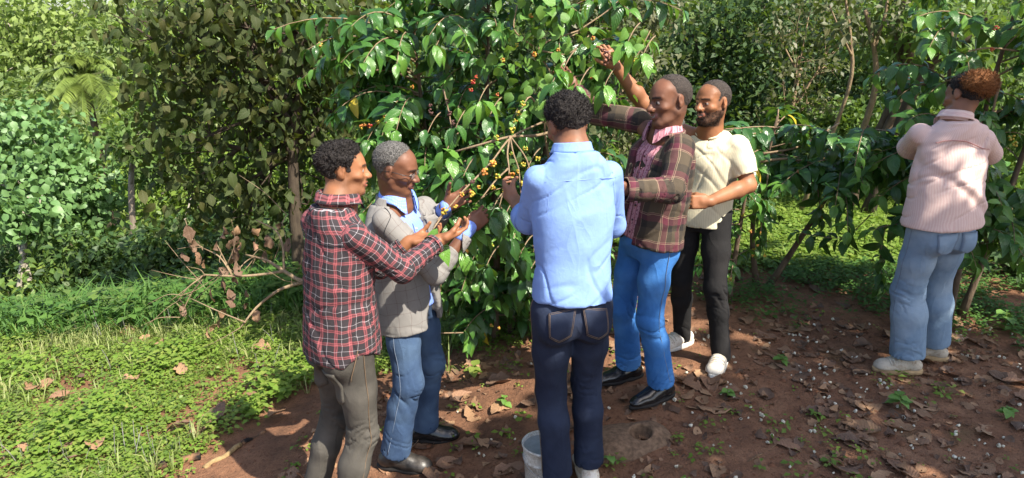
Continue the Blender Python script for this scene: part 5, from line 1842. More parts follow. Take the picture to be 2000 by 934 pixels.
# ================= man in the pale blue shirt
def man_blue():
    yp, yc = rad(-10), rad(-20)
    RP, RC = frame(yp), frame(yc, rad(8))
    PV = Hc(1117, 2.62, gz(.24, 2.62) + .93)
    NB = P(1122, 296, 2.68)
    HC, RH, hs = P(1108, 244, 2.76), frame(rad(-24), rad(20), rad(-4)), .98
    org = V3(PV[0], PV[1], gz(PV[0], PV[1]))
    S_ = shoulders(NB, RC, .158, .1, .01)
    EL, WL = P(1034, 432, 2.76), P(1006, 392, 2.98)
    ER, WR = P(1196, 440, 2.84), P(1120, 400, 3.04)
    arms = {'R': (S_['R'], ER, WR, (.036, .034, .036, .027)), 'L': (S_['L'], EL, WL, (.036, .036, .04, .028))}
    hands = {'L': ((V3(-.45, .75, .3), V3(.9, .3, .1), -1), dict(curl=(45, 55, 60, 65), thumb=30)),
             'R': ((V3(-.5, .75, .2), V3(-.9, .0, -.1), 1), dict(curl=(40, 45, 50, 55), thumb=30))}
    o, bsh = body('person', org, NB, HC, RH, hs, RC, SK_C, arms, hands,
                  'man seen from behind in a pale blue shirt and dark navy jeans', PV=PV, hair='afro')
    hair_shell(o, HC, RH, hs, 'afro', HAIR_BLACK, 15)
    sh = Shape()
    sh.add(torso_loft(PV, NB, RP, RC, .06, 0, (.16, .152, .172, .17), (.136, .116, .122, .108)), .03)
    sleeve(sh, S_['L'], EL, EL + (WL - EL) * .22, (.055, .055, .056, .058), inner=.045)
    sleeve(sh, S_['R'], ER, ER + (WR - ER) * .3, (.055, .055, .056, .056), inner=.044)
    sh.sub(loft([PV - RP[:, 2] * .2, PV + RP[:, 2] * .065], [RP[:, 0]] * 2, [(.15, .124), (.144, .112)]), .004)
    def fold(v, own):
        return np.where(own == 0, cloth_fold(v, RC, 41, .0075, .5), limb_fold(v, [S_['L'], EL, WL], 24, .006, 14))
    so_, v, f = garment('shirt', sh, F_BLUE, o, .0068, fold)
    cv, cf, cuv = collar(NB + RC @ V3(0, .02, .0), RC, (.063, .066), .034, 30, .034)
    part('collar', cv, cf, F_BLUE, so_, uv=cuv)
    seam(so_, sh, [NB + RC @ V3(x, -.11, -.105) for x in (-.18, -.09, 0, .09, .18)], simple_mat('blue_seam', (.2, .31, .62)), r=.0014, off=.002)
    for q, sd in ((-1, 'L'), (1, 'R')):
        c = S_[sd]
        seam(so_, sh, [c + RC @ V3(-q * .03, -.02, .075), c + RC @ V3(-q * .012, -.075, .02), c + RC @ V3(-q * .01, -.08, -.05), c + RC @ V3(-q * .015, -.06, -.12)], bpy.data.materials['blue_seam'], r=.0013, off=.0015)
    d = nrm(WL - EL); c = EL + d * .0
    pv, pf = tube([c + d * .01, c + d * .016, c + d * .066, c + d * .072, c + d * .066], [.062, .067, .066, .06, .05], 24, False)
    part('rolled_cuff', pv, pf[0], F_BLUE, so_, uv=np.zeros((len(pf[0]) * 4, 2)))
    aL, gL = ankle(1090, 2.62); aR, gR = ankle(1150, 2.70)
    H, K = legs_from(PV, RP, {'L': aL, 'R': aR})
    to, ts = trousers(o, PV, RP, H, K, {'L': aL, 'R': aR}, J_NAVY, (.148, .114), .083, .066, .068, seed=23, pockets='back', low=.03, pz=-.01, famp=.8, top=.11, cut=.1)
    ring = ts.snap(np.array([PV + RP @ V3(.165 * math.cos(a), .125 * math.sin(a), .075) for a in np.linspace(0, 2 * PI, 40, endpoint=False)]), .004)
    bv = np.concatenate([ring + RP[:, 2] * z + (ring - ring.mean(0)) * e for z, e in ((-.018, 0), (-.016, .02), (.016, .02), (.018, 0))])
    bf = np.array([(i * 40 + k, i * 40 + (k + 1) % 40, (i + 1) * 40 + (k + 1) % 40, (i + 1) * 40 + k) for i in range(3) for k in range(40)])
    part('belt', bv, bf, BELT, o)
    RED = simple_mat('red_heel_tab', (.5, .02, .03))
    for a, g in ((aL, gL), (aR, gR)):
        s_ = shoe(o, a, rad(-6), 'sneaker', CANVAS_WHITE, RUBBER_WHITE, g)
        hb = Shape().add(rbox(V3(a[0], a[1] - .088, g + .055), V3(.012, .008, .022), np.eye(3), .004), 0)
        v, f = hb.mesh(.004); part('heel_tab', v, f, RED, s_)
    return o

# ================= man in the brown check jacket
def man_check():
    yp, yc = rad(-118), rad(-118)
    RP, RC = frame(yp), frame(yc, rad(2), rad(-4))
    PV = Hc(1266, 3.36, gz(.72, 3.36) + .94)
    NB = P(1300, 262, 3.34)
    HC, RH, hs = P(1308, 198, 3.30), frame(rad(-110), rad(6), rad(6)), 1.01
    org = V3(PV[0], PV[1], gz(PV[0], PV[1]))
    S_ = {'R': P(1247, 236, 3.50), 'L': P(1330, 288, 3.20)}
    ER, WR = P(1166, 222, 3.62), P(1120, 170, 3.76)
    EL, WL = P(1312, 372, 3.08), P(1226, 370, 3.02)
    arms = {'R': (S_['R'], ER, WR, (.035, .032, .032, .027)), 'L': (S_['L'], EL, WL, (.035, .03, .03, .027))}
    hands = {'R': ((V3(-.5, .3, .65), V3(.2, .8, -.4), 1), dict(curl=(35, 45, 50, 55), thumb=30)),
             'L': ((V3(-1, .0, .05), V3(0, .6, .6), -1), dict(curl=(40, 45, 50, 55), thumb=30))}
    o, bsh = body('person', org, NB, HC, RH, hs, RC, SK_B, arms, hands,
                  'man in open brown check jacket over pink shirt, one arm stretched up', stubble=.25, PV=PV, smile=True)
    hair_shell(o, HC, RH, hs, 'crop', HAIR_CROP, 25)
    ax = NB - PV; La = np.linalg.norm(ax)
    TL = torso_loft(PV, NB, RP, RC, .0, 0, (.165, .158, .165, .165), (.125, .116, .122, .104))
    ss = Shape().add(TL, .02)
    so_, v, f = garment('shirt', ss, F_PINKPRINT, o, .0075, lambda v, own: cloth_fold(v, RC, 6, .004))
    cv, cf, cuv = collar(NB + RC @ V3(0, .012, .012), RC, (.068, .07), .045, 20, .036, .034)
    part('collar', cv, cf, F_PINKPRINT, so_, uv=cuv)
    buttons(ss, [NB + ax * -k + RC[:, 1] * .14 for k in (.16, .28, .4, .52, .64, .78, .9)], BTN, so_)
    seam(so_, ss, [NB - ax * k + RC[:, 1] * .14 + RC[:, 0] * .018 for k in np.linspace(.08, 1.0, 10)], simple_mat('plum_thread', (.15, .05, .07)), 'placket_edge', .002, .003)
    js = Shape()
    JL = torso_loft(PV, NB, RP, RC, -.03, .016, (.178, .17, .172, .172), (.138, .126, .126, .108))
    js.add(JL, .03)
    sleeve(js, S_['R'], ER, ER + (WR - ER) * .86, (.066, .058, .057, .045), inner=.034)
    sleeve(js, S_['L'], EL, EL + (WL - EL) * .95, (.066, .062, .061, .05), inner=.04)
    js.sub(loft([PV - RP[:, 2] * .2, PV + RP[:, 2] * .03], [RP[:, 0]] * 2, [(.176, .138), (.165, .12)]), .004)
    def wedge(x):
        lx, ly, tt, a, b = JL.local(x)
        s = tt / La - .03
        wl = np.interp(s, [-.2, .3, .8, 1.1], [.05, .055, .07, .085])
        wr = np.interp(s, [-.2, .3, .8, 1.1], [.05, .06, .075, .085])
        dd = np.maximum(np.maximum(lx - wr, -lx - wl), -ly + .04)
        return dd
    js.sub(fn_prim(PV - .5, NB + .3, lambda x: np.maximum(wedge(x), -(TL.f(x) + .006))), .006)
    fold = lambda v, own: np.where(own == 0, cloth_fold(v, RC, 51, .006),
                                   np.where(own < 3, limb_fold(v, [S_['R'], ER, WR], 34, .009, 14), limb_fold(v, [S_['L'], EL, WL], 36, .008, 13)))
    jo, v, f = garment('jacket', js, F_CHECK, o, .0068, fold)
    cv, cf, cuv = collar(NB + RC @ V3(0, .006, -.006), RC, (.086, .084), .03, 62, .045, .0)
    part('collar', cv, cf, F_CHECK, jo, uv=cuv)
    d = nrm(WL - EL); c = EL + (WL - EL) * .86
    pv, pf = tube([c, c + d * .004, c + d * .042, c + d * .046], [.054, .0575, .0565, .05], 20, False)
    uvp = np.stack([np.tile(np.arange(20) * .018, 4), np.repeat([0, .004, .04, .045], 20)], 1)
    part('cuff', pv, pf[0], F_CHECK, jo, uv=uvp[pf[0].ravel()])
    aL, gL = ankle(1292, 3.36); aR, gR = ankle(1228, 3.60)
    H, K = legs_from(PV, RP, {'L': aL, 'R': aR}, .085)
    trousers(o, PV, RP, H, K, {'L': aL, 'R': aR}, J_BRIGHT, (.156, .118), .084, .068, .076, seed=33, thread=PALETHREAD, low=.03)
    shoe(o, aL, rad(-122), 'dress', LEATHER_BLACK, RUBBER_BLACK, gL, 1.05); shoe(o, aR, rad(-112), 'dress', LEATHER_BLACK, RUBBER_BLACK, gR, 1.05)
    return o

# ================= man in the cream T-shirt
def man_cream():
    yp, yc = rad(-146), rad(-142)
    RP, RC = frame(yp), frame(yc, rad(0), rad(-6))
    PV = Hc(1372, 3.88, gz(1.1, 3.88) + .93)
    NB = P(1388, 256, 3.88)
    HC, RH, hs = P(1392, 201, 3.82), frame(rad(-122), rad(2), rad(4)), 1.0
    org = V3(PV[0], PV[1], gz(PV[0], PV[1]))
    S_ = {'R': P(1312, 246, 4.0), 'L': P(1440, 288, 3.78)}
    ER, WR = P(1258, 204, 3.82), P(1203, 130, 3.78)
    EL, WL = P(1462, 362, 3.72), P(1384, 394, 3.54)
    arms = {'R': (S_['R'], ER, WR, (.05, .042, .044, .028)), 'L': (S_['L'], EL, WL, (.05, .042, .045, .028))}
    hands = {'R': ((V3(-.55, .1, .8), V3(-.3, .8, -.2), 1), dict(curl=(40, 48, 52, 55), thumb=30)),
             'L': ((V3(-1, -.05, -.02), V3(.1, .85, -.2), -1), dict(curl=(72, 78, 82, 84), thumb=20, tcurl=30))}
    o, bsh = body('person', org, NB, HC, RH, hs, RC, SK_A, arms, hands,
                  'bearded smiling man in a cream T-shirt, black jeans and white trainers', beard=.8, PV=PV, smile=True, hair='crop2')
    hair_shell(o, HC, RH, hs, 'crop2', HAIR_CROP, 35)
    sh = Shape()
    sh.add(torso_loft(PV, NB, RP, RC, -.15, 0, (.168, .165, .182, .186), (.128, .12, .128, .112)), .03)
    sleeve(sh, S_['R'], S_['R'] + (ER - S_['R']) * .3, S_['R'] + (ER - S_['R']) * .72, (.072, .068, .066, .064), inner=.054)
    sleeve(sh, S_['L'], S_['L'] + (EL - S_['L']) * .4, S_['L'] + (EL - S_['L']) * .72, (.07, .068, .068, .068), inner=.055)
    sh.sub(loft([PV - RP[:, 2] * .2, PV - RP[:, 2] * .03], [RP[:, 0]] * 2, [(.164, .124), (.158, .118)]), .004)
    sh.sub(ell(NB + RC @ V3(0, .055, .02), V3(.072, .06, .03), RC), .006)
    so_, v, f = garment('t_shirt', sh, F_CREAM, o, .0068, lambda v, own: cloth_fold(v, RC, 61, .006, .4))
    a = np.linspace(0, 2 * PI, 40)
    pts = sh.snap(np.array([NB + RC @ V3(.078 * math.cos(k), .03 + .07 * math.sin(k), -.002 - .018 * math.sin(k)) for k in a]), .002)
    v, f = tube(pts, .007, 6); part('neckband', v, f, F_CREAM, so_, uv=np.zeros((sum(x.shape[0] * x.shape[1] for x in f), 2)))
    aL, gL = ankle(1408, 3.74); aR, gR = ankle(1332, 4.02)
    H, K = legs_from(PV, RP, {'L': aL, 'R': aR}, .085)
    trousers(o, PV, RP, H, K, {'L': aL, 'R': aR}, J_BLACK, (.15, .112), .084, .062, .054, seed=43, thread=DARKTHREAD, low=-.03)
    ms = [cone(aL + V3(0, 0, .09), aL - V3(0, 0, .02), .035, .034), cone(aR + V3(0, 0, .09), aR - V3(0, 0, .02), .035, .034)]
    for c in ms:
        v, f = Shape().add(c, 0).mesh(.008); part('sock', v, f, simple_mat('white_sock', (.7, .68, .64)), o)
    shoe(o, aL, rad(-150), 'sneaker', CANVAS_WHITE, RUBBER_WHITE, gL, 1.05); shoe(o, aR, rad(-120), 'sneaker', CANVAS_WHITE, RUBBER_WHITE, gR, 1.05)
    return o

# ================= woman in the pink striped shirt
def woman_pink():
    yp, yc = rad(-14), rad(-4)
    RP, RC = frame(yp), frame(yc, rad(10), rad(10))
    PV = Hc(1838, 3.66, gz(2.3, 3.66) + .90)
    NB = P(1868, 236, 3.66)
    HC, RH, hs = P(1884, 188, 3.70), frame(rad(-22), rad(16), rad(12)), .95
    org = V3(PV[0], PV[1], gz(PV[0], PV[1]))
    S_ = {'L': P(1797, 262, 3.70), 'R': P(1920, 272, 3.64)}
    EL, WL = P(1776, 288, 3.92), P(1790, 300, 4.14)
    ER, WR = P(1932, 300, 3.86), P(1880, 300, 4.02)
    arms = {'R': (S_['R'], ER, WR, (.036, .032, .032, .024)), 'L': (S_['L'], EL, WL, (.036, .032, .032, .024))}
    hands = {'L': ((V3(.1, .9, -.1), V3(.9, .0, -.2), -1), dict(curl=(40, 48, 52, 55), thumb=30, s=.92)),
             'R': ((V3(-.9, .4, .1), V3(0, .8, .2), 1), dict(curl=(45, 48, 52, 55), thumb=30, s=.92))}
    o, bsh = body('person', org, NB, HC, RH, hs, RC, SK_C, arms, hands,
                  'woman with rust-dyed hair in a pink striped shirt facing the far right bush', PV=PV, neck=.05, hair='woman')
    hair_shell(o, HC, RH, hs, 'woman', HAIR_BLACK, 45)
    # rust coloured puff of hair tied at the crown
    g = lambda x, y, z: HC + RH @ (V3(x, y, z) * hs)
    C = HC + V3(.032, -.05, .066)
    bs = Shape().add(ell(C, V3(.088, .08, .068), RH), 0)
    v, f = bs.mesh(.0045); n = vnormals(v, f)
    v = v + n * (.005 * fbm(v * 90, 2, 3) + .004 * vnoise(v * 24, 5))[:, None]
    rg = np.random.default_rng(4); pk = rg.integers(0, len(v), 2600); N = len(pk)
    d1 = n[pk] + rg.normal(0, .6, (N, 3)); d1 /= np.linalg.norm(d1, axis=1)[:, None]
    sd = np.cross(d1, rg.normal(0, 1, (N, 3))); sd /= np.linalg.norm(sd, axis=1)[:, None]
    b = v[pk] - n[pk] * .002; m = b + d1 * .01; e = m + (d1 + rg.normal(0, .8, (N, 3))) * .006
    vs = np.stack([b - sd * .0013, b + sd * .0013, m + sd * .0013, m - sd * .0013, e + sd * .0006, e - sd * .0006], 1).reshape(-1, 3)
    i = np.arange(N)[:, None] * 6
    vv, ff = join([(v, f), (vs, np.concatenate([i + np.array([[0, 1, 2, 3]]), i + np.array([[3, 2, 4, 5]])]))])
    part('hair_puff', vv, ff, HAIR_RUST, o)
    sh = Shape()
    sh.add(torso_loft(PV, NB, RP, RC, .04, 0, (.22, .196, .19, .178), (.16, .146, .132, .112), 0.0), .03)
    sleeve(sh, S_['L'], EL, EL + (WL - EL) * .5, (.058, .062, .062, .058), inner=.045)
    sleeve(sh, S_['R'], ER, ER + (WR - ER) * .6, (.058, .062, .062, .058), inner=.045)
    sh.sub(loft([PV - RP[:, 2] * .2, PV + RP[:, 2] * .06], [RP[:, 0]] * 2, [(.21, .152), (.196, .142)]), .004)
    def fold(v, own):
        l = (v - PV) @ RC
        big = .012 * np.exp(-((l[:, 2] - .22 + .45 * (l[:, 0])) / .03) ** 2) * sstep(-.2, -.05, l[:, 0]) - .008 * np.exp(-((l[:, 2] - .18 + .45 * (l[:, 0])) / .025) ** 2)
        big = big + .008 * np.exp(-((l[:, 0] + .01 * np.sin(l[:, 2] * 9)) / .018) ** 2) * sstep(.28, .34, l[:, 2])
        return np.where(own == 0, cloth_fold(v, RC, 71, .0085, -.7) + big * (l[:, 1] < 0), limb_fold(v, [S_['L'], EL, WL], 44, .007, 14))
    so_, v, f = garment('shirt', sh, F_PINK, o, .0068, fold)
    cv, cf, cuv = collar(NB + RC @ V3(0, .012, .01), RC, (.066, .066), .036, 30, .036)
    part('collar', cv, cf, F_PINK, so_, uv=cuv[:, ::-1].copy())
    PT = simple_mat('rose_thread', (.45, .22, .2))
    seam(so_, sh, [NB + RC @ V3(x, -.12, -.115 - .02 * abs(x) / .17) for x in (-.19, -.1, 0, .1, .19)], PT, r=.003, off=.006, n=40)
    aL, gL = ankle(1772, 3.66); aR, gR = ankle(1822, 3.84)
    H, K = legs_from(PV, RP, {'L': aL, 'R': aR}, .095)
    trousers(o, PV, RP, H, K, {'L': aL, 'R': aR}, J_LIGHT, (.172, .13), .094, .086, .094, seed=53, pockets='back', low=.035, flare=.02, famp=.8, pz=-.05, thread=PALETHREAD, cut=.09)
    shoe(o, aL, rad(-82), 'sneaker', CANVAS_BEIGE, RUBBER_TAN, gL, 1.0); shoe(o, aR, rad(-66), 'sneaker', CANVAS_BEIGE, RUBBER_TAN, gR, 1.0)
    return o

import time as _t
_t0 = _t.time()
for fn in (man_plaid, man_grey, man_blue, man_check, man_cream, woman_pink):
    fn(); print(fn.__name__, round(_t.time() - _t0, 1))

# ------------------------------------------------------------------ vegetation in place
rg = np.random.default_rng(21)
def B(u, v, y, r): return (P(u, v, y), r)
def mir(lst): return lst

# ---- main coffee bush between the people
bx, by = -.12, 4.45
b0 = V3(bx, by, gz(bx, by))
stems = [[b0, b0 + V3(.02, .03, .7), b0 + V3(-.05, .05, 1.5), b0 + V3(-.02, 0, 2.45)],
         [b0 + V3(.1, .06, 0), b0 + V3(.25, .05, .8), b0 + V3(.38, .0, 1.6), b0 + V3(.45, -.1, 2.3)],
         [b0 + V3(-.1, .0, 0), b0 + V3(-.3, .0, .7), b0 + V3(-.45, .05, 1.4), b0 + V3(-.5, .05, 2.1)]]
fork = P(996, 266, 3.42)
held = [P(1062, 238, 3.75), fork, P(960, 318, 3.26), P(905, 372, 3.08), P(868, 415, 2.95), P(846, 448, 2.86)]
br = [([P(1100, 250, 3.95), P(1050, 266, 3.6), fork, P(930, 285, 3.4), P(890, 296, 3.45)], .009, .005, 0),
      (held, .0055, .0035, 0),
      ([fork, P(990, 300, 3.36), P(996, 340, 3.3), P(982, 378, 3.22), P(975, 405, 3.18)], .005, .0025, 0),
      ([fork, P(1002, 300, 3.4), P(1014, 330, 3.34), P(1016, 372, 3.3), P(1024, 400, 3.28)], .005, .0025, 0),
      ([fork, P(1030, 310, 3.45), P(1040, 360, 3.4), P(1046, 420, 3.36)], .0045, .0025, 0),
      ([P(992, 330, 3.3), P(968, 352, 3.2), P(940, 388, 3.1)], .005, .003, 0),
      ([P(1062, 238, 3.75), P(1036, 180, 3.7), P(1012, 225, 3.6)], .006, .003, 0),
      ([P(720, 248, 4.0), P(760, 226, 4.0), P(820, 205, 4.15)], .003, .006, 0),
      ([P(866, 175, 4.0), P(876, 215, 3.95), P(884, 262, 3.9)], .006, .003, 0),
      ([P(690, 690, 4.0), P(640, 655, 3.9), P(905, 650, 4.0)][1:], .004, .004, 0)]
def bb(u, v, y, c, s=1.0): return (P(u, v, y), c, s)
bers = [bb(868, 413, 2.93, 'yellow', 1.25), bb(921, 379, 3.02, 'yellow', .9), bb(902, 380, 3.05, 'orange', .8), bb(924, 356, 3.12, 'dark', .9), bb(946, 336, 3.17, 'orange', 1), bb(963, 320, 3.22, 'orange', 1),
        bb(935, 366, 3.1, 'yellow', .7), bb(890, 404, 2.98, 'yellow', .7), bb(972, 346, 3.2, 'green', .9), bb(1000, 343, 3.28, 'yellow', 1), bb(1012, 335, 3.3, 'yellow', .8), bb(1022, 322, 3.35, 'green', .9),
        bb(1020, 362, 3.3, 'yellow', 1), bb(1040, 345, 3.36, 'green', .9), bb(1030, 385, 3.3, 'pink', .8), bb(984, 372, 3.2, 'green', .8), bb(962, 366, 3.15, 'yellow', .9), bb(998, 300, 3.38, 'green', .7),
        bb(1026, 290, 3.4, 'green', .8), bb(970, 268, 3.4, 'green', .9), bb(1000, 254, 3.5, 'green', 1), bb(1013, 222, 3.6, 'green', 1), bb(1020, 204, 3.65, 'green', 1), bb(1030, 178, 3.7, 'green', 1), bb(1006, 236, 3.55, 'green', .8),
        bb(1044, 106, 3.85, 'orange', 1), bb(1038, 30, 3.9, 'yellow', 1), bb(924, 160, 3.85, 'red', 1.1), bb(920, 176, 3.85, 'red', .9), bb(930, 150, 3.85, 'red', .8), bb(972, 185, 3.75, 'red', .7),
        bb(706, 248, 3.95, 'yellow', 1), bb(722, 246, 3.97, 'red', .9), bb(738, 238, 3.98, 'yellow', 1), bb(752, 230, 4.0, 'yellow', 1), bb(714, 244, 3.96, 'orange', .8),
        bb(842, 218, 3.95, 'dark', 1), bb(840, 206, 3.96, 'dark', .8), bb(878, 222, 3.93, 'dark', 1), bb(884, 240, 3.9, 'dark', 1), bb(916, 230, 3.9, 'dark', .9), bb(873, 198, 3.97, 'dark', .8),
        bb(1186, 106, 3.72, 'pink', 1.2), bb(1184, 122, 3.72, 'pink', 1.2), bb(1192, 114, 3.7, 'pink', 1.0), bb(1178, 98, 3.74, 'pink', 1.0), bb(1090, 98, 3.9, 'orange', .8), bb(1158, 76, 3.95, 'orange', .9), bb(1154, 150, 3.75, 'orange', .8),
        bb(1240, 118, 3.9, 'green', .9), bb(1010, 88, 3.85, 'green', .8), bb(982, 118, 3.8, 'yellow', .8), bb(960, 240, 3.8, 'green', .8), bb(1050, 310, 3.5, 'green', .9), bb(960, 480, 3.5, 'green', .8), bb(995, 478, 3.5, 'yellow', .8),
        bb(1010, 455, 3.45, 'green', .9), bb(975, 640, 3.9, 'orange', .7), bb(960, 636, 3.9, 'yellow', .7), bb(805, 170, 3.95, 'yellow', .7), bb(875, 48, 4.0, 'red', .7)]
lat = [(0, .08, .3, 24, .3, .62, -100, 260, .12), (0, .3, .62, 32, .55, .95, -100, 260, .2), (0, .6, 1.0, 28, .45, .85, -100, 260, .4),
       (1, .2, .5, 14, .35, .6, 20, 250, .2), (1, .5, 1.0, 18, .4, .75, 20, 250, .35),
       (2, .18, .5, 18, .35, .62, 110, 330, .15), (2, .5, 1.0, 30, .45, .85, 110, 330, .3), (2, .55, 1.0, 16, .3, .7, 170, 310, .2), (0, .5, .95, 14, .5, .9, 200, 300, .3)]
main = coffee_bush('tall glossy coffee bush laden with berries in the middle of the group', (bx, by), stems, lat, np.random.default_rng(3), br, bers, 300, .14, yellow=4)
# leafy sprigs in front of it, low between the two middle men
def sprig(parent, tip, n, L, rgn, mat, spread=1.0, sz=.13):
    pos = np.repeat(tip[None], n, 0) + rgn.normal(0, .015, (n, 3))
    a = np.linspace(0, 2 * PI, n, endpoint=False) + rgn.uniform(0, 6)
    d = np.stack([np.cos(a), np.sin(a), -rgn.uniform(.3, 1.2, n)], 1)
    R = leaf_frames(d, np.repeat(V3(0, -.2, 1)[None], n, 0), rgn, .15)
    s = sz * rgn.uniform(.75, 1.15, n)
    tid = rgn.integers(0, 6, n)
    for i in range(n):
        tv, tf, tl = T_COFFEE[tid[i]]
        o = bpy.data.objects.new('leaf', SPRIGM[(mat.name, tid[i])]); COL.objects.link(o); o.parent = parent
        m = np.eye(4); m[:3, :3] = R[i] * s[i]; m[:3, 3] = pos[i] - ORG[parent.name]; o.matrix_local = Matrix(m.tolist())
SPRIGM = {}
for mt in (L_COFFEE, L_COFFEE_YOUNG):
    for k, (tv, tf, tl) in enumerate(T_COFFEE):
        SPRIGM[(mt.name, k)] = make_mesh('leaf', tv, tf, [mt], attrs={'tint': np.zeros(len(tv)), 'luv': tl})
r2 = np.random.default_rng(8)
for u, v, y, n, mt in ((925, 452, 3.12, 6, L_COFFEE_YOUNG), (985, 425, 3.15, 6, L_COFFEE), (1000, 470, 3.2, 7, L_COFFEE), (960, 415, 3.12, 3, L_COFFEE), (1015, 500, 3.3, 7, L_COFFEE), (950, 520, 3.5, 7, L_COFFEE),
                       (905, 480, 3.45, 6, L_COFFEE_YOUNG), (1030, 540, 3.4, 6, L_COFFEE), (935, 200, 3.6, 6, L_COFFEE_YOUNG), (850, 95, 3.75, 6, L_COFFEE_YOUNG), (1180, 170, 3.55, 7, L_COFFEE_YOUNG), (1225, 85, 3.7, 6, L_COFFEE_YOUNG), (1255, 110, 3.7, 4, L_COFFEE_YOUNG), (1100, 138, 3.45, 6, L_COFFEE_YOUNG), (1130, 170, 3.42, 4, L_COFFEE_YOUNG), (1080, 160, 3.4, 4, L_COFFEE), (935, 292, 3.5, 5, L_COFFEE), (905, 345, 3.3, 5, L_COFFEE), (1000, 420, 3.3, 4, L_COFFEE_YOUNG), (955, 230, 3.6, 6, L_COFFEE), (1030, 330, 3.5, 4, L_COFFEE), (870, 300, 3.5, 6, L_COFFEE_YOUNG), (890, 250, 3.6, 6, L_COFFEE), (835, 260, 3.7, 6, L_COFFEE), (842, 458, 2.85, 4, L_COFFEE_YOUNG)):
    sprig(main, P(u, v, y), n, .13, r2, mt)
    e = P(u + 25, v - 40, y + .25)
    vv, ff = tube(bez(e, (e + P(u, v, y)) / 2 + V3(0, 0, .03), P(u, v, y), 6), [.004, .004, .0035, .003, .0025, .002], 5)
    part('branch', vv, ff, BARK_TWIG, main)
# bright climbing vine over the top of the bush
vb = thing('climbing_vine', P(1075, 330, 4.1), 'bright light green climbing vine draped over the top of the middle coffee bush', 'vine')
vp = [P(1075, 330, 4.1), P(1060, 240, 4.0), P(1090, 160, 3.95), P(1040, 90, 3.95), P(1130, 60, 4.0)]
v, f = trunk_mesh(vp, .008, .004, 6, 2); part('stem', v, f, BARK_TWIG, vb)
for q in ([P(1090, 160, 3.95), P(1160, 140, 3.9), P(1240, 120, 3.95), P(1270, 60, 4.05)], [P(1040, 90, 3.95), P(1000, 60, 3.9), P(1010, 10, 3.95)], [P(1130, 60, 4.0), P(1190, 20, 4.05), P(1230, -20, 4.1)], [P(1060, 100, 3.9), P(1110, 110, 3.85), P(1150, 70, 3.9)]):
    v, f = trunk_mesh(q, .005, .003, 5, 4); part('tendril', v, f, BARK_TWIG, vb)
bl = [B(1050, 110, 3.85, .2), B(1100, 130, 3.85, .2), B(1030, 60, 3.9, .18), B(1150, 150, 3.8, .14), B(1075, 60, 3.95, .18), B(1215, 95, 3.9, .12), B(1060, 175, 3.75, .14)]
pos, out = blob_leaves(bl, 250, r2, 6, .45)
m = len(pos); d = out * .4 + r2.normal(0, .5, (m, 3)); d[:, 2] -= .6
put_leaves(vb, T_HEART, pos, leaf_frames(d, out * .8 + V3(0, -.2, .8), r2, .6), r2.uniform(.045, .085, m), L_VINE, r2.random(m), r2, 220)

# ---- coffee bush between the T-shirt man and the woman
bx, by = 1.95, 5.1
b0 = V3(bx, by, gz(bx, by))
stems = [[b0, b0 + V3(-.1, 0, .5), b0 + V3(.0, -.05, 1.35)], [b0 + V3(.1, 0, 0), b0 + V3(.35, -.1, .6), b0 + V3(.6, -.2, 1.3)], [b0 + V3(-.1, .1, 0), b0 + V3(-.4, .0, .5), b0 + V3(-.62, -.05, 1.05)]]
lat = [(0, .7, 1.0, 22, .45, .8, -90, 270, .14), (1, .7, 1.0, 24, .5, .9, 0, 280, .12), (2, .66, 1.0, 18, .4, .75, 90, 350, .12)]
br = [([P(1475, 318, 4.9), P(1540, 308, 4.8), P(1600, 322, 4.8), P(1690, 335, 4.9)], .012, .005, 0), ([P(1490, 300, 4.8), P(1560, 290, 4.9), P(1640, 240, 5.2)], .008, .006, 0), ([P(1590, 330, 4.8), P(1600, 390, 4.75), P(1605, 430, 4.75)], .006, .003, .3),
      ([P(1500, 340, 4.8), P(1490, 420, 4.7), P(1482, 480, 4.65)], .006, .003, .3), ([P(1700, 420, 4.6), P(1650, 470, 4.6), P(1560, 455, 4.65)], .004, .002, .3), ([P(1730, 440, 4.5), P(1718, 500, 4.45), P(1724, 560, 4.4)], .004, .002, .3)]
bers = [bb(1606, 402, 4.74, 'green', .8), bb(1604, 425, 4.74, 'green', .8), bb(1488, 430, 4.68, 'yellow', .8), bb(1486, 455, 4.66, 'yellow', .8), bb(1500, 470, 4.7, 'green', .9), bb(1440, 350, 4.6, 'yellow', .8), bb(1610, 360, 4.8, 'red', .7), bb(1450, 420, 4.6, 'yellow', .8), bb(1470, 500, 4.6, 'yellow', .8)]
coffee_bush('low spreading dark coffee bush between the T-shirt man and the woman', (bx, by), stems, lat, np.random.default_rng(14), br, bers, 300, .135, young=.08, yellow=3)
# small berried bush low behind the T-shirt man
bx, by = 1.62, 4.75
b0 = V3(bx, by, gz(bx, by))
coffee_bush('small thin coffee bush with yellow berries low behind the black jeans', (bx, by), [[b0, b0 + V3(.02, 0, .45), b0 + V3(.05, -.02, .95)]], [(0, .25, 1.0, 16, .3, .5, 0, 360, .1)], np.random.default_rng(15), (),
            [bb(1480, 480, 4.5, 'yellow', .8), bb(1466, 452, 4.5, 'yellow', .8), bb(1494, 500, 4.5, 'yellow', .7)], 160, .1, young=.4, yellow=3)

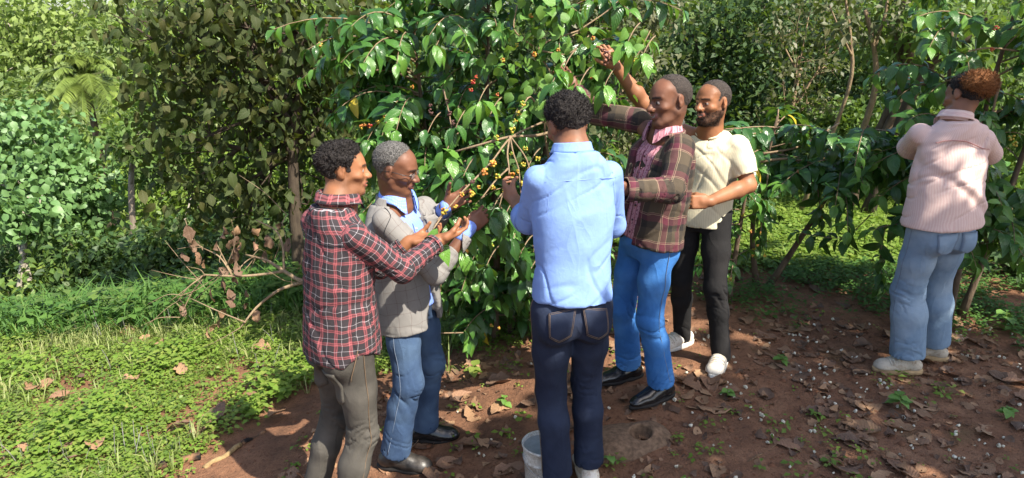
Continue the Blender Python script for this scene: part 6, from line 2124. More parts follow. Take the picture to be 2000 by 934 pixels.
# ---- coffee tree at the right edge
bx, by = 3.02, 4.35
b0 = V3(bx, by, gz(bx, by))
stems = [[b0, b0 + V3(.03, .05, .7), b0 + V3(-.02, .05, 1.4), b0 + V3(.05, 0, 2.3)], [b0 + V3(-.12, .0, 0), b0 + V3(-.16, .0, .6), b0 + V3(-.2, .1, 1.3), b0 + V3(-.25, .15, 2.0)], [b0 + V3(.15, .1, 0), b0 + V3(.3, .1, .9), b0 + V3(.4, 0, 2.2)]]
lat = [(0, .25, .6, 20, .4, .75, -100, 260, .2), (0, .6, 1.0, 20, .4, .75, -100, 260, .35), (1, .35, 1.0, 16, .35, .6, 90, 350, .3), (2, .3, 1.0, 18, .4, .7, -60, 250, .3)]
br = [([P(1935, 240, 4.2), P(1945, 190, 4.2), P(1955, 160, 4.2)], .006, .009, 0), ([P(1870, 105, 4.2), P(1930, 92, 4.2), P(1990, 100, 4.2)], .004, .007, 0)]
bers = [bb(1938, 96, 4.1, 'red', 1), bb(1975, 270, 4.0, 'green', 1.2), bb(1982, 282, 4.0, 'green', 1.1), bb(1945, 55, 4.1, 'red', .8), bb(1925, 38, 4.1, 'dark', .8), bb(1830, 30, 4.3, 'red', .8)]
coffee_bush('coffee tree with bare lower stems at the right edge beyond the woman', (bx, by), stems, lat, np.random.default_rng(17), br, bers, 260, .14, young=.14, yellow=3)

# ---- olive broad-leaved tree, left of the middle bush
t0 = P(585, 520, 6.2); tb = V3(t0[0], 6.2, gz(t0[0], 6.2))
bl = [B(310, 40, 6.6, .42), B(385, 70, 6.4, .5), B(470, 40, 6.3, .52), B(560, 60, 6.2, .52), B(650, 50, 6.3, .5), B(330, 150, 6.6, .4), B(420, 170, 6.4, .5), B(510, 160, 6.2, .5), B(600, 160, 6.3, .5), B(680, 170, 6.6, .45),
      B(320, 260, 6.7, .38), B(390, 280, 6.5, .48), B(480, 270, 6.3, .5), B(560, 280, 6.4, .48), B(640, 290, 6.6, .42), B(360, 370, 6.6, .4), B(440, 390, 6.4, .45), B(520, 380, 6.4, .42), B(600, 400, 6.6, .38), B(470, 460, 6.6, .3), B(240, 40, 6.8, .25), B(720, 60, 6.6, .4), B(440, -40, 6.4, .5), B(580, -50, 6.4, .5)]
grow_tree('broadleaf_tree', 'dull olive broad-leaved tree filling the space left of the middle coffee bush', 'tree', (tb[0], tb[1]), bl, 4300, .105, T_OVATE, L_OLIVE, BARK_DARK, .07, None, 300, 31, 13, .3,
          tiltup=.5, droop=.8, trunk_pts=[tb - V3(0, 0, .1), P(578, 440, 6.25), P(570, 300, 6.3), P(590, 150, 6.3), P(560, 0, 6.3)], outw=.1, roll=.9, sjit=.45)

# ---- dead branch with hanging dry leaves
o = thing('dead_branch', V3(P(600, 545, 4.7)[0], 4.7, gz(P(600, 545, 4.7)[0], 4.7)), 'bare dead branch with brown dry leaves hanging left of the plaid shirt', 'branch')
JN = P(590, 552, 4.75)
DB = [([JN + V3(.25, .1, -.05), JN, P(555, 530, 4.9), P(520, 507, 5.0), P(480, 498, 5.1)], .02, .008), ([P(555, 530, 4.9), P(500, 538, 4.9), P(455, 540, 4.85), P(400, 537, 4.8)], .012, .007), ([P(400, 537, 4.8), P(375, 556, 4.8), P(330, 590, 4.8)], .007, .003),
      ([P(400, 537, 4.8), P(365, 562, 4.7), P(345, 592, 4.7)], .006, .003), ([P(395, 545, 4.8), P(372, 575, 4.75), P(352, 620, 4.7)], .006, .002), ([P(455, 540, 4.85), P(430, 500, 4.9), P(395, 484, 5.0)], .008, .003), ([P(455, 540, 4.85), P(440, 510, 4.9), P(425, 480, 4.9)], .007, .003),
      ([P(455, 540, 4.85), P(480, 510, 4.95), P(500, 500, 5.0)], .005, .003), ([JN, P(545, 565, 4.7), P(500, 600, 4.6), P(470, 640, 4.5)], .014, .006), ([P(555, 530, 4.9), P(553, 480, 5.0), P(542, 450, 5.1), P(500, 430, 5.2)], .01, .005), ([P(542, 450, 5.1), P(560, 420, 5.2)], .006, .003),
      ([P(480, 630, 4.5), P(430, 610, 4.55), P(370, 582, 4.7)], .006, .003), ([P(395, 484, 5.0), P(375, 470, 5.1), P(362, 430, 5.2)], .006, .003)]
r7 = np.random.default_rng(19)
for k in range(26):
    pts = DB[r7.integers(0, 11)][0]; i = r7.integers(1, len(pts)); s0 = pts[i] if k % 2 else (pts[i] + pts[i - 1]) / 2
    e = s0 + V3(r7.normal(-.1, .2), r7.normal(0, .12), r7.normal(-.02, .18))
    DB.append(([s0, (s0 + e) / 2 + r7.normal(0, .03, 3), e], .0035, .0012))
for pts, a, b in DB:
    v, f = trunk_mesh(pts, a, b, 6, 3); part('twig', v, f, BARK_TWIG, o)
DRYL = [make_mesh('dry_leaf', v, f, [L_DRY_DARK if k_ % 4 else L_DRY], attrs={'tint': np.zeros(len(v)), 'luv': u}) for k_, (v, f, u) in enumerate(DRY)]
r3 = np.random.default_rng(6)
spots = [(445, 470), (455, 490), (450, 510), (440, 530), (455, 545), (440, 560), (452, 575), (445, 595), (436, 610), (470, 470), (462, 500), (465, 520), (475, 480), (432, 480), (490, 465), (445, 450), (460, 455), (425, 575), (380, 470), (372, 480), (366, 490), (370, 462), (388, 500), (398, 515), (500, 480), (525, 495), (545, 440), (562, 482), (470, 590), (480, 580), (360, 610), (365, 600), (415, 640), (420, 625), (410, 650), (500, 610), (530, 470), (520, 480)]
for u, v in spots:
    p = P(u + r3.normal(0, 5), v + r3.normal(0, 5), 4.95 + r3.normal(0, .12))
    ob = bpy.data.objects.new('dry_leaf', DRYL[r3.integers(0, 9)]); COL.objects.link(ob); ob.parent = o
    ob.location = p - ORG[o.name]; ob.rotation_euler = (PI / 2 + r3.normal(0, .4), r3.normal(0, .4), r3.uniform(0, 6)); s = r3.uniform(.07, .125); ob.scale = (s, s, s)

# ---- pale green tree at the far left
bl = [B(50, 265, 11, .5), B(120, 285, 10.8, .5), B(10, 330, 11, .6), B(90, 345, 10.6, .65), B(165, 360, 10.7, .5), B(50, 410, 10.8, .6), B(130, 415, 10.5, .55), B(180, 405, 10.6, .34), B(20, 440, 11, .45), B(90, 450, 10.8, .4), B(-40, 350, 11, .7), B(-40, 270, 11.2, .5), B(45, 415, 8.5, .26), B(15, 425, 8.5, .26), B(90, 430, 8.8, .25)]
tp = P(40, 600, 11.0)
grow_tree('pale_leaved_tree', 'pale green round-leaved tree at the left edge below the palm', 'tree', (P(30, 500, 11)[0], 11.2), bl, 7000, .12, T_BROAD, L_PALE, BARK_PALE, .075, None, 300, 41, 14, .34, tiltup=.5, droop=.6, outw=1.0, roll=.45)

# ---- palm
o = thing('palm_tree', V3(*P(180, 300, 19)[:2], gz(P(180, 300, 19)[0], 24)), 'feathery palm with a trunk rising behind the pale green tree', 'palm')
top = P(170, 172, 19)
v, f = trunk_mesh([ORG[o.name] - V3(0, 0, .2), (ORG[o.name] + top) / 2 + V3(.15, 0, 0), top], .12, .09, 10, 4); part('trunk', v, f, BARK_BROWN, o)
rp = np.random.default_rng(12)
for k in range(40):
    az = k * 2.399; el = rp.uniform(-.35, 1.25) if k > 6 else 1.3
    h = V3(math.sin(az), math.cos(az), 0); L = rp.uniform(1.4, 1.75)
    e = top + h * L * math.cos(el) + V3(0, 0, L * math.sin(el) * .75 - .5 * L * (1 - max(0, math.sin(el)) * .6))
    q = bez(top, top + h * L * .45 * max(.25, math.cos(el)) + V3(0, 0, L * (.25 + .5 * max(0, math.sin(el)))), e, 12)
    ms = [tube(q, np.linspace(.022, .006, 12), 4, False)]
    T = np.gradient(q, axis=0); T /= np.linalg.norm(T, axis=1)[:, None]
    tt = np.linspace(.12, .99, 56); qp = np.stack([np.interp(tt, np.linspace(0, 1, 12), q[:, i]) for i in range(3)], 1); Tp = np.stack([np.interp(tt, np.linspace(0, 1, 12), T[:, i]) for i in range(3)], 1)
    sd = np.cross(Tp, V3(0, 0, 1)); sd /= np.linalg.norm(sd, axis=1)[:, None] + 1e-9
    vs, fs = [], []
    for i in range(56):
        for sg in (-1, 1):
            l = (.34 * math.sin(PI * min(.97, tt[i] * .85 + .12)) + .08)
            d = nrm(sd[i] * sg + Tp[i] * .7 + V3(0, 0, -.12 + rp.normal(0, .15))); w_ = nrm(np.cross(d, V3(0, 0, 1))) * .013
            b = len(vs); vs += [qp[i] - w_, qp[i] + w_, qp[i] + d * l * .6 + w_ * .8 + V3(0, 0, -.02), qp[i] + d * l + V3(0, 0, -.09), qp[i] + d * l * .6 - w_ * .8 + V3(0, 0, -.02)]
            fs += [(b, b + 1, b + 2, b + 4), (b + 4, b + 2, b + 3, b + 3)]
    fq = np.array(fs); ms.append((np.array(vs), [fq[::2], fq[1::2][:, :3]]))
    v, f = join(ms)
    part('frond', v, f, L_PALM, o, attrs={'tint': np.full(len(v), rp.random()), 'luv': np.zeros((len(v), 2))})

# ---- forest behind: each tree a thing of its own
def forest(name, lab, u, y, blobs, n, sz, mat, bark=BARK_BROWN, r0=.1, seed=1, tms=T_TINY, per=24, spread=.33, tiltup=.8, group='trees of the forest behind', trunk_pts=None, droop=.35, roll=.6, shell=.55):
    p = Hc(u, y, gz((u - 1000) / FPX * y, y)); base = (p[0], y)
    return grow_tree(name, lab, 'tree', base, [B(*b) for b in blobs], n, sz, tms, mat, bark, r0, group, 0, seed, per, spread, tiltup=tiltup, trunk_pts=trunk_pts, droop=droop, roll=roll, shell=shell)
forest('forest_tree', 'spreading bright yellow-green tree high at the top left corner', 110, 34, [(20, 50, 34, 2.6), (110, 60, 33, 2.5), (190, 50, 34, 2.4), (60, 110, 33, 2.3), (150, 100, 34, 2.0), (240, 80, 35, 2.3), (0, 130, 35, 2.4), (90, 20, 36, 1.8), (-60, 80, 34, 3)], 9000, .34, L_HAZED, BARK_PALE, .3, 51, spread=.28)
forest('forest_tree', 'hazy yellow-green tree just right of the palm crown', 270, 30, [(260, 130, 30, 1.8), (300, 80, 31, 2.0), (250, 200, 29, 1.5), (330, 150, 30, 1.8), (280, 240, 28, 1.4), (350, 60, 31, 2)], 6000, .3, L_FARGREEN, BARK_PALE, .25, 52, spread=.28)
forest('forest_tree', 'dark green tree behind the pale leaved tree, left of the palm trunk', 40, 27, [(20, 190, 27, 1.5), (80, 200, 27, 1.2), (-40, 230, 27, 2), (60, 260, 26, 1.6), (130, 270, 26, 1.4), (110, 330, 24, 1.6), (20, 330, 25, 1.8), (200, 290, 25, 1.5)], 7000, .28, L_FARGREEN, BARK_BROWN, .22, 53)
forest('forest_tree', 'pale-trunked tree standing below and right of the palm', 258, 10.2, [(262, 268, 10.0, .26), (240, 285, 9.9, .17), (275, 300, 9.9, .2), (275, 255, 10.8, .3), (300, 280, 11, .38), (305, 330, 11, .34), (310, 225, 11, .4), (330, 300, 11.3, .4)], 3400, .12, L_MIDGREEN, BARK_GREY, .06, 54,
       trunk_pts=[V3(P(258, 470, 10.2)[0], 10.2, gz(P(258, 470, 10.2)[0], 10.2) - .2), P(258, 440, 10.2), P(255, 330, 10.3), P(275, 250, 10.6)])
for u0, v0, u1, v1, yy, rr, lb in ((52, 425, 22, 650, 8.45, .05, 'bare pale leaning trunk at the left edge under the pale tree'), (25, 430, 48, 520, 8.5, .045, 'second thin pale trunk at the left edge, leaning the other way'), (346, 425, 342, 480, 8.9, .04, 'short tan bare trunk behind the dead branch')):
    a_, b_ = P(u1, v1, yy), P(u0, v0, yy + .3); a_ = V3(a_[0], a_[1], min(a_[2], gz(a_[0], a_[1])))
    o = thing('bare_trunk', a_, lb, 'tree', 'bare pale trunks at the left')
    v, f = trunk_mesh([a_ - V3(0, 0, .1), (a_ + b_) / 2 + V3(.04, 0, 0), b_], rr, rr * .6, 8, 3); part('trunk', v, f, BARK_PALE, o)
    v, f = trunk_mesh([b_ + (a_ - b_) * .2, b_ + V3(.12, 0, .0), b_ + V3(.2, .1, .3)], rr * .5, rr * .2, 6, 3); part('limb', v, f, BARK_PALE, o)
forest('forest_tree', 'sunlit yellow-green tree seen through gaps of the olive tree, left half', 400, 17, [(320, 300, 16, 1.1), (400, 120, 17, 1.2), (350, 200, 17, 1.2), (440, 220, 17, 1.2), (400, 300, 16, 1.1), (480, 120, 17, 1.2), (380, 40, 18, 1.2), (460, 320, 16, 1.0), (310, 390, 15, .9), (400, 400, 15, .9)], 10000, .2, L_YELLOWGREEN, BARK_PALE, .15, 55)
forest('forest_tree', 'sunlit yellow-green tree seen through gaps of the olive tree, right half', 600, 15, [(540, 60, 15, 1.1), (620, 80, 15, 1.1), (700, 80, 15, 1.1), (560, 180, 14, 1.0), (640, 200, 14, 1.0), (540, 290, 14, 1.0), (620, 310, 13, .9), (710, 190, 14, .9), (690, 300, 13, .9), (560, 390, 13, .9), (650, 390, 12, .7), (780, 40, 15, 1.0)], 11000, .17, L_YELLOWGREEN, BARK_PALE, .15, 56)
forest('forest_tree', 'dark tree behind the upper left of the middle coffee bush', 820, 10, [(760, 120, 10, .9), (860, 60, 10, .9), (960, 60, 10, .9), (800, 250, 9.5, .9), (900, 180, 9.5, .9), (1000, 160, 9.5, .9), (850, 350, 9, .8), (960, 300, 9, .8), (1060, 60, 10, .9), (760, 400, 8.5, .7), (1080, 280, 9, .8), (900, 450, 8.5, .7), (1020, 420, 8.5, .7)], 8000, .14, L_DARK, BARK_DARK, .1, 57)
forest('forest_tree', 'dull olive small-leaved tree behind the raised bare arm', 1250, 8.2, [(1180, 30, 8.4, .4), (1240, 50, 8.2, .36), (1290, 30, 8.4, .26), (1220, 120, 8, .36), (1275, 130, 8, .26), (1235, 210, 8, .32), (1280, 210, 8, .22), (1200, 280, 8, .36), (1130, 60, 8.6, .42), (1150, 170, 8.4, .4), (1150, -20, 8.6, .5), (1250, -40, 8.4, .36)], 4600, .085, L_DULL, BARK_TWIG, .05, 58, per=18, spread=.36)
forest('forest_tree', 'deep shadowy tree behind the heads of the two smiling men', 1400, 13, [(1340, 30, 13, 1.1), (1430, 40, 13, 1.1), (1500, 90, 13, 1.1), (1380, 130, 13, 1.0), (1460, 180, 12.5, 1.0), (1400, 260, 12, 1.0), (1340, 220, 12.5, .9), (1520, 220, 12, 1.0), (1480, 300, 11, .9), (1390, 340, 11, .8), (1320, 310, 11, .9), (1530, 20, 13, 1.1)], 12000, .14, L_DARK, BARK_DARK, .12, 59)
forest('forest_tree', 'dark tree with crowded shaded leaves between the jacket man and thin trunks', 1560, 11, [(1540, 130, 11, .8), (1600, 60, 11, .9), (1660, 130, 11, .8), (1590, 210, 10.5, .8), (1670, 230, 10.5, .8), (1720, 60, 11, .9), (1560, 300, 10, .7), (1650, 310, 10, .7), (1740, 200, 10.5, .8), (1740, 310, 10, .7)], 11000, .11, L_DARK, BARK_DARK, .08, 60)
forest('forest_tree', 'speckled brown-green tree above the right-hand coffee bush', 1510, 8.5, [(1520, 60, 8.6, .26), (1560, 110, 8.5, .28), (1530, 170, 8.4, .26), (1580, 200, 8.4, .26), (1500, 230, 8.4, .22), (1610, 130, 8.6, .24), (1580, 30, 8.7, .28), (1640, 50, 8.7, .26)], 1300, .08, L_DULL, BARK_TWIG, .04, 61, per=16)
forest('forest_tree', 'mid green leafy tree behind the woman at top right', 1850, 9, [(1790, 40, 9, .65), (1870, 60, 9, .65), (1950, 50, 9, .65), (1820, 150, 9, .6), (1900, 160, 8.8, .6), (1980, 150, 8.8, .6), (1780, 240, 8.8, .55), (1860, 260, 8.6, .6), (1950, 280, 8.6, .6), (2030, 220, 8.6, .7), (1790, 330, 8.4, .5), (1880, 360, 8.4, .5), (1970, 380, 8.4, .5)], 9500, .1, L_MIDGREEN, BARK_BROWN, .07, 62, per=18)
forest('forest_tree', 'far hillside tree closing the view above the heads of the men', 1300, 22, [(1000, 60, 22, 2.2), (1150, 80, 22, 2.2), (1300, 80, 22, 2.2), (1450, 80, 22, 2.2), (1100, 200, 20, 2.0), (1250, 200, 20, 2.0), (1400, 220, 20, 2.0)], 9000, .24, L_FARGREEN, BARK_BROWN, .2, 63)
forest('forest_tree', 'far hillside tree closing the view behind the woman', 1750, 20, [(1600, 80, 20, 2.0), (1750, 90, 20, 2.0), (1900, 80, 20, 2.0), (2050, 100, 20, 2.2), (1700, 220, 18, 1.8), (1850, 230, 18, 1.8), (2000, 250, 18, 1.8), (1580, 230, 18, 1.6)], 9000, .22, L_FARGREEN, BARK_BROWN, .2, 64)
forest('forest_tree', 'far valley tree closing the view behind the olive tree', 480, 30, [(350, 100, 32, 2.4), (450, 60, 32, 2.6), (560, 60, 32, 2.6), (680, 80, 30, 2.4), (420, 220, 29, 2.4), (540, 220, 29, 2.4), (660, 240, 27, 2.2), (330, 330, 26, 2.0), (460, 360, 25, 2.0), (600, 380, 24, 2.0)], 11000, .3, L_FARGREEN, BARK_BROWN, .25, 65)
# slender trees at the right
def slim(lab, trunks, blobs, mat, bark, n, sz, seed, r0):
    b = trunks[0][0][0]; o = thing('slender_tree', V3(b[0], b[1], gz(b[0], b[1])), lab, 'tree', 'slender trees at the right')
    for pts, a, c in trunks:
        v, f = trunk_mesh(pts, a, c, 8, seed); part('trunk', v, f, bark, o)
    r_ = np.random.default_rng(seed)
    pos, out = blob_leaves([B(*q) for q in blobs], n, r_, 16, .38); m = len(pos)
    d = out * .4 + r_.normal(0, .6, (m, 3)); d[:, 2] -= .4
    put_leaves(o, T_SMALL, pos, leaf_frames(d, out * .5 + V3(0, 0, .8), r_, .5), sz * r_.uniform(.7, 1.3, m), mat, r_.random(m), r_, 0, rest='crown')
    return o
def gp(u, y): 
    p = Hc(u, y, gz(2.5, y)); return V3(p[0], y, gz(p[0], y) - .05)
slim('twin-stemmed slender tree with brown trunks, middle of the right-hand trunks', [([gp(1625, 7.6), P(1752, 200, 7.5), P(1757, 60, 7.5), P(1762, -30, 7.5)], .06, .05), ([gp(1650, 7.5), P(1776, 170, 7.4), P(1772, 110, 7.4), P(1790, 20, 7.4), P(1798, -30, 7.4)], .065, .045)],
     [(1760, 40, 7.3, .35), (1800, 40, 7.3, .3), (1730, 60, 7.5, .3), (1790, 100, 7.2, .22)], L_MIDGREEN, BARK_BROWN, 500, .11, 71, .05)
slim('leaning dark slender tree behind the woman head', [([gp(1690, 7.2), P(1785, 165, 7.0), P(1845, 90, 6.8), P(1930, 62, 6.7)], .07, .04)], [(1870, 70, 6.7, .3), (1930, 60, 6.7, .3), (1840, 50, 6.8, .28)], L_MIDGREEN, BARK_DARK, 420, .11, 72, .05)
slim('thin crooked sapling with sunlit bark left of the twin stems', [([gp(1625, 7.6), P(1714, 180, 7.2), P(1708, 90, 7.2), P(1690, 20, 7.2)], .035, .022), ([P(1708, 90, 7.2), P(1730, 30, 7.2), P(1735, -20, 7.2)], .02, .012)], [(1700, 40, 7.2, .25), (1730, 20, 7.2, .25)], L_DULL, BARK_TWIG, 260, .09, 73, .03)
slim('thinnest leftmost sapling of the right-hand trunks with bare curved twigs', [([gp(1560, 7.4), P(1668, 160, 7.0), P(1660, 60, 7.0), P(1650, -10, 7.0)], .024, .014), ([P(1664, 110, 7.0), P(1640, 60, 6.9), P(1620, 10, 6.9)], .012, .006)], [(1655, 30, 7.0, .2), (1625, 20, 6.9, .22)], L_DULL, BARK_TWIG, 220, .09, 74, .02)

# ---- shrubs below the brow of the slope and under the trees
SHR = [(90, 515, 9.5, L_DARK, .5, 'dark shrub under the pale leaved tree'), (110, 570, 8.6, L_YELLOWGREEN, .5, 'yellowish shrub low at the left just beyond the grass brow'), (30, 600, 8.6, L_DARK, .5, 'dark shrub at the left edge just beyond the grass brow'),
       (180, 520, 9, L_DARK, .55, 'dark shrub in the hollow left of the pale trunk foot'), (190, 590, 8.2, L_DARK, .4, 'mid green shrub beyond the brow, right of the yellowish one'), (260, 500, 9, L_MIDGREEN, .6, 'mid green shrub at the foot of the pale-trunked tree'),
       (270, 575, 8, L_DARK, .42, 'dark shrub beyond the brow left of the dead twigs'), (340, 500, 9, L_DARK, .6, 'dark shrub behind the left end of the dead branch'), (350, 560, 8, L_MIDGREEN, .42, 'mid green shrub behind the fine dead twigs'),
       (430, 470, 9, L_DARK, .6, 'dark shrub behind the column of dry leaves'), (520, 480, 8.5, L_DARK, .6, 'dark shrub behind the trunk of the olive tree'), (500, 550, 7.6, L_MIDGREEN, .35, 'small green shrub behind the thick part of the dead branch'), (120, 480, 12, L_DARK, .8, 'dark shrub deep in the hollow below the palm'),
       (600, 560, 7.2, L_DARK, .45, 'dark shrub behind the elbow of the plaid shirt'), (420, 570, 7.8, L_YELLOWGREEN, .3, 'light green shrub under the dead branch')]
for i, (u, v, y, mt, r, lab) in enumerate(SHR):
    c = P(u, v, y); g = gz(c[0], y)
    bls = [(c + rg.normal(0, .45, 3) * r * V3(1.3, 1, .6), r * rg.uniform(.5, .8)) for _ in range(6)]
    grow_tree('shrub', lab, 'shrub', (c[0], y), bls, 1500, .11 if i % 3 else .14, T_SMALL, mt, BARK_BROWN, .025, 'shrubs on the slope at left', 0, 80 + i, 14, .4)
SHR2 = [(1480, 330, 8.5, L_DARK, .5, 'dark shrub right behind the T-shirt man shoulder'), (1570, 250, 8.6, L_MIDGREEN, .45, 'green shrub above the low coffee bush, left part'), (1650, 260, 8.4, L_DARK, .5, 'dark shrub in front of the thin sapling feet'), (1730, 270, 8.2, L_MIDGREEN, .45, 'green shrub in front of the twin stems'),
        (1800, 250, 7.6, L_MIDGREEN, .45, 'green shrub just left of the woman head'), (1950, 520, 5.4, L_DARK, .38, 'dark shrub low right of the woman knees'), 
        (1400, 380, 7.5, L_DARK, .4, 'dark shrub behind the T-shirt man waist'), (1180, 420, 7, L_DARK, .5, 'dark shrub behind the jacket man')]
for i, (u, v, y, mt, r, lab) in enumerate(SHR2):
    c = P(u, v, y)
    bls = [(c + rg.normal(0, .45, 3) * r * V3(1.3, 1, .6), r * rg.uniform(.5, .8)) for _ in range(6)]
    grow_tree('shrub', lab, 'shrub', (c[0], y), bls, 1300, .1, T_SMALL, mt, BARK_BROWN, .022, 'shrubs behind the people at right', 0, 120 + i, 14, .4)

# ---- broad tree behind the viewpoint: its crown shades the soil in front and right
r5 = np.random.default_rng(33)
n = 30000
X_, Y_ = r5.uniform(-1.2, 5.5, n), r5.uniform(.4, 6.0, n)
ye = np.interp(X_, [-1.6, -.8, -.6, -.32, .15, .3, .6, 1.0, 1.22, 1.34, 1.6, 2.4, 5.5], [.8, 1.6, 2.2, 2.92, 3.35, 3.6, 3.7, 3.5, 3.55, 4.6, 5.1, 4.9, 4.8])
keep = Y_ < ye + .06 * r5.normal(size=n)
for cx, cy, rx, ry in ((1.6, 4.28, .36, .12), (1.22, 4.62, .2, .14), (.9, 4.5, .3, .5), (3.4, 3.2, .12, .1), (2.9, 2.4, .1, .12), (1.9, 2.7, .1, .1), (3.0, 5.4, .3, .2), (2.5, 4.0, .14, .1), (3.6, 4.3, .15, .15)):
    keep &= ((X_ - cx) / rx) ** 2 + ((Y_ - cy) / ry) ** 2 > 1 + .5 * r5.normal(size=n) * .5
gap = vnoise(np.stack([X_, Y_, 0 * X_], 1) * 3.2, 91)
keep &= (gap < .62)
X_, Y_ = X_[keep][:9000], Y_[keep][:9000]
hgt = 4.3 + 1.7 * r5.random(len(X_)) + .5 * vnoise(np.stack([X_, Y_, 0 * X_], 1) * .7, 4)
pos = np.stack([X_, Y_, 0 * X_], 1) + SUN[None] * (hgt / SUN[2])[:, None]
cen = pos.mean(0)
tb = V3(cen[0] + 1.6, cen[1] - 1.2, 0); tb[2] = gz(tb[0], tb[1])
o = thing('shade_tree', tb, 'broad tree behind the viewpoint whose crown shades the soil at right', 'tree')
fk = tb + V3(-.5, .4, 3.2)
v, f = trunk_mesh([tb - V3(0, 0, .2), tb + V3(-.1, .1, 1.6), fk], .17, .11, 10, 6); part('trunk', v, f, BARK_BROWN, o)
for k in range(9):
    e = pos[r5.integers(0, len(pos))] - V3(0, 0, .1)
    v, f = tube(bez(fk, (fk + e) / 2 + V3(0, 0, .4), e, 8), np.linspace(.06, .012, 8), 6); part('limb', v, f, BARK_BROWN, o)
m = len(pos)
put_leaves(o, T_BROAD, pos, leaf_frames(r5.normal(0, 1, (m, 3)) + V3(0, 0, -.3), np.repeat(SUN[None], m, 0), r5, .35), r5.uniform(.12, .2, m), L_FARGREEN, r5.random(m), r5, 0, rest='crown')

# ------------------------------------------------------------------ things on the ground
# paint bucket half full of grey water
bp = Hc(1062, 2.76, gz(.12, 2.76)); z0 = gz2(bp[0], bp[1])[0]
bo = thing('paint_bucket', V3(bp[0], bp[1], z0), 'old white paint bucket spattered with grey beside the navy jeans', 'bucket')
def lathe(prof, n=36):
    a = np.arange(n) * 2 * PI / n
    vs = np.concatenate([np.stack([r * np.cos(a), r * np.sin(a), np.full(n, z)], 1) for r, z in prof])
    f = [(i * n + k, i * n + (k + 1) % n, (i + 1) * n + (k + 1) % n, (i + 1) * n + k) for i in range(len(prof) - 1) for k in range(n)]
    return vs, np.array(f)
t = NT('bucket_plastic'); ob_ = t.obj()
n1 = t.ramp(t.noise(ob_, 160, 3), [(.52, 0.0), (.58, 1.0)]); n2 = t.ramp(t.noise(ob_, 12, 4, .7), [(.45, 0.0), (.6, 1.0)])
c = t.mix(t.math('MULTIPLY', n1, .55), (.66, .64, .59), (.2, .2, .18)); c = t.mix(t.math('MULTIPLY', n2, .6), c, (.30, .24, .17))
BUCK = t.done(t.bsdf(c, .6, .4, t.bump(n1, .2, .003)))
v, f = lathe([(.001, .002), (.082, .002), (.088, .012), (.094, .13), (.099, .132), (.1, .142), (.096, .145), (.1, .2), (.1045, .203), (.106, .212), (.101, .215), (.098, .21), (.095, .15), (.09, .06)])
part('pail', v + ORG[bo.name], f, BUCK, bo)
v, f = lathe([(.001, .193), (.04, .1945), (.0975, .192)]); v[:, 2] += .002 * vnoise(v * 40, 2)
part('grey_water', v + ORG[bo.name], f, simple_mat('grey_cement_water', (.25, .27, .27), .35, .5, 30, .15, .2), bo)
a = np.linspace(PI * .05, PI * .95, 16)
v, f = tube(np.stack([.104 * np.cos(a), -.104 * np.sin(a) * .92 - .012, .19 - .09 * np.sin(a)], 1), .0022, 5)
part('handle', v + ORG[bo.name], f, simple_mat('bucket_wire', (.3, .3, .3), .4, metal=.8), bo)
# hollowed stone
sp_ = on_ground(1232, 862); so_ = V3(sp_[0], sp_[1], gz2(sp_[0], sp_[1])[0])
sh = Shape().add(ell(so_ + V3(-.02, 0, -.02), V3(.225, .16, .085)), .03).add(ell(so_ + V3(.1, .03, .01), V3(.11, .1, .075)), .05).add(ell(so_ + V3(-.1, -.05, -.02), V3(.13, .1, .07)), .05)
sh.sub(ell(so_ + V3(.045, -.005, .085), V3(.058, .055, .085)), .008)
v, f = sh.mesh(.008); n_ = vnormals(v, f); v = v + n_ * (.008 * fbm(v * 14, 3, 3) + .003 * fbm(v * 50, 2, 5))[:, None]
solo('stone', v, f, simple_mat('earthy_stone', (.15, .095, .06), .9, .2, 45, .4, .6), so_, 'earth-coloured stone with a round hollow in its top, right of the navy jeans', 'stone')
# burnt log and split stick by the herbs
def log(name, lab, cat, p0, p1, r0, r1, mat, seed):
    a, b = on_ground(*p0), on_ground(*p1); a[2] += r0 * .6; b[2] += r1 * .6
    pts = np.array([a + (b - a) * t + V3(0, 0, .006 * math.sin(t * 9)) for t in np.linspace(0, 1, 9)])
    v, f = tube(pts, np.linspace(r0, r1, 9) * (1 + .18 * vnoise(np.arange(9)[:, None] * V3(.9, 0, 0) + seed, seed)), 9)
    v = v + .006 * np.stack([fbm(v * 25, 2, seed + k) for k in range(3)], 1)
    solo(name, v, f, mat, a, lab, cat)
WOOD = bark_mat('rotten_wood', (.10, .055, .03), (.27, .17, .10), 25)
t = NT('burnt_wood'); nn_ = t.noise(t.obj(), 9, 4); BURNT = t.done(t.bsdf(t.ramp(nn_, [(.42, (.012, .011, .011)), (.56, (.2, .11, .06))]), .9, .2, t.bump(nn_, .5, .02)))
log('log', 'partly burnt rotten log at the edge of the green herbs', 'log', (300, 920), (392, 896), .03, .024, BURNT, 4)
log('stick', 'pale yellow split stick ending in the dead leaves', 'stick', (400, 918), (470, 872), .016, .014, bark_mat('yellow_cane', (.2, .13, .06), (.36, .26, .13), 20), 6)
log('stick', 'dark charred stick continuing beyond the pale stick', 'stick', (474, 868), (520, 846), .015, .011, BURNT, 8)
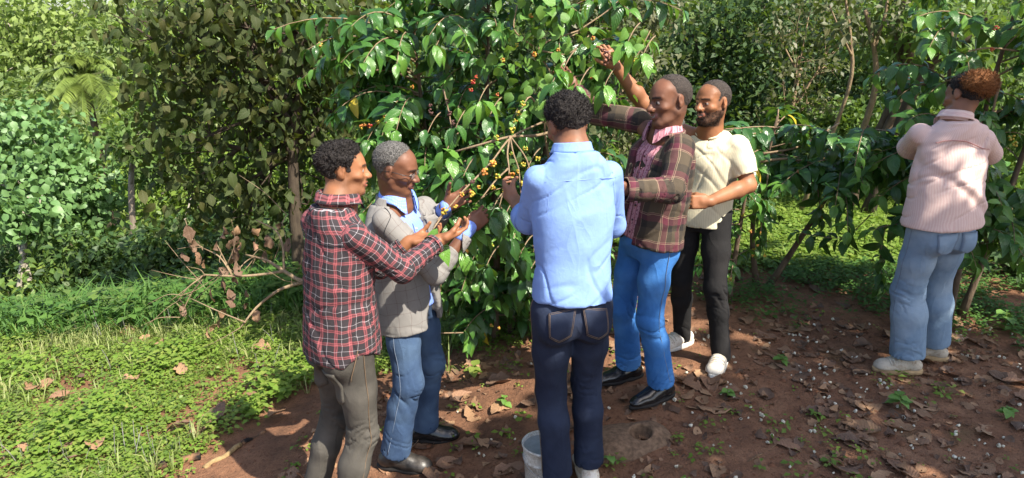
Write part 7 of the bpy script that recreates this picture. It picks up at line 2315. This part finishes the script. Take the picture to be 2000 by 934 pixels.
log('stick', 'thin bent brown stick lying across the shaded soil at lower right', 'stick', (1460, 905), (1530, 862), .006, .004, WOOD, 9)
log('stick', 'short grey stick on the soil near the white trainer', 'stick', (1316, 712), (1346, 709), .006, .005, WOOD, 10)
log('stick', 'rotten brown branch piece low in the shade right of the woman shoes', 'stick', (1845, 640), (1900, 606), .03, .02, WOOD, 11)
# seedling plants with larger leaves on the bare soil
def seedling(u, v, L, n, lab, mat):
    p = on_ground(u, v); b = V3(p[0], p[1], gz2(p[0], p[1])[0])
    o = thing('seedling', b, lab, 'plant', 'single green seedlings on the bare soil')
    r_ = np.random.default_rng(int(u)); hh = L * 1.1
    v_, f_ = tube(np.array([b - V3(0, 0, .01), b + V3(.005, 0, hh * .5), b + V3(0, .005, hh)]), [.003, .0025, .002], 5); part('stem', v_, f_, L_HERB, o, attrs={'tint': np.zeros(len(v_)), 'luv': np.zeros((len(v_), 2))})
    for k in range(n):
        a = k * 2.4 + r_.normal(0, .3); d = np.array([[math.cos(a), math.sin(a), r_.uniform(-.1, .4)]])
        tv, tf, tl = T_HEART[k % 4]; R = leaf_frames(d, np.array([[0, 0, 1.]]), r_, .15)[0]
        part('leaf', tv @ R.T * L * r_.uniform(.7, 1.1) + b + V3(0, 0, hh * (.45 + .55 * k / n)), tf, mat, o, attrs={'tint': np.full(len(tv), r_.random()), 'luv': tl})
seedling(1755, 800, .075, 7, 'bright green nettle seedling below the woman shoes', L_VINE)
seedling(1960, 640, .11, 5, 'round-leaved green plant right of the woman ankles', L_VINE)
seedling(1525, 715, .06, 7, 'small green seedling right of the white trainer', L_VINE)
seedling(1420, 775, .05, 6, 'small pale seedling right of the black dress shoe', L_VINE)
seedling(985, 795, .06, 4, 'single upright seedling on the sunny soil left of the navy jeans', L_VINE)
seedling(1190, 905, .05, 3, 'light green leaf shoot at the foot of the stone', L_VINE)
seedling(1965, 820, .06, 9, 'leafy seedling with white petals at the lower right edge', L_VINE)
seedling(925, 735, .07, 9, 'green seedling clump behind the far black boot', L_HERB)
